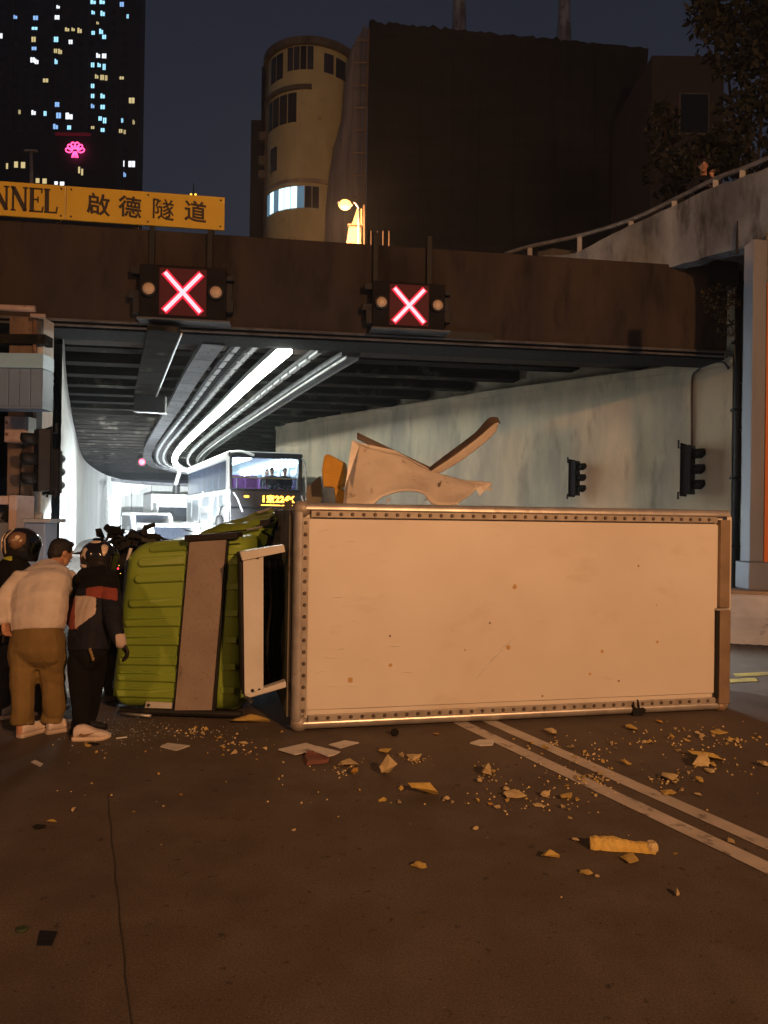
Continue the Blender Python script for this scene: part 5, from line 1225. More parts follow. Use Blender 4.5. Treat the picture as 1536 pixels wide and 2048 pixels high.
# upper deck interior
m = MB(); m.obox(Bp(0.1,0.2,2.40), bs*(BW-0.2), bd*(BL-0.3), UP*0.10); m.build('upper_floor', M['busgrey'], bus)
m = MB(); m.obox(Bp(0.1,0.2,3.70), bs*(BW-0.2), bd*(BL-0.3), UP*0.04); m.build('cabin_ceiling', M['buswhite'], bus)
m = MB(); m.obox(Bp(0.35,0.4,3.64), bs*0.50, bd*(BL-1.0), UP*0.04); m.build('ceiling_light', M['cabinlight'], bus)
m = MB(); m.obox(Bp(BW-0.22,0.4,3.50), bs*0.08, bd*(BL-1.0), UP*0.10); m.build('side_light', M['cabinlight'], bus)
m = MB(); m.obox(Bp(0.12,BL-0.3,2.5), bs*(BW-0.24), bd*0.1, UP*1.2); m.build('rear_wall', M['buswhite'], bus)
for r in range(4):
    for s in (0.25,0.72,1.42,1.88):
        m = MB(); m.obox(Bp(s,0.75+r*0.95,2.50), bs*0.42, bd*0.10, UP*0.60); m.obox(Bp(s,0.32+r*0.95,2.50), bs*0.42, bd*0.42, UP*0.14); st = m.build('passenger_seat', M['seat'], bus, bevel=0.03)
m = MB(); m.tube([Bp(0.15,0.16,2.98), Bp(BW-0.15,0.16,2.98)], 0.025, 8); m.build('grab_rail', M['yline'], bus, smooth=True)
m = MB()
for s in (0.3,1.2): m.tube([Bp(s,0.16,2.5), Bp(s,0.16,2.98)], 0.02, 6)
m.build('rail_post', M['steel'], bus)
# route display and amber repeater
for ch, s in (('1',1.18),('東',1.42),('2',1.66),('2',1.82),('4',1.98),('X',2.14)):
    glyph(ch, 0.30 if ch != '東' else 0.27, Bp(s+0.02,-0.02,2.26), bs, UP, M['amber'], 'display_character', bus, extrude=0.004, offset=0.012)
m = MB(); m.obox(Bp(1.12,-0.016,2.03), bs*1.1, bd*0.006, UP*0.03); m.build('display_line', M['amber'], bus)
m = MB(); m.ell(Bp(0.62,0.02,2.33), 0.10,0.03,0.05,(bs,bd,UP),10); m.build('repeater_lamp', M['amberdim'], bus)
m = MB(); m.tube(catmull([Bp(-0.10,0.3,1.98), Bp(-0.22,0.1,1.95), Bp(-0.28,0.05,1.70)],5), 0.025, 6); mr = m.build('mirror', M['black'], bus)
m = MB(); m.ell(Bp(-0.28,0.05,1.45), 0.15,0.08,0.26,(bs,bd,UP),12); m.build('mirror_head', M['black'], mr, smooth=True)
for s in (0.35,BW-0.35):
    m = MB(); m.ell(Bp(s,0.05,0.75), 0.16,0.04,0.11,(bs,bd,UP),12); m.build('headlight', M['head'], bus, smooth=True)
    spot('bus_beam', Bp(s,-0.15,0.78), V((1.5,18,0.0)), P_HEAD*0.35, 60, bus)
for d0 in (2.4,8.6):
    m = MB(); q = Bp(0.0,d0,0.48); m.lathe([(0.22,0.0),(0.46,0.0),(0.48,0.05),(0.48,0.25)], q, bs, 22); m.build('wheel', M['tyre'], bus)

# vehicles further in, facing us with headlights on, and one assumed behind the box
def car(front, head, W, L, H, label, kind, mt, cat, hoodz=0.85, power=P_HEAD, cabover=False, group='vehicles queueing in the tunnel', aim=(-13.2,31.0,0.9)):
    f = V((head[0],head[1],0)).normalized(); s = V((-f.y,f.x,0)); th = thing(kind, label, cat, (front[0]-f.x*L/2, front[1]-f.y*L/2, 0), group); F = V((front[0],front[1],0))
    def C(a, d, z): return F + s*a - f*d + UP*z
    hw = W/2
    if cabover: prof = [(0.0,0.35),(0.0,hoodz),(0.12,H-0.1),(0.3,H),(1.9,H),(1.9,0.35)]
    else: prof = [(0.0,0.30),(-0.02,0.62),(0.10,hoodz-0.08),(0.80,hoodz+0.10),(1.45,H-0.08),(1.8,H),(L-0.4,H),(L,H-0.2),(L,0.30)]
    m = MB(); m.loft([[C(a*hw*(1 if i in (1,2) else 0.93),d,z if abs(a) < 1.01 else z) for d, z in prof] for i, a in enumerate((-1,-0.94,0.94,1))]); m.build('body', mt, th, bevel=0.03)
    if cabover:
        m = MB(); m.prism([C(-hw*0.9,0.0,hoodz+0.05), C(hw*0.9,0.0,hoodz+0.05), C(hw*0.86,0.10,H-0.22), C(-hw*0.86,0.10,H-0.22)], f*0.03); m.build('windscreen', M['darkpane'], th)
        m = MB(); m.obox(C(-hw,2.0,0.6), s*W, -f*(L-2.0), UP*(H-0.1)); m.build('cargo_bed', M['buswhite'], th)
    else:
        m = MB(); m.prism([C(-hw*0.82,0.82,hoodz+0.13), C(hw*0.82,0.82,hoodz+0.13), C(hw*0.76,1.43,H-0.12), C(-hw*0.76,1.43,H-0.12)], (f*0.6+UP*0.6)*0.05); m.build('windscreen', M['darkpane'], th)
        for a in (-1,1):
            m = MB(); m.prism([C(a*hw*0.99,1.0,hoodz+0.12), C(a*hw*0.99,1.6,H-0.14), C(a*hw*0.99,L-0.6,H-0.14), C(a*hw*0.99,L-0.6,hoodz+0.1)], s*a*0.02); m.build('side_window', M['darkpane'], th)
    for a in (-1,1):
        m = MB(); m.ell(C(a*hw*0.74,-0.03,hoodz-0.2), 0.15,0.05,0.09,(s,f,UP),12); m.build('headlight', M['head'], th, smooth=True)
        spot('vehicle_beam', C(a*hw*0.74,-0.2,hoodz-0.2), V((aim[0],aim[1],aim[2])), power, 75, th)
        for d in (0.8, L-0.8):
            m = MB(); m.lathe([(0.17,0.0),(0.31,0.0),(0.33,0.04),(0.33,0.2)], C(a*(hw-0.02),d,0.33), -s*a, 18); m.build('wheel', M['tyre'], th)
    m = MB(); m.obox(C(-hw*0.95,-0.06,0.34), s*W*0.95, -f*0.1, UP*0.22); m.build('bumper', mt, th, bevel=0.03)
    m = MB(); m.obox(C(-0.26,-0.085,0.42), s*0.52, -f*0.02, UP*0.11); m.build('number_plate', M['white'], th)
    for a in (-1,1):
        m = MB(); m.ell(C(a*(hw+0.10),1.05,hoodz+0.25), 0.09,0.05,0.07,(s,f,UP),8); m.build('mirror', M['black'], th)
    return th
q = at(316,1050,31); car((q.x,q.y), (0.45,-0.9), 1.75, 4.3, 1.72, 'white van with dark windscreen and blazing headlights before the bus flank', 'white_van', M['buswhite'], 'van')
q = at(352,1040,41); lr = car((q.x,q.y), (0.40,-0.92), 2.1, 6.0, 2.25, 'white crane lorry with dark windscreen behind the white van', 'crane_lorry', M['buswhite'], 'lorry', hoodz=1.25, cabover=True)
m = MB(); c = at(351,1008,43.5); m.tube([V((c.x,c.y,1.2)), V((c.x,c.y,3.3))], 0.16, 8); m.build('crane_mast', M['black'], lr)
m = MB(); m.tube([V((c.x-0.05,c.y,3.2)), V((c.x+0.25,c.y,4.2))], 0.13, 8); m.build('crane_arm', M['steel'], lr)
q = at(368,1078,22); car((q.x,q.y), (0.45,-0.9), 1.6, 3.8, 1.40, 'low pale car glimpsed above the green cab beside the bus', 'pale_car', M['buswhite'], 'car', hoodz=0.80, power=P_HEAD*0.5)
car((1.6,11.2), (0.80,-0.60), 1.7, 4.2, 1.42, 'assumed silver car unseen behind the overturned box, its headlights added for the cool light at the right barrier', 'assumed_car', M['bluegrey'], 'car', power=P_HEAD*0.42, aim=(4.9,7.4,0.0))  # hidden car put in as the source of the cool light at right
# ================================================================== PEOPLE
M['skin'] = mat('skin', (0.46,0.25,0.16), (0.40,0.21,0.135), scale=9, rough=0.55)
M['hair'] = mat('black_hair', (0.006,0.005,0.005), (0.012,0.010,0.009), scale=40, rough=0.65, bump=0.4, bscale=120)
M['sweater'] = mat('cream_sweater', (0.58,0.53,0.50), (0.51,0.46,0.43), scale=4, rough=0.95, spec=0.2, bump=0.8, bscale=6, stretch=(0.9,0.9,1.5))
M['khaki'] = mat('khaki_trousers', (0.200,0.138,0.055), (0.150,0.100,0.038), scale=3, rough=0.92, spec=0.2, bump=1.0, bscale=7, stretch=(1.2,1.2,0.8))
M['navy'] = mat('navy_jacket', (0.009,0.011,0.022), (0.006,0.007,0.013), scale=6, rough=0.8, spec=0.3, bump=1.0, bscale=9)
M['redcloth'] = mat('brick_red_cloth', (0.26,0.055,0.032), (0.20,0.042,0.026), scale=6, rough=0.85, bump=0.8, bscale=9)
M['palecloth'] = mat('pale_grey_cloth', (0.50,0.42,0.37), (0.42,0.35,0.31), scale=6, rough=0.85, bump=0.8, bscale=9)
M['blackcloth'] = mat('black_cloth', (0.006,0.006,0.007), (0.010,0.010,0.010), scale=8, rough=0.95, spec=0.15, bump=0.8, bscale=8)
M['denim'] = mat('dark_denim', (0.018,0.021,0.032), (0.011,0.013,0.021), scale=9, rough=0.9)
M['lime'] = mat('lime_reflective_cloth', (0.45,0.50,0.05), rough=0.7)
M['shoe'] = mat('pale_sneaker', (0.62,0.55,0.52), (0.52,0.45,0.42), scale=12, rough=0.6)
M['shoegrey'] = mat('grey_sneaker', (0.26,0.27,0.30), (0.20,0.20,0.22), scale=12, rough=0.6)
M['helmblack'] = mat('gloss_black_helmet', (0.012,0.012,0.014), rough=0.12, spec=0.7)
M['helmwhite'] = mat('cream_helmet_marking', (0.62,0.52,0.42), rough=0.2)
M['helmbrown'] = mat('bronze_helmet_marking', (0.20,0.12,0.07), rough=0.25)
M['glove'] = mat('black_glove', (0.014,0.013,0.013), (0.02,0.018,0.018), scale=20, rough=0.7)
def project(p):
    d = V(p) - EYE; k = d.dot(_fw); return 768 + FPX*d.dot(_rt)/k, 1024 - FPX*d.dot(_up)/k
def blob(mb, name, mats, parent, voxel=0.012, smooth=4, pred=None, fold=0.0, fs=9.0, fdir=(1,1,0.35)):
    me = bpy.data.meshes.new(name); me.from_pydata(mb.v, [], mb.f)
    b = bmesh.new(); b.from_mesh(me); bmesh.ops.recalc_face_normals(b, faces=b.faces); b.to_mesh(me); b.free()
    o = bpy.data.objects.new('tmp', me); COL.objects.link(o)
    r = o.modifiers.new('r','REMESH'); r.mode = 'VOXEL'; r.voxel_size = voxel
    s = o.modifiers.new('s','SMOOTH'); s.factor = 0.5; s.iterations = smooth
    bpy.context.view_layer.update()
    n = bpy.data.meshes.new_from_object(o.evaluated_get(bpy.context.evaluated_depsgraph_get())); bpy.data.objects.remove(o); n.name = name
    n.materials.clear()
    for m_ in (mats if isinstance(mats,(list,tuple)) else [mats]): n.materials.append(m_)
    off = WLOC[parent.name]
    nm = [v.normal.copy() for v in n.vertices]
    for v, q in zip(n.vertices, nm):
        p = v.co.copy()
        if fold:
            w = V((p.x*fdir[0], p.y*fdir[1], p.z*fdir[2]))*fs
            f = abs(noise.noise(w)) ; f2 = noise.noise(p*fs*2.3)
            p = p + q*(fold*(f*1.6-0.5) + fold*0.35*f2)
        v.co = p - off
    if pred:
        for f in n.polygons:
            c = V((0,0,0))
            for i in f.vertices: c += n.vertices[i].co
            f.material_index = pred(c/len(f.vertices) + off)
    n.polygons.foreach_set('use_smooth', [True]*len(n.polygons))
    o = bpy.data.objects.new(name, n); COL.objects.link(o); o.parent = parent; WLOC[o.name] = off
    return o
def ring(c, lat, dep, hw, hd, n=18, p=2.4):
    out = []
    for k in range(n):
        a = 2*math.pi*k/n; ca, sa = math.cos(a), math.sin(a)
        out.append(V(c) + lat*(hw*math.copysign(abs(ca)**(2/p), ca)) + dep*(hd*math.copysign(abs(sa)**(2/p), sa)))
    return out
def body_loft(m, secs, lat):
    lat = V(lat).normalized(); C = [V(s[0]) for s in secs]; rings = []
    for i, (c, hw, hd) in enumerate(secs):
        t = (C[min(i+1,len(C)-1)] - C[max(i-1,0)]).normalized(); dep = t.cross(lat).normalized(); l2 = dep.cross(t).normalized()
        rings.append(ring(c, l2, dep, hw, hd))
    m.loft(rings)
def limb(m, pts, rad, sub=4, seg=12, end=True):
    P = catmull(pts, sub); R = []
    for i in range(len(pts)-1):
        for k in range(sub): R.append(rad[i] + (rad[i+1]-rad[i])*k/sub)
    R.append(rad[-1]); m.tube(P, R, seg)
    for p, r in (((P[0],R[0]),(P[-1],R[-1])) if end else ((P[0],R[0]),)): m.ell(p, r, r, r, None, 10)
def hand(m, wrist, d, side, palm, size=1.0, curl=0.9):
    """palm + four unequal bent fingers + thumb leaving the palm's side; d: towards the fingers, side: towards the thumb, palm: where the palm faces"""
    d, side, palm = V(d).normalized(), V(side).normalized(), V(palm).normalized(); s = size
    c = V(wrist) + d*0.045*s
    m.loft([ring(V(wrist) + d*(t*s), side, palm, w*s, h*s, 12) for t, w, h in ((-0.01,0.024,0.020),(0.02,0.034,0.019),(0.06,0.041,0.017),(0.088,0.040,0.013))])
    for k, (off, L, r) in enumerate(((0.030,0.070,0.0092),(0.010,0.079,0.0096),(-0.011,0.073,0.0092),(-0.030,0.056,0.0082))):
        b = V(wrist) + d*0.082*s + side*off*s; pts = [b - d*0.02*s, b]; a = 0.25; seg = (0.45,0.32,0.23)
        for q in seg:
            a += curl*0.62; pts.append(pts[-1] + (d*math.cos(a) + palm*math.sin(a))*(L*q*s))
        m.tube(catmull(pts,3), [r*s]*(3*(len(pts)-1)+1), 8); m.ell(pts[-1], r*s, r*s, r*s, None, 8)
    b = V(wrist) + d*0.022*s + side*0.026*s; pts = [b, b + (side*0.6+d*0.8)*0.034*s, b + (side*0.6+d*1.4+palm*0.35)*0.042*s, b + (side*0.30+d*1.7+palm*0.85)*0.046*s]
    m.tube(catmull(pts,3), [0.0125*s]*4 + [0.011*s]*3 + [0.0095*s]*3, 8); m.ell(pts[-1], 0.0095*s,0.0095*s,0.0095*s, None, 8)
def shoe(heel, d, L, par, mt, sole, W=0.052, name='shoe', marks=None):
    d = V(d).normalized(); s = V((d.y,-d.x,0)); h = V((heel.x,heel.y,0))
    m = MB(); secs = [(-0.00,0.034,0.075),(0.03,0.042,0.098),(0.075,0.043,0.104),(0.12,0.044,0.086),(0.17,0.050,0.062),(0.22,0.051,0.050),(0.26,0.044,0.040),(0.285,0.026,0.028)]
    rr = []
    for x, w, z in secs:
        c = h + d*(x*L/0.285) + UP*(0.022 + z*0.5); rr.append(ring(c, s, UP, w, z*0.5, 14))
    m.loft(rr); sh = blob(m, name, mt, par, 0.008, 3)
    m = MB(); lo = []
    for z, g_ in ((0.001,0.0),(0.012,0.005),(0.026,0.004),(0.030,0.0)):
        o_ = [(-0.012,0.024),(0.0,0.038),(0.06,0.042),(0.12,0.043),(0.18,0.053),(0.24,0.050),(0.285,0.030),(0.298,0.012)]
        lo.append([h + d*(x*L/0.285) + s*(w+g_) + UP*(z + max(0,(x-0.22))*0.2) for x, w in o_] + [h + d*(x*L/0.285) - s*(w+g_) + UP*(z + max(0,(x-0.22))*0.2) for x, w in o_[::-1]])
    m.loft(lo); m.build('sole', sole, sh, smooth=False); return sh, h, d, s
def head(par, c, f, u, hair=True, sc=1.0, neck_to=None, extra=None):
    f = V(f).normalized(); r = f.cross(V(u)).normalized(); u = r.cross(f).normalized(); c = V(c); ax = (r, f, u)
    def L(a, b, z): return c + r*(a*sc) + f*(b*sc) + u*(z*sc)
    m = MB() if extra is None else extra
    m.ell(L(0,0,0.015), 0.074*sc, 0.094*sc, 0.105*sc, ax, 18); m.ell(L(0,0.028,-0.055), 0.056*sc, 0.062*sc, 0.062*sc, ax, 14)
    m.ell(L(0,0.072,-0.030), 0.026*sc,0.030*sc,0.03*sc, ax, 10)
    m.tube([L(0,0.088,0.02), L(0,0.106,-0.012), L(0,0.098,-0.024)], [0.008*sc,0.013*sc,0.010*sc], 8)
    for s in (-1,1):
        m.ell(L(0.074*s,-0.008,-0.005), 0.011*sc, 0.020*sc, 0.030*sc, ax, 10); m.ell(L(0.028*s,0.083,0.030), 0.022*sc,0.012*sc,0.007*sc, ax, 8)
    m.ell(L(0,0.088,-0.052), 0.022*sc,0.009*sc,0.008*sc, ax, 8)
    if neck_to is not None: m.tube([L(0,-0.012,-0.05), V(neck_to)], [0.052*sc,0.058*sc], 12)
    return m, L, ax
def hairdo(par, L, ax, sc=1.0):
    m = MB(); m.ell(L(0,-0.012,0.034), 0.083*sc,0.102*sc,0.096*sc, ax, 18); m.ell(L(0,-0.045,-0.005), 0.074*sc,0.068*sc,0.088*sc, ax, 14); m.ell(L(0,0.05,0.092), 0.055*sc,0.045*sc,0.030*sc, ax, 12)
    return blob(m, 'hair', M['hair'], par, 0.008, 2, fold=0.004, fs=40, fdir=(1,1,1))
def face(par, L, sc=1.0):
    m = MB()
    for s in (-1,1): m.ell(L(0.028*s,0.0905,0.018), 0.011*sc,0.006*sc,0.0065*sc, None, 8)
    m.build('eye', M['black'], par, smooth=True)
    m = MB()
    for s in (-1,1): m.tube([L(0.014*s,0.097,0.038), L(0.044*s,0.086,0.040)], 0.004*sc, 5)
    m.tube([L(-0.02,0.097,-0.052), L(0.0,0.0995,-0.050), L(0.02,0.097,-0.052)], 0.0028*sc, 5)
    m.build('brow_and_lips', M['hair'], par)

# ---- man in the cream sweater, bending to look into the wreck
mc = at(76,1280,6.05); man = thing('person', 'dark haired person in cream sweater and khaki trousers bending towards the green cab', 'person', (mc.x,mc.y,0), 'bystanders beside the truck')
P = at
latm = V((0.97,-0.18,0))
m = MB()
body_loft(m, [(P(76,1262,6.05),0.205,0.15),(P(77,1240,6.07),0.225,0.150),(P(80,1200,6.13),0.225,0.135),(P(84,1172,6.22),0.235,0.125),(P(89,1152,6.33),0.215,0.105),(P(97,1138,6.42),0.15,0.085),(P(106,1130,6.47),0.085,0.07)], latm)
limb(m, [P(44,1158,6.22), P(20,1182,6.18), P(3,1212,6.10), P(6,1238,6.00)], [0.088,0.080,0.068,0.055])
limb(m, [P(132,1156,6.42), P(146,1184,6.62), P(146,1215,6.78), P(130,1240,6.86)], [0.085,0.075,0.062,0.050])
blob(m, 'sweater', M['sweater'], man, 0.010, 3, fold=0.012, fs=5, fdir=(0.8,0.8,1.7))
m = MB()
body_loft(m, [(P(76,1250,6.06),0.195,0.145),(P(75,1275,6.05),0.215,0.165),(P(74,1300,6.04),0.222,0.160),(P(73,1322,6.03),0.19,0.12),(P(73,1338,6.03),0.10,0.06)], latm)
limb(m, [P(48,1300,6.03), P(46,1345,6.00), P(46,1385,5.98), P(45,1425,5.97), P(44,1450,5.96)], [0.122,0.106,0.094,0.088,0.084], end=False)
limb(m, [P(100,1300,6.06), P(104,1345,6.08), P(106,1385,6.08), P(106,1420,6.09), P(105,1444,6.09)], [0.122,0.106,0.094,0.086,0.080], end=False)
blob(m, 'trousers', M['khaki'], man, 0.009, 2, fold=0.020, fs=4.6, fdir=(0.9,0.9,1.3))
m, L, ax = head(man, P(122,1106,6.56), (0.60,0.78,-0.30), (0.08,0.25,0.95), neck_to=P(106,1136,6.44))
hand(m, P(9,1243,5.99), (0.1,0.1,-1), (0.2,1,0), (0.95,-0.2,0.1), 1.05, 0.9)
m.tube([P(6,1232,6.0), P(9,1245,5.99)], [0.034,0.028], 10)
limb(m, [P(44,1440,5.96), P(44,1468,5.96)], [0.045,0.042]); limb(m, [P(105,1432,6.09), P(105,1458,6.09)], [0.045,0.042])
m.tube([P(106,1136,6.44), P(90,1160,6.3), P(80,1200,6.14), P(76,1270,6.05)], [0.07,0.09,0.09,0.09], 10)
for q in ((P(76,1270,6.05),P(52,1300,6.03),P(46,1385,5.98),P(45,1450,5.96)),(P(76,1270,6.05),P(98,1300,6.06),P(106,1385,6.08),P(105,1445,6.09))): m.tube(list(q), [0.05,0.05,0.045,0.035], 8)
m.tube([P(88,1165,6.3), P(136,1172,6.5), P(146,1215,6.78), P(132,1240,6.86)], [0.05,0.045,0.04,0.03], 8); hand(m, P(132,1240,6.86), (-0.3,0.6,-0.5), (0,0.3,1), (-0.5,0.5,0), 1.0, 0.8)
m.tube([P(92,1160,6.3), P(48,1164,6.22), P(20,1190,6.17), P(5,1214,6.10), P(6,1235,6.0)], [0.05,0.05,0.045,0.04,0.03], 8)
blob(m, 'body', M['skin'], man, 0.0075, 2); hairdo(man, L, ax); face(man, L)
for hp, d, Y in ((P(40,1478,5.93),(0.42,0.9,0),0),(P(94,1470,6.04),(0.72,0.69,0),0)):
    sh, h, d, s = shoe(hp, d, 0.275, man, M['shoe'], M['palecloth'])
    m = MB()
    for k in range(3):
        b = h + d*(0.105+0.022*k) + s*0.0475 + UP*0.055; m.prism([b, b + d*0.009, b + d*0.032 + UP*0.048 - s*0.014, b + d*0.023 + UP*0.048 - s*0.014], s*0.005)
    m.build('stripe', M['helmwhite'], sh)
ph = P(4,1258,5.97); phone = thing('phone', 'small dark phone held in the hand of the person in the cream sweater', 'phone', ph); m = MB(); m.cbox(ph + V((0.012,0.045,-0.035)), V((0.012,0.01,0)), V((0,0.075,0)), V((0.02,0,0.15))); m.build('phone_case', M['black'], phone, bevel=0.004)
m = MB(); m.cbox(ph + V((0.021,0.045,-0.035)), V((0.002,0.0,0)), V((0,0.068,0)), V((0.018,0,0.135))); m.build('screen', M['darkpane'], phone)

# ---- helmets
def helmet(par, c, f, u, R=(0.136,0.158,0.140), decals=(), visor_mt=None, base=None):
    f = V(f).normalized(); r = f.cross(V(u)).normalized(); u = r.cross(f).normalized(); c = V(c)
    m = MB(); m.ell(c, R[0],R[1],R[2],(r,f,u),26)
    n = 22; m.loft([[c + r*(R[0]*w*math.cos(2*math.pi*k/n)) + f*(R[1]*w*math.sin(2*math.pi*k/n) + sh_) + u*z for k in range(n)] for w, z, sh_ in ((0.97,0.0,0),(0.95,-0.06,0.005),(0.88,-0.115,0.012),(0.80,-0.150,0.02))])
    sh = blob(m, 'helmet', base or M['helmblack'], par, 0.008, 3)
    def S(az, el, k=1.0):
        a, e2 = math.radians(az), math.radians(el); z = math.sin(e2)
        if z >= 0: w = math.cos(e2); zz = z*R[2]
        else: zz = z*0.15; w = 0.985 - 0.11*abs(z)
        return c + (r*(R[0]*w*math.sin(a)) + f*(R[1]*w*math.cos(a)))*k + u*(zz*k)
    for poly, mt_ in decals:
        pts = catmull([V((a,b,0)) for a, b in poly + [poly[0]]], 3)[:-1]; m = MB(); cen = V((0,0,0))
        for q in pts: cen += q
        cen /= len(pts); rings = []
        vs = [S(q.x,q.y,1.012) for q in pts]; mid = [S(*(q.lerp(cen,0.5)).xy, 1.02) for q in pts]
        k = len(pts); m.add(vs + mid + [S(cen.x,cen.y,1.022)], [[i,(i+1)%k,k+(i+1)%k,k+i] for i in range(k)] + [[k+i,k+(i+1)%k,2*k] for i in range(k)])
        o_ = m.build('helmet_marking', mt_, sh, smooth=True); md = o_.modifiers.new('solid','SOLIDIFY'); md.thickness = 0.004
    m = MB(); rows = []
    for el in (28,14,0,-18,-34): rows.append([S(az,el,1.03) for az in range(-72,73,12)])
    m.loft(rows, cap=False, closed=False); m.build('visor', visor_mt or M['visor'], sh, smooth=True, fix=False)
    return sh, S
# ---- rider in the navy, red and pale jacket
rc_ = at(175,1300,6.0); rid = thing('person', 'rider in black helmet and navy red and pale jacket leaning beside the green cab', 'person', (rc_.x,rc_.y,0), 'bystanders beside the truck')
latr = V((0.80,-0.60,0))
def jacket_col(p):
    x, y = project(p)
    if x > 232 and y > 1268: return 2
    if y < 1172 + 0.15*abs(x-200): return 3
    if 172 < x < 235 and y < 1196 + (x-200)*0.15: return 1
    if 150 < x < 192 and 1192 < y < 1243 - (x-170)*0.75: return 2
    if x < 156 and 1196 < y < 1258: return 1
    return 0
m = MB()
body_loft(m, [(P(177,1302,6.02),0.165,0.14),(P(178,1275,6.04),0.175,0.145),(P(183,1235,6.12),0.180,0.140),(P(190,1200,6.22),0.190,0.138),(P(196,1175,6.33),0.185,0.125),(P(200,1158,6.42),0.15,0.11),(P(202,1146,6.46),0.10,0.09)], latr)
limb(m, [P(222,1190,6.14), P(226,1222,6.02), P(228,1248,5.95), P(236,1275,5.92), P(241,1285,5.92)], [0.082,0.082,0.072,0.056,0.050])
limb(m, [P(168,1182,6.42), P(152,1210,6.55), P(146,1240,6.62), P(158,1262,6.75)], [0.078,0.070,0.060,0.048])
m.ell(P(192,1150,6.40), 0.15,0.12,0.075,None,14); m.ell(P(165,1160,6.40), 0.075,0.08,0.055,None,12)
blob(m, 'jacket', [M['navy'],M['redcloth'],M['palecloth'],M['blackcloth']], rid, 0.009, 3, pred=jacket_col, fold=0.012, fs=6)
m = MB()
body_loft(m, [(P(177,1288,6.03),0.150,0.13),(P(175,1310,6.02),0.158,0.13),(P(174,1328,6.02),0.12,0.10),(P(173,1342,6.02),0.06,0.05)], latr)
limb(m, [P(160,1322,6.00), P(160,1360,5.98), P(162,1400,5.96), P(163,1435,5.95), P(164,1456,5.95)], [0.100,0.092,0.080,0.070,0.066], end=False)
limb(m, [P(188,1322,6.06), P(186,1360,6.10), P(182,1400,6.14), P(176,1440,6.18)], [0.100,0.090,0.078,0.066], end=False)
blob(m, 'trousers', M['blackcloth'], rid, 0.011, 3, fold=0.011, fs=6)
m, L, ax = head(rid, P(200,1116,6.52), (0.80,0.58,-0.22), (0.05,0.1,1), neck_to=P(202,1150,6.45))
hand(m, P(243,1287,5.92), (0.45,0.25,-0.85), (0.55,-0.75,0.2), (-0.6,-0.35,-0.5), 1.0, 0.75)
for a, b in ((P(170,1290,6.02),P(164,1450,5.95)),(P(184,1290,6.06),P(177,1440,6.17)),(P(200,1165,6.38),P(180,1275,6.05)),(P(202,1148,6.45),P(198,1175,6.33))): m.tube([a, a.lerp(b,0.5), b], [0.05,0.05,0.04], 8)
m.tube([P(200,1180,6.30), P(224,1200,6.10), P(228,1248,5.95), P(243,1287,5.92)], [0.05,0.045,0.035,0.025], 8)
m.tube([P(196,1180,6.35), P(152,1210,6.55), P(146,1240,6.62), P(160,1266,6.78)], [0.05,0.04,0.035,0.028], 8); hand(m, P(158,1262,6.75), (0.5,0.6,-0.3), (0,0,1), (0.5,-0.5,-0.4), 0.95, 0.8)
def bodycol(p): x, y = project(p); return 1 if y > 1270 else 0
blob(m, 'body', [M['skin'],M['glove']], rid, 0.0075, 2, pred=bodycol)
Rh = (0.140,0.160,0.142)
def ae(c, f, u, pxs, R=Rh):   # helmet angles under given pixels
    return pxs
helmet(rid, P(199,1114,6.52), (0.80,0.56,-0.20), (0.05,0.1,1), Rh, [
   ([(112,60),(135,70),(172,66),(178,50),(150,46),(126,50)], M['helmwhite']),
   ([(78,44),(92,50),(104,40),(100,18),(92,2),(84,18)], M['helmwhite']),
   ([(146,16),(158,22),(172,16),(168,2),(176,-14),(160,-8),(146,-16),(150,0)], M['palecloth']),
   ([(140,-36),(168,-34),(170,-46),(142,-48)], M['palecloth'])])
m = MB(); m.tube([P(171,1102,6.42), P(160,1106,6.40), P(147,1107,6.40)], [0.012,0.012,0.006], 6); m.build('helmet_strap', M['black'], rid)
m = MB(); m.tube([P(234,1282,5.90), P(243,1276,5.90)], [0.058,0.052], 12); 
sh, h, d, s = shoe(P(147,1482,5.885), (0.985,0.17,0), 0.262, rid, M['shoe'], M['helmwhite'])
m = MB(); pts = [(0.045,0.052),(0.075,0.040),(0.115,0.046),(0.165,0.070),(0.118,0.060),(0.085,0.056),(0.062,0.066)]
m.prism([h + d*a + s*0.0535 + UP*b for a, b in pts], s*0.004); m.build('curved_mark', M['helmbrown'], sh)
shoe(P(142,1462,6.06), (0.9,0.45,0), 0.26, rid, M['denim'], M['blackmat'])
m = MB()
for k in range(4): q = P(180+k*2,1300+k*6,5.855); m.ell(q, 0.012,0.005,0.02,None,8)
m.build('key_bunch', mat('brass_keys',(0.55,0.40,0.18),rough=0.35,metal=0.8), rid)
# ---- second rider behind, at the picture's edge
r2 = at(20,1300,6.55); rd2 = thing('person', 'rider in bronze marked helmet and black jacket behind the person in cream sweater', 'person', (r2.x,r2.y,0), 'bystanders beside the truck')
lat2 = V((0.75,-0.66,0))
m = MB()
body_loft(m, [(P(26,1290,6.55),0.17,0.14),(P(22,1250,6.56),0.185,0.145),(P(18,1200,6.6),0.20,0.145),(P(20,1160,6.66),0.21,0.14),(P(28,1132,6.72),0.17,0.12),(P(34,1118,6.76),0.09,0.09)], lat2)
limb(m, [P(-10,1155,6.6), P(-24,1200,6.5), P(-14,1245,6.4)], [0.085,0.072,0.055]); limb(m, [P(62,1160,6.8), P(80,1200,7.0), P(95,1225,7.2)], [0.08,0.068,0.05])
blob(m, 'jacket', [M['blackcloth'],M['lime']], rd2, 0.011, 4, pred=lambda p: 1 if (project(p)[1] < 1116 + 0.25*(project(p)[0]) and project(p)[1] > 1106 and project(p)[0] < 24) else 0, fold=0.006, fs=8)
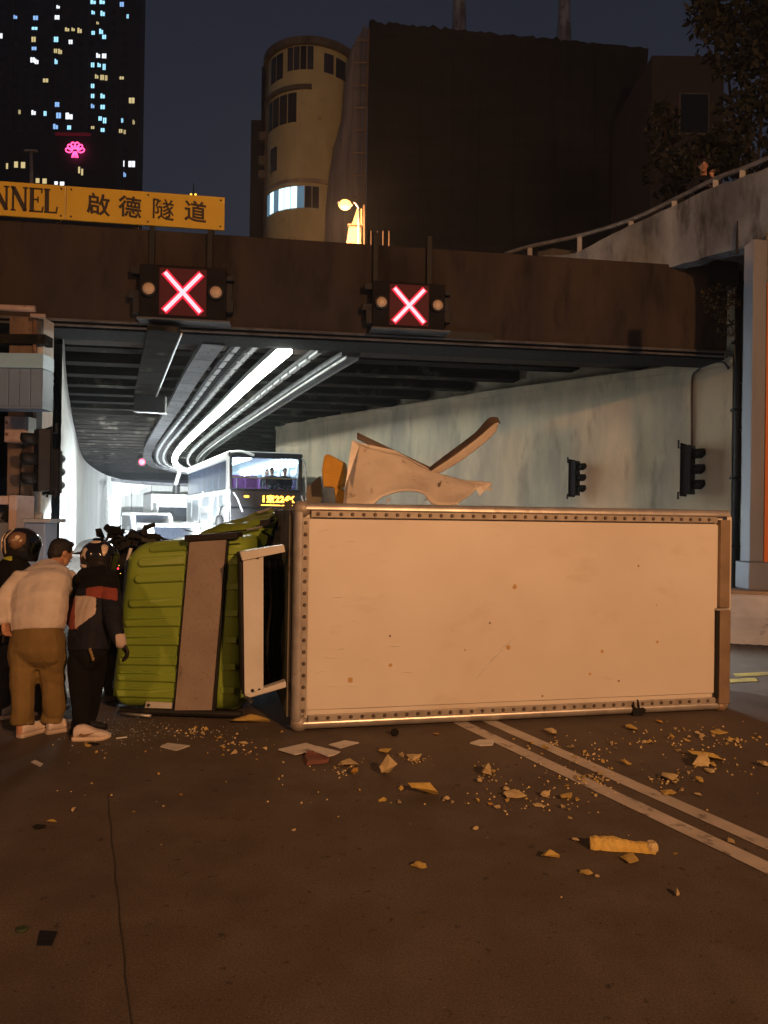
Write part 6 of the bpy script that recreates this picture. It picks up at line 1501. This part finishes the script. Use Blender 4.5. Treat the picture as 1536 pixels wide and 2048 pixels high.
m = MB(); body_loft(m, [(P(28,1280,6.55),0.165,0.135),(P(30,1305,6.54),0.175,0.14),(P(32,1330,6.54),0.16,0.12)], lat2)
limb(m, [P(14,1315,6.52), P(10,1370,6.50), P(10,1430,6.50)], [0.10,0.085,0.066]); limb(m, [P(52,1318,6.58), P(70,1370,6.62), P(78,1425,6.64)], [0.10,0.085,0.066])
blob(m, 'trousers', M['denim'], rd2, 0.011, 4, fold=0.006, fs=7)
m, L, ax = head(rd2, P(44,1088,6.78), (0.82,0.55,-0.15), (0,0.05,1), neck_to=P(34,1124,6.75))
for a, b in ((P(26,1270,6.55),P(10,1428,6.5)),(P(26,1270,6.55),P(78,1424,6.64)),(P(30,1140,6.7),P(24,1275,6.55))): m.tube([a, a.lerp(b,0.5), b], [0.05,0.05,0.04], 8)
m.tube([P(28,1140,6.7), P(-10,1160,6.6), P(-24,1200,6.5), P(-12,1248,6.38)], [0.05,0.045,0.04,0.028], 8); hand(m, P(-13,1246,6.38), (0.3,-0.1,-0.9), (0.2,1,0), (0.9,0.1,0.2), 1.0, 0.9)
m.tube([P(32,1140,6.72), P(62,1165,6.8), P(80,1200,7.0), P(96,1227,7.2)], [0.05,0.045,0.04,0.028], 8); hand(m, P(95,1226,7.2), (0.5,0.6,-0.4), (0,0,1), (0.4,-0.4,-0.5), 1.0, 0.8)
blob(m, 'body', M['skin'], rd2, 0.008, 2); face(rd2, L)
helmet(rd2, P(43,1087,6.78), (0.85,0.50,-0.12), (0,0.05,1), (0.145,0.165,0.142), [
   ([(150,58),(185,66),(190,54),(160,48)], M['helmwhite']), ([(168,30),(190,34),(186,-10),(174,-40),(164,-8)], M['helmwhite']),
   ([(84,36),(110,44),(136,32),(134,-6),(112,-22),(86,-2)], M['helmbrown']), ([(100,26),(114,30),(118,12),(106,8)], M['helmwhite']), ([(140,52),(147,54),(156,10),(148,-40),(141,-38),(147,10)], M['helmwhite'])])
shoe(P(2,1452,6.45), (0.8,0.6,0), 0.27, rd2, M['shoegrey'], M['palecloth']); shoe(P(68,1444,6.60), (0.75,0.66,0), 0.27, rd2, M['shoegrey'], M['palecloth'])

# ---- man looking over the rail of the upper road
um_c = at(1407,332,15.35); dz = um_c.z - 1.60
um = thing('person', 'person in dark jacket looking over the rail of the upper road', 'person', (um_c.x, um_c.y, dz), None)
m = MB(); X = V((um_c.x+0.06,um_c.y+0.12,0)); latu = V((0.9,0.3,0))
body_loft(m, [(X+UP*(dz+0.85),0.18,0.13),(X+UP*(dz+1.1),0.20,0.14),(X+UP*(dz+1.28),0.225,0.13),(X+UP*(dz+1.38),0.17,0.10),(X+UP*(dz+1.44),0.08,0.08)], latu)
limb(m, [X + V((-0.20,-0.05,dz+1.33)), X + V((-0.27,-0.15,dz+1.10)), X + V((-0.15,-0.42,dz+1.05))], [0.075,0.062,0.048])
hq = at(1424,348,14.95)
limb(m, [X + V((0.20,0.02,dz+1.33)), X + V((0.30,-0.10,dz+1.16)), hq + V((0.02,0.06,-0.06))], [0.075,0.060,0.046])
blob(m, 'jacket', M['navy'], um, 0.014, 4, fold=0.006, fs=8)
m = MB(); limb(m, [X + V((-0.09,0,dz+0.9)), X + V((-0.10,0,dz+0.5)), X + V((-0.10,0.02,dz+0.08))], [0.11,0.085,0.065]); limb(m, [X + V((0.09,0,dz+0.9)), X + V((0.10,0,dz+0.5)), X + V((0.10,0.02,dz+0.08))], [0.11,0.085,0.065])
blob(m, 'trousers', M['denim'], um, 0.014, 3)
m, L, ax = head(um, um_c, (-0.30,-0.95,-0.25), (0,-0.1,1), sc=1.12, neck_to=X+UP*(dz+1.42))
hand(m, hq + V((0.01,0.03,-0.03)), (0,-0.3,0.95), (-1,0,0), (0,-0.9,-0.4), 1.0, 1.0)
m.tube([X+UP*(dz+1.42), X+UP*(dz+0.9), X+V((0.1,0,dz+0.1))], [0.06,0.07,0.05], 8); m.tube([X+UP*(dz+0.9), X+V((-0.1,0,dz+0.1))], [0.06,0.05], 8)
m.tube([X+UP*(dz+1.36), X + V((0.20,0.02,dz+1.33)), X + V((0.30,-0.10,dz+1.16)), hq + V((0.01,0.03,-0.03))], [0.05,0.045,0.04,0.03], 8)
m.tube([X+UP*(dz+1.36), X + V((-0.20,-0.05,dz+1.33)), X + V((-0.27,-0.15,dz+1.10)), X + V((-0.13,-0.45,dz+1.05))], [0.05,0.045,0.04,0.03], 8); hand(m, X + V((-0.13,-0.45,dz+1.05)), (0.2,-0.9,-0.2), (1,0,0), (0,-0.2,-1), 1.0, 0.9)
blob(m, 'body', M['skin'], um, 0.009, 2); hairdo(um, L, ax, 1.12); face(um, L, 1.12)
for sx_ in (-0.10,0.10):
    q = X + V((sx_,0.06,0)); m = MB(); m.loft([ring(q + V((0,-0.07-0.09*k/1.0,dz+0.045)) if k else q + V((0,0.04,dz+0.045)), V((1,0,0)), UP, 0.045, 0.04) for k in (0,1,2)]); m.build('shoe', M['blackcloth'], um, smooth=True)

# ---- passengers on the upper deck of the bus
for i, (s, d, mt_, lbl) in enumerate(((1.62,0.62,'denim','seated bus passenger in blue at the upper deck front window'),(2.10,0.62,'blackcloth','seated bus passenger in black at the right of the upper deck front window'),(1.66,1.58,'navy','bus passenger seated in the second row of the upper deck'))):
    b0 = Bp(s,d,2.64); th = thing('person', lbl, 'person', b0, 'passengers on the bus upper deck')
    m = MB(); body_loft(m, [(b0,0.17,0.12),(b0+UP*0.2,0.17,0.12),(b0+UP*0.38,0.20,0.11),(b0+UP*0.46,0.10,0.08)], bs)
    for q in (-1,1):
        limb(m, [b0 + bs*0.19*q + UP*0.38, b0 + bs*0.22*q + UP*0.15 - bd*0.05, b0 + bs*0.10*q + UP*0.06 - bd*0.24], [0.06,0.05,0.035]); limb(m, [b0 + bs*0.09*q + UP*0.03, b0 + bs*0.09*q - bd*0.38 + UP*0.02], [0.085,0.06])
    blob(m, 'clothes', M[mt_], th, 0.016, 3)
    m, L, ax = head(th, b0 + UP*0.63, -bd, UP, neck_to=b0+UP*0.42); m.tube([b0+UP*0.42, b0+UP*0.1], [0.05,0.06], 8)
    blob(m, 'body', M['skin'], th, 0.012, 1); hairdo(th, L, ax)
# ================================================================== DEBRIS ON THE ROAD
random.seed(33)
def chunk_mesh(seed, sx, sy, sz, mt, sub=2):
    rnd = random.Random(seed*13+5); b = bmesh.new()
    for i in range(10 if sub == 2 else 8):
        d = V((rnd.gauss(0,1),rnd.gauss(0,1),rnd.gauss(0,1))).normalized(); r = rnd.uniform(0.55,1.0)
        b.verts.new((d.x*sx*r, d.y*sy*r, d.z*sz*r))
    bmesh.ops.convex_hull(b, input=b.verts[:]); bmesh.ops.delete(b, geom=[v for v in b.verts if not v.link_faces], context='VERTS')
    if sub == 2:
        bmesh.ops.triangulate(b, faces=b.faces[:]); bmesh.ops.subdivide_edges(b, edges=b.edges[:], cuts=2, use_grid_fill=True)
        for v in b.verts:
            p = v.co*9 + V((seed*3.7,0,0)); v.co = v.co*(1 + 0.06*noise.noise(p*0.8) + 0.10*noise.noise(p*1.9))
    zmin = min(v.co.z for v in b.verts)
    for v in b.verts: v.co.z -= zmin
    me = bpy.data.meshes.new('foam_chunk'); b.to_mesh(me); b.free(); me.materials.append(mt); return me
CH = [chunk_mesh(i, 0.5, 0.36+0.1*(i%3), 0.30-0.05*(i%4), (M['foam'],M['foampale'],M['foam'],M['foamorange'],M['foampale'],M['foam'])[i%6], 2) for i in range(12)]
def put(px, py, w, lbl, k, grp, name='foam_chunk', zs=1.0, rz=None, cat='foam chunk', yaw=None):
    p = G(px,py); d = p.y; s = w*d/FPX
    o = bpy.data.objects.new(name, CH[k % 12]); COL.objects.link(o); o.location = (p.x, p.y + 0.2*s, 0.002)
    o.rotation_euler = (0,0,random.uniform(0,6.28) if rz is None else rz); s *= 1.6; o.scale = (s, s*0.85, s*zs*0.8); tag(o, lbl, cat, grp); return o
GP = 'larger pieces of yellow insulation foam on the road'
BIG = [
 (499,1449,66,'flat yellow foam slab beside the cab and box corner',0,0.45,0.15),
 (1104,1471,30,'pale foam lump below the box, right of the white line',1,1.0,None),
 (1268,1460,26,'pale foam flake close to the torn lower edge of the box',2,0.6,None),
 (1320,1447,18,'rounded orange foam lump below the right end of the box',3,1.1,None),
 (1415,1521,60,'pointed yellow foam slab near the right picture edge',6,0.8,0.0),
 (1396,1532,50,'long pale foam piece touching the pointed yellow slab',4,0.7,0.3),
 (1424,1546,24,'small pale foam piece below the pointed yellow slab',7,0.8,None),
 (1338,1560,36,'crumbly pale foam lump left of the pointed yellow slab',10,0.9,None),
 (1400,1563,18,'yellow foam nugget below the pointed yellow slab',5,0.9,None),
 (1254,1532,17,'tan foam nugget between the white lines and the crumbly lump',8,1.0,None),
 (1338,1590,24,'yellow foam scrap right of the white lines, below the crumbly lump',5,0.7,None),
 (1397,1593,17,'pale foam nugget lowest of the group at the right edge',1,0.8,None),
 (982,1551,36,'pale humped foam lump left of the white line',4,1.0,None),
 (958,1566,16,'small pointed foam bit just below the humped lump',1,1.3,None),
 (970,1536,16,'small pale foam bit just above the humped lump',7,0.8,None),
 (1030,1595,44,'cluster of pale foam left of the white lines',10,0.7,None),
 (1012,1582,17,'pale foam nub above the pale cluster left of the lines',1,1.0,None),
 (1090,1594,17,'foam nugget between the pale cluster and the white line',4,1.2,None),
 (1130,1597,32,'flat yellow foam scrap touching the left white line',2,0.6,0.0),
 (1160,1559,22,'foam scrap lying on the left white line edge',4,0.5,None),
 (980,1611,18,'ochre foam scrap lower left of the pale cluster',3,0.8,None),
 (995,1617,16,'foam scrap beside the ochre scrap, left of the lines',1,0.7,None),
 (1080,1613,24,'thin foam scrap below the pale cluster',7,0.4,None),
 (776,1549,44,'tall pale foam lump left of centre',1,1.7,0.4),
 (830,1520,30,'pale crumbly foam pile below the box middle',10,1.0,None),
 (769,1506,24,'small dark sided foam stick below the box',2,0.8,-0.3),
 (846,1592,56,'curved yellow foam shell with a dark hollow',6,1.5,0.3),
 (765,1603,17,'yellow foam nub left of the curved shell',0,0.8,None),
 (800,1607,13,'small pinkish foam nub below left of the curved shell',4,0.9,None),
 (893,1600,17,'pale foam nub right of the curved shell',1,0.9,None),
 (711,1552,22,'upright yellow foam splinter left of centre',3,2.6,1.3),
 (694,1533,40,'pale crumbs of foam in a heap beside the panel shards',10,0.7,None),
 (873,1471,14,'tan foam nub near the box bottom edge',3,1.0,None),
 (1102,1720,32,'yellow foam block in the open road right of centre',0,1.0,0.1),
 (1173,1750,20,'small yellow foam block below the long foam log',5,0.9,None),
 (1257,1722,40,'dark olive sliver of foam below the long foam log',2,0.3,0.3),
 (1152,1684,17,'pale foam nub left of the long foam log',1,0.9,None),
 (1352,1792,17,'tan foam nub near the bottom of the white lines',4,1.2,None),
 (838,1737,26,'yellow foam scrap alone in the lower middle of the road',5,0.8,None),
 (102,1646,18,'yellow foam flake at the left beside a black scrap',0,0.6,None),
 (362,1592,12,'small yellow foam bit below the cab, left of the road middle',3,1.1,None),
 (268,1626,10,'tiny tan foam bit right of the road joint',3,1.0,None),
 (172,1492,24,'ochre foam curl in front of the rider shoe',6,0.5,None),
 (486,1490,22,'pale foam scrap between the cab and the panel shards',1,0.6,None),
 (464,1508,18,'pale foam flake below left of the panel shards',4,0.5,None),
 (1195,1755,12,'tiny foam bit beside the small yellow block',1,0.8,None),
 (1463,1688,17,'foam nugget lying on the right white line',4,0.8,None),
 (1140,1640,11,'tiny foam crumb above the long foam log',4,0.8,None),
 (950,1660,12,'lone tan foam crumb left of the long foam log',4,0.9,None),
 (1530,1535,26,'pale foam lump cut by the right picture edge',1,1.0,None),
 (1440,1470,26,'pale foam flake lying by the blue lit road',2,0.5,None),
]
for px, py, w, lbl, k, zs, rz in BIG: put(px, py, w, lbl, k, GP, zs=zs, rz=rz)
# long foam log
p = G(1244,1700); lg = thing('foam_log', 'long half round yellow foam log lying in front of the box', 'foam log', (p.x,p.y,0))
ax_ = V((0.985,-0.17,0)); sd = V((0.17,0.985,0)); m = MB(); rings = []
for i in range(15):
    t = i/14; c = p + ax_*(-0.165 + 0.33*t); rr = 0.040*(0.75+0.25*math.sin(math.pi*min(1,t*1.4+0.1))) + 0.006*noise.noise(V((t*9,0,0)))
    rings.append([c + sd*(rr*1.15*math.cos(a)) + UP*(0.006 + rr*1.5*max(0,math.sin(a)) + 0.004*noise.noise(V((t*14,a*2,0)))) for a in [2*math.pi*k/16 for k in range(16)]])
m.loft(rings); m.build('foam_core', M['foam'], lg, smooth=False)
m = MB(); m.ell(p + ax_*0.15 + UP*0.030, 0.035,0.04,0.034,None,10); m.build('broken_end', M['foampale'], lg)
# small crumbs (countable, alike) + uncountable dust
SM = [chunk_mesh(40+i, 0.5, 0.42, 0.32, (M['foam'],M['foampale'])[i%2], 1) for i in range(8)]
CL = [(1105,1490,26,7),(1235,1486,48,8),(1180,1515,22,8),(1405,1492,28,8),(1335,1562,18,7),(1010,1592,40,14),(975,1552,16,9),(697,1537,22,9),(385,1464,34,9),(832,1520,14,5),(1185,1560,26,9),(1475,1482,30,7),(1330,1470,60,10),(1130,1530,70,20),(1440,1530,50,14),(1060,1600,60,14),(480,1500,30,12),(1150,1575,60,16)]
def density():
    if random.random() < 0.16: return random.uniform(100,1530), random.gauss(1560,70)
    a, b, c, d = random.choice(CL); return random.gauss(a,c), random.gauss(b,d)
n = 0
while n < 290:
    px, py = density()
    if py < 1440 + 0.0*px or py > 1900 or px > 1560 or (px > 583 and py < 1478 - (px-583)*0.05) or (px < 583 and py < 1452): continue
    p = G(px,py); s = random.choice((4,5,6,7,8,10,12,15,19))*p.y/FPX
    o = bpy.data.objects.new('foam_crumb', SM[n % 8]); COL.objects.link(o); o.location = (p.x,p.y,0.001); o.rotation_euler = (0,0,random.uniform(0,6.28)); o.scale = (s*random.uniform(0.8,1.3), s, s*random.uniform(0.7,1.2))
    tag(o, 'small crumb of yellow insulation foam scattered on the road before the box', 'foam crumb', 'small foam crumbs scattered on the road'); n += 1
m = MB()
for i in range(330):
    px, py = density()
    if py > 1900 or (px > 583 and py < 1476 - (px-583)*0.05) or (px < 583 and py < 1450): continue
    p = G(px,py); s = random.uniform(0.8,3.0)*p.y/FPX; m.add([p + V((-s,-s,0.001)), p + V((s,-s*0.6,0.001)), p + V((0,s,0.001)), p + V((0,0,s*1.2))], [[0,1,3],[1,2,3],[2,0,3]])
m.build('foam_dust', M['foampale'], kind='stuff')
# glass crumbs by the riders and the cab
m = MB()
for i in range(480):
    px, py = (random.gauss(265,45), random.gauss(1458,20)) if random.random() < 0.55 else ((random.gauss(135,14), random.gauss(1420,40)) if random.random() < 0.5 else (random.gauss(400,70), random.gauss(1462,14)))
    p = G(px,max(py,1330)); s = random.uniform(0.5,1.6)*p.y/FPX; a = random.uniform(0,6.28); c_, s_ = math.cos(a)*s, math.sin(a)*s
    m.add([p + V((c_,s_,0.001)), p + V((-s_,c_,0.001)), p + V((-c_,-s_,0.001)), p + V((s*0.3,0,s*random.uniform(0.6,1.6)))], [[0,1,3],[1,2,3],[2,0,3]])
m.build('glass_crumbs', M['glasscrumb'], kind='stuff')
# dark grit on the open road
m = MB()
for i in range(420):
    px, py = random.uniform(-20,1560), random.uniform(1500,2060); p = G(px,py); s = random.choice((1,1,1,1.5,2,3,4))*p.y/FPX*random.uniform(0.4,1.0); a = random.uniform(0,6.28); c_, s_ = math.cos(a)*s, math.sin(a)*s
    m.add([p + V((c_,s_,0.0015)), p + V((-s_*0.7,c_*0.7,0.0015)), p + V((-c_,-s_,0.0015)), p + V((s_*0.6,-c_*0.6,0.0015)), p + V((0,0,s*0.5+0.0015))], [[0,1,4],[1,2,4],[2,3,4],[3,0,4]])
m.build('road_grit', M['joint'], kind='stuff')
# broken white panel shards and papers
def flat(pts, mt, name, lbl, cat, grp=None, th=0.004, lift=0.003, tilt=0.0):
    P_ = [G(a,b) for a, b in pts]; c = sum(P_, V((0,0,0)))/len(P_); o_ = MB(); o_.prism([p + UP*(lift + tilt*(p-c).x + 0.004*noise.noise(p*9)) for p in P_], UP*th)
    o = o_.build(name, mt); me = o.data
    for v in me.vertices: v.co = v.co - V((c.x,c.y,0))
    o.location = (c.x,c.y,0); return tag(o, lbl, cat, grp)
g2 = 'broken white panel shards on the road'
flat([(556,1503),(612,1490),(645,1501),(590,1513)], M['paper'], 'panel_shard', 'largest white panel shard left of the foam heap', 'panel shard', g2, 0.008, 0.01)
flat([(614,1511),(634,1506),(680,1518),(668,1524),(655,1526)], M['paper'], 'panel_shard', 'white panel shard resting on the reddish scrap', 'panel shard', g2, 0.008, 0.045, 0.0)
flat([(657,1491),(690,1483),(718,1487),(680,1498)], M['paper'], 'panel_shard', 'small white panel shard nearest the box corner', 'panel shard', g2, 0.006)
flat([(320,1495),(335,1488),(380,1493),(352,1503)], M['paper'], 'panel_shard', 'pale panel shard alone below the green cab', 'panel shard', g2, 0.006)
flat([(940,1489),(958,1482),(990,1482),(985,1492),(960,1493)], M['paper'], 'panel_shard', 'white panel shard beside the start of the white line', 'panel shard', g2, 0.01)
flat([(62,1527),(70,1523),(86,1531),(80,1536)], M['paper'], 'paper_scrap', 'small crumpled pale scrap at the far left of the road', 'scrap', None, 0.006, 0.006)
p = G(635,1527); m = MB(); m.prism([G(606,1520)+UP*0.004, G(612,1517)+UP*0.03, G(650,1521)+UP*0.035, G(655,1528)+UP*0.006, G(612,1532)+UP*0.004], V((0.01,0.03,0.02))); o = m.build('red_scrap', mat('faded_red_plastic',(0.20,0.085,0.065),(0.14,0.055,0.045),scale=9,rough=0.6)); tag(o, 'crumpled reddish plastic scrap under a white panel shard', 'plastic scrap')
flat([(74,1893),(80,1864),(115,1866),(104,1893)], M['navy'], 'dark_card', 'dark blue diamond shaped card lying at lower left', 'card', None, 0.004, 0.003)
p = G(44,1861); m = MB(); m.lathe([(0.022,0.001),(0.026,0.006),(0.02,0.012)], p, UP, 12); tag(m.build('bottle_cap', mat('dark_green_cap',(0.03,0.05,0.02),rough=0.5)), 'small dark green disc beside the dark blue card', 'cap')
p = G(76,1658); m = MB(); m.ell(p + UP*0.012, 0.028,0.016,0.014,None,8); m.ell(p + V((0.025,0.01,0.010)), 0.016,0.012,0.011,None,8); tag(m.build('black_scrap', M['blackmat']), 'black rubbery scrap beside the yellow flake at left', 'scrap')
p = G(788,1472); m = MB(); m.lathe([(0.012,0.0),(0.030,0.006),(0.030,0.035),(0.012,0.042)], p + V((0,0.03,0.0)), V((0.3,-1,0.35)), 14); m.v = [v + UP*0.02 for v in m.v]; tag(m.build('round_stopper', M['blackmat']), 'black round cap lying under the box bottom edge', 'cap')
p = G(185,1490); m = MB(); m.ell(p + UP*0.008, 0.06,0.02,0.010,None,10); tag(m.build('black_strip', M['blackmat']), 'flat black strip in front of the rider shoe', 'scrap')
p = G(232,1478); m = MB(); m.obox(p, V((0.075,0.03,0.002)), V((-0.006,0.016,0)), UP*0.008); tag(m.build('glass_splinter', M['glasscrumb']), 'bright glass splinter right of the rider shoe', 'glass splinter')
# vertical glass sheet hanging in the wreck beside the riders (shattered windscreen)
# ================================================================== NIGHT AIR
m = MB(); m.box(-165,165,-65,265,-1.0,130)  # thin haze added; its glow also stands for lens glow round lamps
hz = bpy.data.materials.new('night_haze'); hz.use_nodes = True; hn = hz.node_tree.nodes; hn.remove(hn['Principled BSDF'])
hv = hn.new('ShaderNodeVolumePrincipled'); hv.inputs['Density'].default_value = 0.0009; hv.inputs['Color'].default_value = (0.84,0.90,0.95,1); hv.inputs['Anisotropy'].default_value = 0.45
hz.node_tree.links.new(hv.outputs[0], hn['Material Output'].inputs['Volume'])
m.build('haze', hz, kind='stuff')
